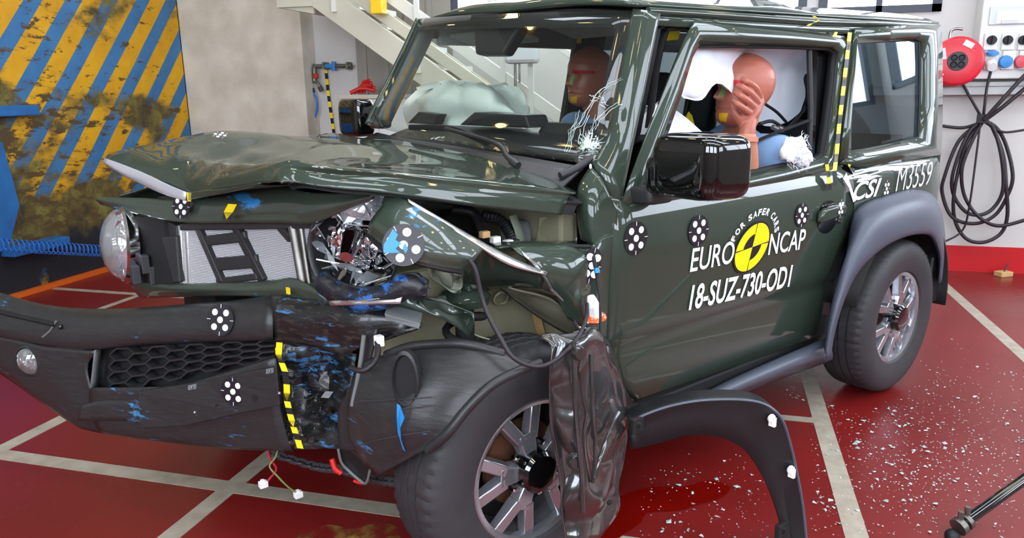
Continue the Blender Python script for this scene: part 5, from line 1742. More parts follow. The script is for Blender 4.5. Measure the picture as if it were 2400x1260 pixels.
MB().lathe([(0.0001, 0.002), (0.063, 0.002)], 28, M4 @ Matrix.Diagonal((0.9, 0.42, 1, 1))).build('opening_back', 'black_matt', sl)
MB().add(KP([[(930, 945, -0.76), (938, 950, -0.765), (948, 978, -0.765), (938, 1002, -0.755), (940, 1030, -0.75), (950, 1058, -0.74), (944, 1052, -0.74), (932, 1012, -0.752), (930, 985, -0.76)]])[0], [tuple(range(9))]).build('paint_transfer', 'sticker_blue', cpn, solid=0.001)

for q in ([(842, 940, -0.60), (900, 938, -0.675), (960, 934, -0.755), (1010, 930, -0.805)], [(832, 1045, -0.565), (890, 1030, -0.68), (950, 1018, -0.76), (1010, 1010, -0.82)], [(845, 965, -0.59), (930, 960, -0.72), (1010, 950, -0.81)]):
    MB().tube(cr(KP([q])[0], 5), 0.0014, 5).build('wing_crease', 'dark_grey', cpn, smooth=60)
# tape down the bumper
mb = MB()
tp_ = [(655, 802), (653, 830), (668, 870), (672, 900), (673, 940), (680, 970), (688, 1000), (698, 1030), (704, 1050)]
tape_strip(mb, [K(a, b, y=by(a) - 0.035) for a, b in tp_], 0.020, (0.55, -0.8, 0), 0.024)
mb.build('tape', ['tape_yellow', 'tape_black'], bm_, solid=0.001)
for (a, b, yy) in ((676, 680, -0.25), (651, 822, -0.26)):
    q = K(a, b, y=yy)
    MB().box(q - V((0.004, 0.008, 0.010)), q + V((0.002, 0.008, 0.008))).build('tape', 'tape_yellow', bm_)

# ---- loose wires under the bumper
MB().tube(cr(KP([[(628, 1050, -0.15), (634, 1075, -0.16), (648, 1098, -0.18), (633, 1120, -0.17), (622, 1132, -0.17)]])[0], 5), 0.0035, 6).build('loose_wire', 'wire_red', car, smooth=60)
MB().tube(cr(KP([[(652, 1050, -0.17), (645, 1072, -0.17), (632, 1092, -0.17), (650, 1115, -0.19), (675, 1140, -0.21), (692, 1152, -0.22)]])[0], 5), 0.003, 6).build('loose_wire', 'wire_green', car, smooth=60)
for a, b, yy in ((617, 1134, -0.17), (699, 1158, -0.22)):
    q = K(a, b, y=yy)
    MB().box(q - V((0.012, 0.01, 0.009)), q + V((0.012, 0.01, 0.009))).box(q + V((-0.006, -0.008, 0.008)), q + V((0.005, 0.008, 0.014))).build('wire_connector', 'connector_white', car, bevel=0.002)
# drooping cables, indicator lamp, antenna
MB().tube(cr(KP([[(1098, 606, -0.82), (1115, 635, -0.83), (1130, 700, -0.84), (1150, 750, -0.86), (1172, 790, -0.88), (1200, 835, -0.905), (1240, 856, -0.925), (1280, 855, -0.935), (1325, 825, -0.94), (1360, 780, -0.90), (1375, 740, -0.85), (1376, 712, -0.80)]])[0], 7), 0.0055, 8).build('drooping_cable', 'cable_black', car, smooth=60)
MB().tube(cr(KP([[(884, 800, -0.60), (886, 825, -0.62), (876, 850, -0.63), (850, 868, -0.62), (820, 862, -0.58)]])[0], 6), 0.007, 8).build('drooping_cable', 'cable_black', car, smooth=60)
q = K(888, 798, y=-0.60)
MB().box(q - V((0.010, 0.012, 0.014)), q + V((0.010, 0.010, 0.014))).build('wire_connector', 'connector_white', car, bevel=0.003)
MB().tube([K(1275, 577, y=-0.72), K(1380, 577, y=-0.75), K(1387, 580, y=-0.755), K(1398, 640, y=-0.80), K(1407, 700, y=-0.84), K(1408, 842, y=-0.90)], [0.004, 0.006, 0.006, 0.005, 0.004, 0.004], 8).build('bent_antenna', 'black_matt', car, smooth=50)
MB().tube([K(1398, 628, y=-0.805), K(1400, 640, y=-0.81)], 0.008, 8).build('antenna_collar', 'sticker_blue', car, smooth=50)
q = K(1396, 745, y=-0.80)
il = MB().lathe([(0.001, 0.012), (0.03, 0.008), (0.036, 0.0), (0.03, -0.006), (0.001, -0.008)], 20, frame(q, (-0.1, -0.2, 1), (1, 0, 0)) @ Matrix.Diagonal((1, 0.7, 1, 1))).build('side_indicator', 'lamp_orange', car, smooth=50)
il['label'] = 'orange side indicator lens dangling with its white socket'
MB().tube([K(1396, 742, y=-0.80), K(1392, 718, y=-0.80), K(1386, 700, y=-0.79), K(1384, 693, y=-0.785)], [0.020, 0.018, 0.013, 0.010], 8).build('socket', 'connector_white', il)
# ================================================================ wheels
def spoke_mesh():
    """one forked spoke lying along local +X in the wheel disc plane (axis = local Z, outward +Z)"""
    mb = MB()

    def slab(p, q, w0, w1, h0, h1):
        p, q = V((*p, 0)), V((*q, 0))
        d = (q - p).normalized()
        s = V((-d.y, d.x, 0))
        a = [p - s * w0 / 2, p + s * w0 / 2, q + s * w1 / 2, q - s * w1 / 2]
        t = [p - s * w0 * 0.36 + V((0, 0, h0)), p + s * w0 * 0.36 + V((0, 0, h0)), q + s * w1 * 0.36 + V((0, 0, h1)), q - s * w1 * 0.36 + V((0, 0, h1))]
        b = [v + V((0, 0, -0.02)) for v in a]
        mb.add(b + t, [(0, 3, 2, 1), (4, 5, 6, 7), (0, 1, 5, 4), (1, 2, 6, 5), (2, 3, 7, 6), (3, 0, 4, 7)])
    slab((0.05, 0), (0.115, 0), 0.056, 0.074, 0.012, 0.012)
    slab((0.095, 0.016), (0.184, 0.058), 0.042, 0.044, 0.013, 0.004)
    slab((0.095, -0.016), (0.184, -0.058), 0.042, 0.044, 0.013, 0.004)
    return mb


def make_wheel(c, s, name_label=None, steer=0.0, yaw=0.0):
    """c: centre of the outer rim plane, s: -1 left side of the car, +1 right side"""
    ax = V((math.sin(steer) * s, s * math.cos(steer), 0))
    M4 = frame(c, ax, (math.cos(yaw), 0, math.sin(yaw)))
    rim = MB().lathe([(0.205, 0.004), (0.207, 0.0), (0.198, -0.006), (0.192, -0.03), (0.178, -0.06), (0.178, -0.17), (0.207, -0.18)], 64, M4).lathe([(0.205, 0.004), (0.198, 0.006), (0.186, 0.0), (0.182, -0.02)], 64, M4).build('wheel', 'alloy', car, smooth=40)
    if name_label:
        rim['label'] = name_label

    prof = [(0.200, 0.0), (0.208, 0.012), (0.225, 0.017), (0.262, 0.024), (0.285, 0.024), (0.30, 0.021), (0.316, 0.016), (0.331, 0.006), (0.339, -0.004),
            (0.343, -0.02), (0.344, -0.046), (0.336, -0.048), (0.336, -0.056), (0.345, -0.058), (0.346, -0.082), (0.338, -0.084), (0.338, -0.092), (0.346, -0.094),
            (0.345, -0.118), (0.336, -0.120), (0.336, -0.128), (0.344, -0.13), (0.343, -0.156), (0.339, -0.172), (0.331, -0.182), (0.30, -0.197), (0.262, -0.2), (0.225, -0.193), (0.2, -0.18)]

    def lug(i, j, r, h):
        if r > 0.329 and (h > -0.046 or h < -0.13):
            if i % 3 == 0:
                r -= 0.0055 if r > 0.335 else 0.003
        elif r > 0.342 and i % 4 == 1:
            r -= 0.003
        return r, h
    MB().lathe(prof, 180, M4, 0, False, lug).build('tyre', 'tyre_rubber', rim, smooth=32)
    sm = spoke_mesh()
    first = None
    for k in range(5):
        if first is None:
            first = sm.build('spoke', 'alloy', rim, bevel=0.003, smooth=30)
        else:
            first = None or first
        o = first if k == 0 else dupe(first, parent=rim)
        o.matrix_local = M4 @ Matrix.Rotation(2 * PI * k / 5 + 0.3, 4, 'Z') @ Matrix.Translation((0, 0, -0.012))
    hub = MB().lathe([(0.001, 0.034), (0.034, 0.034), (0.05, 0.030), (0.058, 0.02), (0.06, -0.03)], 32, M4).build('hub_cap', 'plastic_gloss', rim, smooth=30)
    mb = MB()
    for k in range(10):
        a = 2 * PI * k / 10
        mb.box((-0.006, -0.004, 0.0), (0.006, 0.004, 0.012), 0, M4 @ Matrix.Translation((0.04 * math.cos(a), 0.04 * math.sin(a), 0.026)) @ Matrix.Rotation(a, 4, 'Z'))
    nb = None
    for k in range(5):
        a = 2 * PI * k / 5 + 0.3 + PI / 5
        m4 = M4 @ Matrix.Translation((0.076 * math.cos(a), 0.076 * math.sin(a), -0.02))
        if nb is None:
            nb = MB().lathe([(0.001, 0.018), (0.009, 0.016), (0.010, 0.0)], 6).build('lug_nut', 'chrome', rim)
            o = nb
        else:
            o = dupe(nb, parent=rim)
        o.matrix_local = m4
    MB().lathe([(0.001, -0.06), (0.12, -0.06), (0.125, -0.07), (0.12, -0.085), (0.001, -0.085)], 40, M4).build('brake_disc', 'brake_rust', rim, smooth=40)
    MB().lathe([(0.177, -0.10), (0.001, -0.10)], 40, M4).build('wheel_back', 'black_matt', rim)
    return rim


fwc = K(1255, 1112, y=-0.79)
FWX = fwc.x
make_wheel(V((FWX, -0.79, 0.346)), -1, 'front left wheel with grey forked spokes half hidden by torn plastic', 0.03, 0.25)
make_wheel(V((2.25, -0.775, 0.346)), -1, 'rear left wheel with grey alloy spokes', 0.0, 0.9)
make_wheel(V((0.02, 0.775, 0.346)), 1, None, 0.0, 0.1)
make_wheel(V((2.25, 0.775, 0.346)), 1, None, 0.0, 0.6)
MB().tube([(FWX, -0.62, 0.33), (0.04, 0.62, 0.34)], 0.045, 14).ell((FWX, -0.58, 0.34), (0.08, 0.06, 0.10), 14, 10).ell((0.05, 0.12, 0.33), (0.12, 0.12, 0.12), 14, 10).build('front_axle', 'black_matt', car, smooth=60)
MB().tube([(2.25, -0.64, 0.34), (2.25, 0.64, 0.34)], 0.045, 14).ell((2.25, 0.1, 0.34), (0.13, 0.12, 0.13), 14, 10).build('rear_axle', 'black_matt', car, smooth=60)
# chain and red strap under the corner
ch = empty('tow_chain', (0, 0, 0), CAR_ROT)
cp0 = KP([[(640, 1062, -0.05), (740, 1092, -0.2), (800, 1100, -0.30), (860, 1118, -0.42), (920, 1128, -0.55), (980, 1130, -0.6)]])[0]
pts = cr(cp0, 8)
base = None
acc = 0.0
for i in range(0, len(pts) - 1):
    p, q = pts[i], pts[i + 1]
    if base is None:
        base = MB().tube([(0.018 * math.cos(a) * (1.35 if True else 1), 0.012 * math.sin(a), 0) for a in [2 * PI * k / 10 for k in range(10)]], 0.0045, 6, closed=True).build('chain_link', 'dark_grey', ch, smooth=60)
        o = base
    else:
        o = dupe(base, parent=ch)
    d = (q - p).normalized()
    o.matrix_local = Matrix.Translation((p + q) / 2) @ (align(V((0, 0, 1)).cross(d) if i % 2 else V((0, 0, 1)).cross(d).cross(d), d)).to_4x4()
tag(ch, 'dark steel chain sagging under the crushed bumper corner', 'chain')
MB().tube(cr(KP([[(778, 1075, -0.42), (786, 1098, -0.43), (800, 1108, -0.44)], ])[0], 5), 0.008, 8).build('red_clip', 'red_plastic', car, smooth=60)
MB().tube(cr(KP([[(830, 1126, -0.46), (845, 1131, -0.48), (856, 1128, -0.5)], ])[0], 5), 0.005, 8).build('red_clip', 'red_plastic', car, smooth=60)

# ================================================================ torn wheel arch liner hanging over the wheel
ln = KP([[(1262, 790, -0.86), (1300, 784, -0.88), (1345, 785, -0.88), (1395, 788, -0.87), (1428, 812, -0.84)],
         [(1292, 812, -0.90), (1318, 815, -0.92), (1358, 818, -0.93), (1400, 822, -0.92), (1438, 850, -0.88)],
         [(1288, 870, -0.91), (1320, 875, -0.93), (1358, 875, -0.95), (1405, 880, -0.93), (1458, 895, -0.89)],
         [(1288, 935, -0.91), (1322, 935, -0.93), (1362, 935, -0.955), (1408, 935, -0.93), (1468, 950, -0.89)],
         [(1290, 1005, -0.91), (1320, 1005, -0.935), (1365, 1005, -0.96), (1408, 1005, -0.94), (1470, 1020, -0.90)],
         [(1300, 1060, -0.91), (1325, 1055, -0.94), (1368, 1060, -0.96), (1405, 1060, -0.94), (1462, 1080, -0.90)],
         [(1310, 1110, -0.92), (1335, 1110, -0.945), (1372, 1115, -0.965), (1405, 1115, -0.95), (1450, 1140, -0.91)],
         [(1316, 1180, -0.93), (1338, 1180, -0.95), (1368, 1180, -0.965), (1402, 1180, -0.955), (1450, 1195, -0.92)],
         [(1325, 1275, -0.94), (1340, 1275, -0.95), (1358, 1275, -0.96), (1382, 1275, -0.955), (1402, 1265, -0.93)]])
lo = sheet('wheel_arch_liner', ln, 'liner_black', car, 9, 9, 0.003, (0.045, 6.0, 3.3), smooth=70)
lo['label'] = 'crumpled glossy black wheel arch liner hanging in front of the front wheel'
MB().tube(cr(KP([[(1345, 800, -0.95), (1347, 900, -0.965), (1352, 1000, -0.975), (1362, 1100, -0.985), (1366, 1200, -0.985)]])[0], 5), 0.006, 6).build('liner_ridge', 'liner_black', lo, smooth=60)
MB().tube(cr(KP([[(1385, 830, -0.945), (1388, 920, -0.96), (1392, 990, -0.965), (1396, 1060, -0.965), (1390, 1130, -0.97)]])[0], 5), 0.006, 6).build('liner_ridge', 'liner_black', lo, smooth=60)
MB().tube(cr(KP([[(1450, 965, -0.93), (1425, 1020, -0.95), (1405, 1075, -0.97), (1395, 1120, -0.975)]])[0], 5), 0.006, 6).build('liner_ridge', 'liner_black', lo, smooth=60)
for a, b, r_ in ((1358, 828, 0.018), (1348, 1081, 0.02)):
    MB().lathe([(0.001, 0.008), (r_ * 0.8, 0.008), (r_, 0.0), (r_, -0.01)], 18, frame(K(a, b, y=-0.97), (-0.2, -1, 0.1))).build('liner_clip', 'liner_black', lo, smooth=40)
MB().lathe([(0.001, 0.004), (0.007, 0.003), (0.008, 0)], 12, frame(K(1433, 941, y=-0.93), (-0.2, -1, 0.1))).build('rivet', 'steel', lo, smooth=40)
MB().lathe([(0.001, 0.004), (0.007, 0.003), (0.008, 0)], 12, frame(K(1428, 1176, y=-0.955), (-0.2, -1, 0.1))).build('hole', 'black_matt', lo, smooth=40)
# black panel behind the liner top, between fender and wheel
sheet('liner_top', KP([[(1262, 795, -0.84), (1300, 785, -0.86), (1345, 783, -0.86)], [(1262, 806, -0.80), (1300, 812, -0.82), (1345, 815, -0.82)]]), 'liner_black', lo, 4, 4, 0.004)
sheet('liner_rear', KP([[(1400, 790, -0.74), (1425, 800, -0.73), (1445, 870, -0.73)], [(1400, 900, -0.76), (1440, 900, -0.75), (1475, 930, -0.74)], [(1430, 1000, -0.74), (1470, 980, -0.74), (1520, 960, -0.70)]]), 'black_matt', lo, 4, 4, 0.006)

# ================================================================ detached flare leaning on the floor
pA = K(1478, 1015, y=-0.93)
pB = K(1893, 1300, z=0.0)
hn = (pB - pA)
hn = V((-hn.y, hn.x, 0)).normalized()
wv = hn.dot(pB)
FLp = lambda px, py, o=0.0: K(px, py, n=hn, w=wv + o)
oe = [(1476, 988), (1520, 968), (1575, 950), (1645, 938), (1730, 936), (1790, 946), (1830, 978), (1852, 1040), (1868, 1110), (1882, 1190), (1893, 1300)]
ie = [(1478, 1052), (1520, 1044), (1570, 1030), (1625, 1018), (1690, 1025), (1740, 1050), (1770, 1085), (1795, 1130), (1815, 1180), (1832, 1240), (1842, 1300)]
if hn.dot(V((0, -1, 0))) > 0:
    away = -hn
else:
    away = hn
mb = MB()
O_ = cr([FLp(*p) for p in oe], 4)
I_ = cr([FLp(*p) for p in ie], 4)
Md = [a.lerp(b, 0.5) + away * 0.02 for a, b in zip(O_, I_)]
O2 = [p + away * 0.055 + V((0.0, 0, 0.004)) for p in O_]
zmin = min(p.z for p in O_ + I_ + Md + O2)
fo = empty('loose_flare', (0, 0, 0), CAR_ROT)
mb.grid([O2, O_, Md, I_])
for p in mb.v:
    p.z = max(p.z, 0.004)
MATS['flare_inside'] = None
mat('flare_inside', (20, 20, 22), 0.38, vary=(6, (30, 30, 33), 0.6))
mb.build('flare_shell', ['flare_inside'], fo, smooth=50, solid=0.006)
MB().tube([V((p.x, p.y, max(p.z, 0.006))) for p in O_], 0.0045, 6).build('flare_rim', 'plastic_flare', fo, smooth=60)
for px, py in ((1806, 978), (1851, 1098)):
    q = FLp(px, py, 0) - away * 0.006
    MB().ell(q, (0.014, 0.010, 0.013), 8, 6).box(q - V((0.004, 0.012, 0.022)), q + V((0.006, 0.006, 0.004))).build('flare_clip', 'connector_white', fo, smooth=30)
for px, py in ((1490, 993), (1828, 1238)):
    q = FLp(px, py) - away * 0.006
    MB().box(q - V((0.022, 0.008, 0.022)), q + V((0.022, 0.008, 0.022))).lathe([(0.008, 0.002), (0.014, 0.002), (0.014, -0.001)], 12, frame(q - away * 0.01, -away)).build('flare_bracket', 'black_matt', fo, bevel=0.003)
tag(fo, 'detached black wheel arch flare standing on the red floor beside the front wheel', 'flare')

# ================================================================ mirrors
def rbox(name, lo, hi, m, parent, bev, mtx=None):
    return MB().box(lo, hi, 0, mtx).build(name, m, parent, smooth=60, bevel=bev)


def super_box(c, ax, ay, az, p=4.0, seg=40, ring=24):
    mb = MB()
    base = []
    for i in range(ring + 1):
        a = -PI / 2 + PI * i / ring
        row = []
        for k in range(seg):
            w_ = 2 * PI * k / seg
            f = lambda t: math.copysign(abs(t) ** (2 / p), t)
            row.append(V(c) + ax * f(math.cos(a)) * f(math.cos(w_)) + ay * f(math.cos(a)) * f(math.sin(w_)) + az * f(math.sin(a)))
        base.append(row)
    mb.grid(base, 0, True)
    return mb


mc_ = (K(1552, 395, x=0.60) + K(1706, 390, x=0.60)) / 2
half = (K(1706, 390, x=0.60) - K(1552, 395, x=0.60)).length / 2
zc0, zc1 = K(1640, 470, x=0.60).z, K(1640, 312, x=0.60).z
mc_.z = (zc0 + zc1) / 2
ml = super_box(mc_ + V((0.03, 0, 0)), V((0.075, -0.02, 0)), V((0.0, half, 0.0)), V((0.0, 0, (zc1 - zc0) / 2)), 5).build('door_mirror', 'plastic_gloss', car, smooth=80)
ml['label'] = 'big glossy black door mirror on the driver side'
a_ = V((0.62, -0.69, mc_.z - 0.055))
super_box((mc_ + V((0.02, half * 0.85, -0.03))), V((0.06, 0, 0)), V((0, 0.06, 0)), V((0, 0, (zc1 - zc0) * 0.33)), 4).build('mirror_shoulder', 'plastic_gloss', ml, smooth=80)
super_box(K(1525, 455, y=-0.735), V((0.055, 0, 0)), V((0, 0.05, 0)), V((0, 0, 0.026)), 5).build('mirror_arm', 'plastic_black', ml, smooth=80)
MB().prism([G(1500, 470, 0.012), G(1520, 420, 0.012), G(1556, 325, 0.012), G(1560, 330, 0.012), G(1556, 470, 0.012)], (0, 0.02, 0)).build('mirror_base', 'plastic_black', ml, bevel=0.006)
mr = super_box(K(835, 275, x=0.56), V((0.05, 0, 0)), V((0, 0.10, 0)), V((0, 0, 0.085)), 5).build('door_mirror', 'plastic_gloss', car, smooth=80)
mr['label'] = 'black door mirror on the passenger side'
super_box(K(890, 285, x=0.56), V((0.04, 0, 0)), V((0, 0.05, 0)), V((0, 0, 0.03)), 4).build('mirror_arm', 'plastic_gloss', mr, smooth=80)

# ================================================================ far side and rear of the body
for (x0, x1) in ((0.49, 1.83), (1.85, 2.72)):
    r_ = [[V((x, -y, z)) for x in (x0, (x0 + x1) / 2, x1)] for z, y in ((0.40, -0.70), (0.55, -0.722), (0.9, -0.73), (1.0, -0.716), (1.06, -0.69))]
    MB().grid(r_).build('body_side', 'paint', car, smooth=60, solid=0.02)
for pts in ([(1.53, 0.685, 1.05), (1.72, 0.685, 1.05), (1.78, 0.625, 1.60), (1.60, 0.625, 1.60)], [(2.50, 0.68, 1.05), (2.72, 0.68, 1.05), (2.72, 0.615, 1.63), (2.55, 0.615, 1.63)]):
    MB().prism([V(p) for p in pts], (0, -0.03, 0)).build('pillar', 'paint', car, bevel=0.006)
    MB().prism([V(p) + V((0, -0.035, 0)) for p in pts], (0, -0.015, 0)).build('pillar_trim', 'black_matt', car)
MB().add([V((1.73, 0.66, 1.08)), V((2.54, 0.66, 1.10)), V((2.56, 0.615, 1.56)), V((1.79, 0.615, 1.56))], [(0, 1, 2, 3)]).build('side_glass', 'tinted_glass', car, solid=0.004)
MB().box((0.80, 0.598, 1.535), (2.70, 0.632, 1.64)).build('roof_rail_trim', 'headliner', car, bevel=0.006)
MB().box((0.52, 0.64, 0.42), (1.70, 0.69, 1.13)).build('door_trim', 'plastic_black', car, bevel=0.015)
MB().box((1.72, 0.64, 0.42), (2.68, 0.69, 1.08)).build('side_trim', 'trim_grey', car, bevel=0.015)
MB().box((2.70, -0.69, 0.42), (2.745, 0.69, 1.08)).build('tailgate', 'paint', car, bevel=0.02)
MB().prism([V((2.715, -0.67, 1.08)), V((2.715, -0.61, 1.60)), V((2.715, -0.54, 1.60)), V((2.715, -0.59, 1.08))], (0.03, 0, 0)).build('pillar', 'paint', car, bevel=0.01)
MB().prism([V((2.715, 0.67, 1.08)), V((2.715, 0.61, 1.62)), V((2.715, 0.54, 1.62)), V((2.715, 0.59, 1.08))], (0.03, 0, 0)).build('pillar', 'paint', car, bevel=0.01)
MB().add([V((2.725, -0.59, 1.08)), V((2.725, -0.54, 1.58)), V((2.725, 0.54, 1.60)), V((2.725, 0.59, 1.08))], [(0, 1, 2, 3)]).build('rear_glass', 'tinted_glass', car, solid=0.004)
MB().box((2.70, -0.55, 1.55), (2.745, 0.55, 1.63)).build('tailgate_header', 'paint', car, bevel=0.01)
MB().lathe([(0.001, 0.0), (0.34, 0.0), (0.34, 0.17), (0.28, 0.20), (0.001, 0.20)], 40, frame((2.75, 0.05, 0.95), (1, 0, 0))).build('spare_wheel', 'tyre_rubber', car, smooth=40)
MB().box((2.60, -0.74, 0.40), (2.80, 0.74, 0.58)).build('rear_bumper', 'plastic_black', car, bevel=0.03)
MB().prism([K(2158, 612, y=-0.70), K(2200, 605, y=-0.70), K(2204, 625, y=-0.70), K(2165, 628, y=-0.70)], (0.03, 0.05, 0)).build('rear_reflector_bracket', 'trim_grey', car, bevel=0.004)

# ================================================================ cabin
dash = [[V((0.50, y, 1.14)) for y in (-0.62, -0.3, 0, 0.3, 0.62)], [V((0.66, y, 1.185)) for y in (-0.62, -0.3, 0, 0.3, 0.62)], [V((0.80, y, 1.175)) for y in (-0.62, -0.3, 0, 0.3, 0.62)], [V((0.86, y, 1.00)) for y in (-0.62, -0.3, 0, 0.3, 0.62)], [V((0.80, y, 0.75)) for y in (-0.62, -0.3, 0, 0.3, 0.62)]]
db = sheet('dashboard', dash, 'plastic_black', car, 3, 4, 0.02)
MB().prism([V((0.66, -0.52, 1.17)), V((0.66, -0.16, 1.17)), V((0.70, -0.18, 1.235)), V((0.70, -0.50, 1.235))], (0.12, 0, -0.01)).build('instrument_hood', 'plastic_black', db, bevel=0.015)
MB().prism([K(1075, 293, x=0.62), K(1240, 300, x=0.62), K(1230, 270, x=0.62), K(1110, 263, x=0.62)], (0.10, 0, 0)).build('dash_screen', 'plastic_black', db, bevel=0.006)
MB().prism([K(955, 288, x=0.66), K(1015, 292, x=0.66), K(1025, 268, x=0.66), K(980, 262, x=0.66)], (0.05, 0, 0)).build('dash_flap', 'plastic_black', db, bevel=0.004)


def bag(name, rows, m, th, parent=car, crum=(0.02, 9.0, 2.0), label=None):
    """soft cushion: front sheet from rows and a bulged back"""
    f_ = dense(rows, 5, 5)
    f_ = crumple(f_, crum[0], crum[1], crum[2], False, True)
    nn, mm = len(f_), len(f_[0])
    bk = []
    for i, r_ in enumerate(f_):
        bk.append([p + V(th) * (math.sin(PI * i / (nn - 1)) * math.sin(PI * j / (mm - 1))) ** 0.5 for j, p in enumerate(r_)])
    mb = MB().grid(f_).grid([r_[::-1] for r_ in bk])
    o = mb.build(name, m, parent, smooth=60, weld=True)
    if label:
        o['label'] = label
    return o


KX = lambda rows: [[K(a, b, x=c) for a, b, c in r] for r in rows]
bag('passenger_airbag', KX([[(975, 212, 0.86), (1030, 190, 0.86), (1085, 193, 0.86), (1140, 205, 0.86), (1190, 235, 0.86)],
                            [(948, 240, 0.80), (1020, 222, 0.74), (1090, 220, 0.72), (1150, 228, 0.74), (1205, 262, 0.80)],
                            [(945, 265, 0.80), (1015, 258, 0.72), (1090, 255, 0.70), (1150, 262, 0.72), (1216, 282, 0.80)],
                            [(955, 296, 0.82), (1020, 300, 0.76), (1090, 300, 0.74), (1150, 300, 0.76), (1220, 300, 0.82)]]), 'airbag_green', (0.22, 0.02, 0.0), crum=(0.055, 6.0, 2.0), label='deflated pale passenger airbag on the dashboard')
bag('airbag_flap', KX([[(975, 205, 0.82), (1010, 192, 0.82), (1032, 192, 0.82)], [(980, 215, 0.80), (1010, 208, 0.8), (1030, 206, 0.8)]]), 'airbag_green', (0.03, 0, 0))
bag('airbag_flap', KX([[(1080, 205, 0.80), (1088, 190, 0.82), (1098, 205, 0.82)], [(1060, 214, 0.78), (1080, 214, 0.78), (1100, 216, 0.8)]]), 'airbag_green', (0.03, 0, 0))
# driver airbag on the steering wheel
swc = V((0.98, -0.36, 1.04))
swm = frame(swc, (0.88, 0, 0.42), (0, 1, 0))
MB().tube([swm @ V((0.185 * math.cos(a), 0.185 * math.sin(a), 0)) for a in [2 * PI * k / 32 for k in range(32)]], 0.015, 8, closed=True).box((-0.17, -0.02, -0.03), (0.17, 0.02, 0.0), 0, swm).build('steering_wheel', 'plastic_black', car, smooth=50)
bag('driver_airbag', [[K(1545, 235, y=-0.50), K(1590, 262, y=-0.52), K(1625, 290, y=-0.52), K(1668, 330, y=-0.52)],
                      [K(1500, 280, y=-0.48), K(1545, 300, y=-0.54), K(1590, 325, y=-0.56), K(1640, 360, y=-0.56)],
                      [K(1490, 330, y=-0.48), K(1540, 360, y=-0.52), K(1590, 380, y=-0.54), K(1640, 400, y=-0.54)]], 'airbag_white', (0.1, 0.22, 0), crum=(0.015, 8, 1), label='deflated cream driver airbag behind the door mirror')
# curtain airbag along the roof rail
bag('curtain_airbag', [[K(1612, 104, y=-0.585), K(1660, 102, y=-0.58), K(1720, 102, y=-0.57), (K(1790, 103, y=-0.55)), K(1850, 106, y=-0.55), K(1890, 112, y=-0.55)],
                       [K(1596, 165, y=-0.59), K(1650, 160, y=-0.60), K(1700, 155, y=-0.565), K(1790, 160, y=-0.44), K(1850, 160, y=-0.45), K(1893, 165, y=-0.47)],
                       [K(1590, 212, y=-0.585), K(1640, 222, y=-0.60), K(1697, 180, y=-0.585), K(1790, 220, y=-0.43), K(1845, 225, y=-0.45), K(1890, 215, y=-0.47)],
                       [K(1602, 230, y=-0.58), K(1645, 234, y=-0.585), K(1692, 197, y=-0.58), K(1780, 290, y=-0.43), K(1840, 288, y=-0.45), K(1876, 262, y=-0.46)]], 'airbag_white', (0.02, 0.07, 0), crum=(0.016, 7, 5), label='white curtain airbag filling the driver window')
# torn white fibres of the seat airbag
random.seed(31)
fc = K(1862, 357, y=-0.69)
mb = MB()
for k in range(7):
    cc = fc + V((random.uniform(-0.055, 0.05), random.uniform(-0.015, 0.01), random.uniform(-0.032, 0.036)))
    rx, rz_ = random.uniform(0.03, 0.05), random.uniform(0.026, 0.038)
    mb.grid(crumple([[cc + V((rx * math.sin(a) * math.cos(w_), 0.022 * math.sin(a) * math.sin(w_), rz_ * math.cos(a))) for w_ in [2 * PI * q / 20 for q in range(21)]] for a in [PI * q / 12 for q in range(13)]], 0.022, 34, k, True))
for k in range(190):
    p = fc + V((random.uniform(-0.06, 0.05), random.uniform(-0.03, 0.0), random.uniform(-0.045, 0.05)))
    d = V((random.gauss(0.55, 0.7), random.gauss(-0.2, 0.4), random.gauss(0.1, 0.5))).normalized()
    e = p + d * random.uniform(0.012, 0.04)
    mb.tube([p, p.lerp(e, 0.5) + V((random.uniform(-0.006, 0.006), 0, random.uniform(-0.004, 0.01))), e + V((0, 0, random.uniform(-0.012, 0.002)))], [0.0012, 0.001, 0.0005], 3)
fz = mb.build('frayed_airbag', 'airbag_white', car, smooth=60)
fz['kind'] = 'stuff'
fz['label'] = 'frayed white airbag fibres at the rear of the driver window'


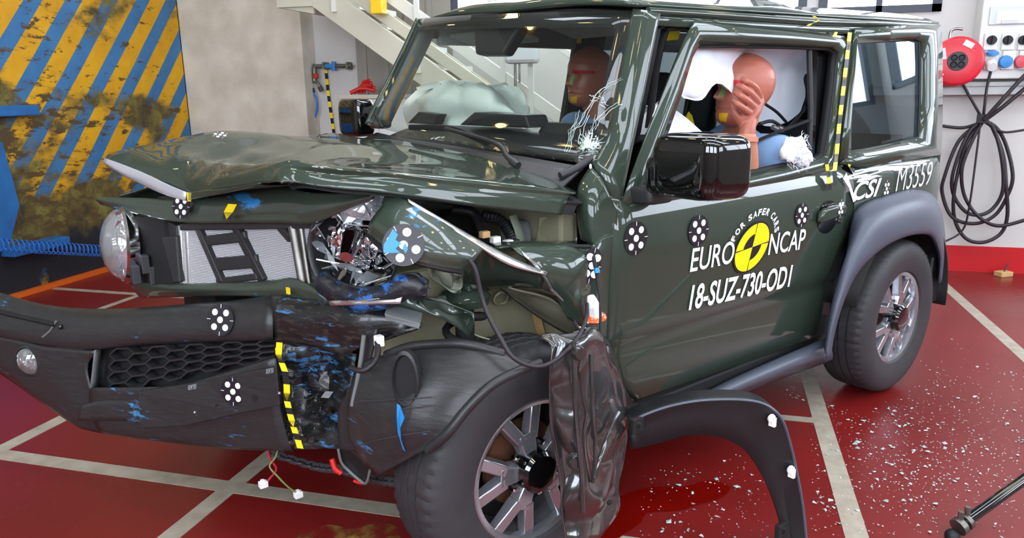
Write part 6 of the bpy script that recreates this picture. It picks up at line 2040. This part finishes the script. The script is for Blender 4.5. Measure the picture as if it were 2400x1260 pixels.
def seat(y, dx=0.0):
    b_ = [[V((1.86 + dx, y - 0.24, 0.62)), V((1.80 + dx, y, 0.62)), V((1.84 + dx, y + 0.24, 0.62))], [V((1.88 + dx, y - 0.25, 0.85)), V((1.84 + dx, y, 0.85)), V((1.88 + dx, y + 0.25, 0.85))], [V((1.95 + dx, y - 0.23, 1.08)), V((1.92 + dx, y, 1.10)), V((1.95 + dx, y + 0.23, 1.08))], [V((2.0 + dx, y - 0.16, 1.20)), V((1.99 + dx, y, 1.22)), V((2.0 + dx, y + 0.16, 1.20))]]
    s_ = bag('seat_back', b_, 'seat_cloth', (0.16, 0, 0), crum=(0.002, 4, 1))
    bag('seat_cushion', [[V((1.30 + dx, y - 0.24, 0.56)), V((1.30 + dx, y, 0.56)), V((1.30 + dx, y + 0.24, 0.56))], [V((1.5 + dx, y - 0.25, 0.64)), V((1.5 + dx, y, 0.62)), V((1.5 + dx, y + 0.25, 0.64))], [V((1.85 + dx, y - 0.24, 0.62)), V((1.85 + dx, y, 0.60)), V((1.85 + dx, y + 0.24, 0.62))]], 'seat_cloth', (0, 0, -0.16), crum=(0.002, 4, 1))
    super_box(V((2.03 + dx, y, 1.34)), V((0.05, 0, 0)), V((0, 0.13, 0)), V((0, 0, 0.08)), 3.5).build('headrest', 'seat_cloth', s_, smooth=80)
    MB().tube([(2.02 + dx, y - 0.06, 1.15), (2.03 + dx, y - 0.06, 1.32)], 0.007, 8).tube([(2.02 + dx, y + 0.06, 1.15), (2.03 + dx, y + 0.06, 1.32)], 0.007, 8).build('headrest_post', 'steel', s_)


seat(-0.36, -0.10)
seat(0.36, -0.12)
bag('rear_seat', [[V((2.45, y, 0.60)) for y in (-0.6, 0, 0.6)], [V((2.50, y, 0.9)) for y in (-0.6, 0, 0.6)], [V((2.56, y, 1.12)) for y in (-0.58, 0, 0.58)]], 'seat_cloth', (0.12, 0, 0), crum=(0.002, 4, 1))
# sun visors, roof handle, belts
for y0, y1 in ((-0.50, -0.10), (0.10, 0.50)):
    MB().prism([V((0.78, y0, 1.555)), V((0.78, y1, 1.555)), V((0.93, y1, 1.52)), V((0.93, y0, 1.52))], (0, 0, 0.018)).build('sun_visor', 'headliner', car, bevel=0.006)
MB().tube(cr([K(1520, 300, y=-0.55), K(1540, 150, y=-0.55), K(1560, 70, y=-0.56)], 5), 0.012, 8).build('pillar_trim', 'black_matt', car)
MB().prism(KP([[(1553, 74, -0.50), (1595, 72, -0.50), (1590, 92, -0.50), (1560, 95, -0.50)]])[0], (0.02, 0.02, 0)).build('tape', 'tape_yellow', car)
MB().prism(KP([[(1598, 296, -0.30), (1615, 262, -0.30), (1622, 270, -0.30), (1628, 292, -0.30)]])[0], (0.02, 0.02, 0)).build('tape', 'tape_yellow', car)
MB().prism(KP([[(1352, 85, 0.30), (1363, 85, 0.30), (1362, 100, 0.30), (1352, 102, 0.30)]])[0], (0.01, 0.01, 0)).build('tape', 'tape_yellow', car)
MB().grid([[G(1908, 112, -0.05), G(1962, 118, -0.05)], [G(1905, 250, -0.05), G(1950, 260, -0.05)], [G(1900, 372, -0.05), G(1935, 384, -0.05)]]).build('pillar_trim', 'plastic_gloss', car, solid=0.03)
MB().tube([G(1896, 110, -0.02), G(1900, 250, -0.02), G(1897, 372, -0.02)], 0.010, 8).build('window_runner', 'rubber_black', car, smooth=60)
MB().tube(cr(KP([[(1795, 245, -0.50), (1820, 262, -0.50), (1842, 285, -0.5)]])[0], 6), 0.006, 8).build('sensor_cable', 'rubber_black', car, smooth=60)
MB().tube(cr(KP([[(1780, 290, -0.52), (1810, 284, -0.52), (1845, 300, -0.52), (1880, 262, -0.5), (1888, 250, -0.5)]])[0], 6), 0.007, 8).build('sensor_cable', 'rubber_black', car, smooth=60)
for a, b in ((1822, 303), (1836, 305)):
    MB().tube([K(a - 12, b - 6, y=-0.54), K(a, b, y=-0.55)], 0.010, 10).build('sensor_plug', 'galv', car, smooth=50)

# ================================================================ crash test dummies
mat('dummy_skin', (168, 98, 80), 0.38, vary=(6, (154, 86, 70), 0.6), sss=0.0)
mat('dummy_arm', (196, 134, 108), 0.5, vary=(5, (180, 116, 92), 0.6))
mat('dummy_shirt', (132, 166, 206), 0.9, vary=(6, (118, 152, 194), 0.6), bump=(14, 0.3))
mat('mark_red', (184, 30, 40), 0.5)
mat('mark_yellow', (226, 172, 20), 0.5)
mat('mark_green', (120, 150, 92), 0.5)

ZS = [-0.128, -0.120, -0.108, -0.09, -0.078, -0.07, -0.062, -0.05, -0.035, -0.015, 0.0, 0.02, 0.045, 0.07, 0.095, 0.112, 0.123, 0.128]
FX = [0.045, 0.070, 0.083, 0.087, 0.084, 0.089, 0.086, 0.088, 0.088, 0.086, 0.086, 0.095, 0.095, 0.087, 0.070, 0.048, 0.022, 0.0]
BX = [0.010, -0.005, -0.02, -0.035, -0.045, -0.05, -0.058, -0.07, -0.084, -0.097, -0.103, -0.108, -0.108, -0.10, -0.082, -0.058, -0.028, 0.0]
WX = [0.018, 0.034, 0.046, 0.055, 0.059, 0.062, 0.065, 0.069, 0.073, 0.076, 0.078, 0.080, 0.080, 0.076, 0.063, 0.045, 0.022, 0.0]


def interp(z, T):
    for i in range(len(ZS) - 1):
        if z <= ZS[i + 1]:
            t = (z - ZS[i]) / (ZS[i + 1] - ZS[i])
            return T[i] + (T[i + 1] - T[i]) * t
    return T[-1]


def head_pt(a, z, off=0.0):
    """a: azimuth, 0 = face forward (+X), z height"""
    f, b, w_ = interp(z, FX), interp(z, BX), interp(z, WX)
    cx = (f + b) / 2 + 0.01 * 0
    rx = (f - b) / 2
    ca, sa = math.cos(a), math.sin(a)
    e = 0.88
    x = cx + rx * math.copysign(abs(ca) ** e, ca)
    y = w_ * math.copysign(abs(sa) ** e, sa)
    g = lambda u, s: math.exp(-(u / s) ** 2)
    if ca > 0:
        nz_ = 0.0
        if -0.05 < z < 0.02:
            nz_ = 0.026 * g(y, 0.011) * max(0, min(1, (0.018 - z) / 0.05)) * (1 if z > -0.04 else max(0, (z + 0.05) / 0.01))
        x += nz_
        x -= 0.012 * (g(y - 0.034, 0.014) + g(y + 0.034, 0.014)) * g(z + 0.002, 0.013)
        x += 0.006 * g(y, 0.022) * g(z + 0.068, 0.005) + 0.006 * g(y, 0.02) * g(z + 0.081, 0.005)
        x -= 0.004 * g(y, 0.026) * g(z + 0.0745, 0.003)
    p = V((x, y, z))
    if off:
        d = V((ca * 0.9, sa, 0)).normalized()
        p += d * off
    return p


def make_head(parent, M4):
    zs = [-0.128 + 0.256 * i / 56 for i in range(57)]
    rows = [[M4 @ head_pt(2 * PI * k / 64, z) for k in range(64)] for z in zs]
    h = MB().grid(rows, 0, True)
    h.add([M4 @ head_pt(2 * PI * k / 64, -0.128) for k in range(64)], [tuple(range(64))[::-1]])
    hd_ = h.build('head', 'dummy_skin', parent, smooth=80, weld=True)

    def patch(nm, a0, a1, z0, z1, m, na=16, nz_=6, off=0.0012):
        r_ = [[M4 @ head_pt(math.radians(a0 + (a1 - a0) * i / na), z0 + (z1 - z0) * j / nz_, off) for i in range(na + 1)] for j in range(nz_ + 1)]
        MB().grid(r_).build(nm, m, hd_, smooth=80)
    patch('chin_mark', 4, 42, -0.116, -0.088, 'mark_yellow')
    patch('brow_mark', 12, 78, 0.008, 0.022, 'mark_red')
    patch('brow_mark', -78, -12, 0.008, 0.022, 'mark_red')
    patch('nose_mark', 5, 13, -0.036, 0.006, 'mark_green')
    return hd_


def remeshed(mb, name, m, parent, vox, sm=6):
    o = mb.build(name, m, parent)
    r_ = o.modifiers.new('remesh', 'REMESH')
    r_.mode = 'VOXEL'
    r_.voxel_size = vox
    r_.use_smooth_shade = True
    s_ = o.modifiers.new('smooth', 'SMOOTH')
    s_.factor = 0.5
    s_.iterations = sm
    return o


def limb(mb, pts, r, seg=14):
    n_ = 5
    q = cr(pts, n_)
    rr_ = []
    for i in range(len(pts) - 1):
        for k in range(n_):
            rr_.append(r[i] + (r[i + 1] - r[i]) * k / n_)
    rr_.append(r[-1])
    mb.tube(q, rr_, seg)
    mb.ell(pts[0], (r[0],) * 3, 12, 8)
    mb.ell(pts[-1], (r[-1],) * 3, 12, 8)


def dummy(hc, hyaw, hpitch, hroll, yb, raised):
    d = empty('crash_test_dummy', (0, 0, 0), CAR_ROT)
    S_ = 1.05
    M4 = Matrix.Translation(hc) @ Euler((hroll, hpitch, hyaw), 'XYZ').to_matrix().to_4x4() @ Matrix.Scale(S_, 4)
    make_head(d, M4)
    neck = M4 @ V((-0.02, 0, -0.10))
    sx = hc.x + 0.14
    sz_ = hc.z - 0.245
    mb = MB()
    nb_ = V((sx - 0.02, yb, sz_ + 0.03)).lerp(neck, 0.15)
    limb(mb, [neck + (neck - nb_) * 0.1, nb_, V((sx, yb, sz_ - 0.03))], [0.05, 0.055, 0.08])
    limb(mb, [V((sx, yb, sz_ - 0.03)), V((sx + 0.02, yb, 0.85)), V((sx + 0.04, yb, 0.66))], [0.13, 0.14, 0.15])
    for s in (-1, 1):       # legs reach the footwell
        limb(mb, [V((sx, yb + 0.09 * s, 0.66)), V((1.20, yb + 0.11 * s, 0.74)), V((0.98, yb + 0.1 * s, 0.46))], [0.085, 0.065, 0.05])
        limb(mb, [V((0.98, yb + 0.1 * s, 0.46)), V((0.88, yb + 0.1 * s, 0.43))], [0.04, 0.035])
    sh = MB()
    limb(sh, [V((sx, yb, sz_ - 0.02)), V((sx + 0.02, yb, 0.85)), V((sx + 0.04, yb, 0.68))], [0.145, 0.155, 0.165])
    sh.tube([V((sx, yb - 0.2, sz_)), V((sx, yb + 0.2, sz_))], 0.085, 16)
    sh.ell((sx, yb - 0.2, sz_), (0.085,) * 3).ell((sx, yb + 0.2, sz_), (0.085,) * 3)
    # far arm rests in the lap
    el_ = V((sx - 0.12, yb + 0.27, 0.82))
    limb(mb, [V((sx, yb + 0.21, sz_)), el_, V((1.36, yb + 0.16, 0.80))], [0.05, 0.045, 0.035])
    limb(sh, [V((sx, yb + 0.21, sz_)), V((sx, yb + 0.21, sz_)).lerp(el_, 0.75)], [0.075, 0.07])
    mb.ell((1.30, yb + 0.14, 0.80), (0.06, 0.04, 0.025))
    for k in range(4):
        limb(mb, [V((1.27, yb + 0.115 + 0.018 * k, 0.80)), V((1.23, yb + 0.11 + 0.018 * k, 0.795)), V((1.205, yb + 0.11 + 0.018 * k, 0.78))], [0.011, 0.010, 0.008], 8)
    limb(mb, [V((1.31, yb + 0.10, 0.80)), V((1.27, yb + 0.075, 0.79))], [0.013, 0.010], 8)
    if raised:
        wr = K(1750, 322, y=-0.655)
        el_ = K(1742, 445, y=-0.585)
        shp = K(1835, 372, y=-0.46)
        limb(mb, [el_, el_.lerp(wr, 0.5) + V((0, -0.006, 0)), wr], [0.046, 0.043, 0.034])
        limb(mb, [shp, shp.lerp(el_, 0.6), el_], [0.056, 0.052, 0.048])
        limb(sh, [V((sx, yb - 0.18, sz_)), shp, shp.lerp(el_, 0.45)], [0.085, 0.078, 0.070])
        hm = MB()
        limb(hm, [K(1750, 325, y=-0.655), K(1752, 302, y=-0.655), K(1756, 285, y=-0.65)], [0.031, 0.028, 0.026])
        limb(hm, [K(1750, 282, y=-0.645), K(1765, 262, y=-0.65), K(1778, 240, y=-0.655)], [0.027, 0.027, 0.020])
        limb(hm, [K(1748, 275, y=-0.645), K(1758, 255, y=-0.65), K(1765, 238, y=-0.652)], [0.024, 0.024, 0.019])
        for kn, pi_, di, tp_, r_ in (((1781, 230), (1770, 206), (1753, 192), (1740, 186), 0.0125), ((1778, 244), (1762, 222), (1745, 208), (1732, 201), 0.013), ((1770, 256), (1753, 238), (1738, 226), (1726, 219), 0.0125), ((1758, 266), (1742, 254), (1729, 244), (1720, 238), 0.0115)):
            limb(hm, [K(*kn, y=-0.655), K(*pi_, y=-0.672), K(*di, y=-0.668), K(*tp_, y=-0.648)], [r_ * 1.12, r_, r_ * 0.92, r_ * 0.78], 10)
        limb(hm, [K(1742, 290, y=-0.64), K(1728, 272, y=-0.63), K(1720, 258, y=-0.62), K(1716, 246, y=-0.61)], [0.018, 0.015, 0.013, 0.010], 10)
        remeshed(hm, 'raised_hand', 'dummy_skin', d, 0.0028, 4)
        MB().tube([K(1749, 330, y=-0.656), K(1751, 318, y=-0.657)], [0.040, 0.040], 20).build('wrist_cuff', 'dummy_arm', d, smooth=60)
    else:
        el_ = V((sx - 0.12, yb - 0.27, 0.82))
        limb(mb, [V((sx, yb - 0.21, sz_)), el_, V((1.36, yb - 0.16, 0.80))], [0.05, 0.045, 0.035])
        limb(sh, [V((sx, yb - 0.21, sz_)), V((sx, yb - 0.21, sz_)).lerp(el_, 0.75)], [0.075, 0.07])
        mb.ell((1.30, yb - 0.14, 0.80), (0.06, 0.04, 0.025))
        for k in range(4):
            limb(mb, [V((1.27, yb - 0.115 - 0.018 * k, 0.80)), V((1.23, yb - 0.11 - 0.018 * k, 0.795)), V((1.205, yb - 0.11 - 0.018 * k, 0.78))], [0.011, 0.010, 0.008], 8)
    remeshed(mb, 'body', 'dummy_arm', d, 0.007, 5)
    remeshed(sh, 'shirt', 'dummy_shirt', d, 0.009, 5)
    # diagonal belt
    b0 = V((sx + 0.1, yb - 0.26 * (1 if raised else -1), 1.22))
    MB().tube(cr([b0, V((sx - 0.10, yb - 0.12 * (1 if raised else -1), 1.12)), V((sx - 0.14, yb + 0.02, 0.95)), V((sx - 0.1, yb + 0.22 * (1 if raised else -1), 0.70))], 6), 0.024, 8, flat=(1, 0.12)).build('seat_belt', 'belt_black', d, smooth=60)
    return d


hcd = K(1742, 212, y=-0.53)
dd = dummy(hcd, math.radians(180 - 22), math.radians(-8), math.radians(4), -0.40, True)
tag(dd, 'crash test dummy in blue shirt holding its hand to its face at the driver window', 'dummy', 'crash test dummies')
hcp = K(1380, 180, y=0.33)
dp = dummy(hcp, math.radians(180 - 14), math.radians(-4), 0.0, 0.36, False)
tag(dp, 'crash test dummy in the passenger seat seen through the cracked windscreen', 'dummy', 'crash test dummies')

# ================================================================ on the floor
def blob(name, pts, m, z, label, cat, n_=6):
    q = cr([W(a, b, z=z) for a, b in pts], n_, True)
    o = MB().add(q, [tuple(range(len(q)))]).build(name, m)
    return tag(o, label, cat)


mat('puddle_wet', (110, 8, 4), 0.08, coat=1.0)
mat('coolant', (112, 40, 20), 0.12, coat=0.6, vary=(9, (176, 140, 76), 0.5), bump=(25, 0.2))


def stain_alpha(m, scale, lo, hi):
    nt = m.node_tree
    tc = nt.nodes.new('ShaderNodeTexCoord')
    n_ = nt.nodes.new('ShaderNodeTexNoise')
    n_.inputs['Scale'].default_value = scale
    n_.inputs['Detail'].default_value = 8
    n_.inputs['Roughness'].default_value = 0.7
    nt.links.new(tc.outputs['Object'], n_.inputs['Vector'])
    r_ = nt.nodes.new('ShaderNodeMapRange')
    r_.inputs['From Min'].default_value = lo
    r_.inputs['From Max'].default_value = hi
    nt.links.new(n_.outputs['Fac'], r_.inputs['Value'])
    nt.links.new(r_.outputs['Result'], m.node_tree.nodes['Principled BSDF'].inputs['Alpha'])


stain_alpha(MATS['coolant'], 9, 0.46, 0.66)
blob('fluid_puddle', [(1390, 1245), (1410, 1200), (1460, 1160), (1530, 1140), (1600, 1140), (1660, 1125), (1710, 1140), (1690, 1165), (1640, 1180), (1590, 1195), (1520, 1200), (1500, 1225), (1470, 1245), (1430, 1270)], 'puddle_wet', 0.0022, 'dark wet fluid puddle on the red floor under the loose flare', 'puddle')
blob('coolant_puddle', [(690, 1262), (720, 1240), (770, 1228), (830, 1238), (880, 1225), (930, 1235), (925, 1275), (800, 1290), (720, 1285)], 'coolant', 0.002, 'yellowish coolant puddle on the red floor in front of the front wheel', 'puddle')
# jointed black rod of a tripod at the right edge
rd = empty('tripod_leg', (0, 0, 0))
a = W(2250, 1232, z=0.035)
b = W(2440, 1095, z=0.16)
b = a + (b - a) * 2.6
d = (b - a).normalized()
MB().tube([a, b], 0.017, 14).build('tube', 'plastic_gloss', rd, smooth=60)
for t, l_, r_ in ((-0.010, 0.018, 0.028), (0.02, 0.014, 0.026)):
    MB().tube([a + d * t, a + d * (t + l_)], r_, 12).build('clamp', 'galv', rd, smooth=40)
for t, s in ((-0.002, 0.035), (0.026, 0.034)):
    MB().tube([a + d * t + V((0, 0, 0.02)), a + d * t + V((0, 0, 0.05))], 0.009, 6).build('bolt', 'galv', rd)
MB().ell(a + d * -0.03 - V((0, 0, 0.015)), (0.022, 0.022, 0.02), 14, 8).build('foot', 'rubber_black', rd, smooth=60)
tag(rd, 'black tube leg with steel clamps resting on the red floor at the right edge', 'tripod leg')

# broken glass
mat('glass_crumb', (196, 214, 208), 0.15, coat=1.0, trans=0.25)
random.seed(99)


def crumb(r_):
    return [V((random.uniform(-1, 1), random.uniform(-1, 1), random.uniform(0.0, 0.9))) * r_ for _ in range(6)]


protos = []
for k in range(8):
    bm = bmesh.new()
    for p in crumb(1.0):
        bm.verts.new(p)
    bmesh.ops.convex_hull(bm, input=bm.verts)
    zmin = min(v.co.z for v in bm.verts)
    for v in bm.verts:
        v.co.z -= zmin
    me = bpy.data.meshes.new('glass_crumb')
    bm.to_mesh(me)
    bm.free()
    me.materials.append(MATS['glass_crumb'])
    protos.append(me)


def scatter_pt():
    while True:
        t = random.random()
        if t < 0.62:
            px, py = random.gauss(2140, 150), random.gauss(1040, 110)
        elif t < 0.85:
            px, py = random.uniform(1880, 2400), random.uniform(860, 1260)
        elif t < 0.93:
            px, py = random.uniform(1500, 1800), random.uniform(1080, 1260)
        else:
            px, py = random.uniform(1820, 1960), random.uniform(900, 960)
        if not (px < 2400 and 700 < py < 1270):
            continue
        q = W(px, py, z=0.0)
        c_ = RMI @ q
        if 1.9 < c_.x < 2.6 and -0.83 < c_.y < -0.5:
            continue
        if px < 1840 and py < 1060 or (1840 <= px < 1900 and py > 940):
            continue
        return q


small = MB()
cnt = 0
for k in range(1500):
    q = scatter_pt()
    big = k < 300
    s = random.choice((0.004, 0.005, 0.0065, 0.008)) if big else random.uniform(0.002, 0.004)
    if big:
        o = bpy.data.objects.new('glass_crumb', protos[k % 8])
        COL.objects.link(o)
        o.location = (q.x, q.y, 0.0016)
        o.scale = (s * 1.3, s * 1.3, s)
        o.rotation_euler = (0, 0, random.uniform(0, 6.28))
        tag(o, 'broken window glass crumb scattered on the red floor', 'glass crumb', 'glass crumbs on the floor')
    else:
        rz = Matrix.Rotation(random.uniform(0, 6.28), 3, 'Z')
        me = protos[k % 8]
        small.add([V((q.x, q.y, 0.0016)) + rz @ (v.co * s) for v in me.vertices], [tuple(p.vertices) for p in me.polygons])
sm_ = small.build('glass_dust', 'glass_crumb')
tag(sm_, 'fine broken glass dust strewn over the red floor', 'broken glass', kind='stuff')
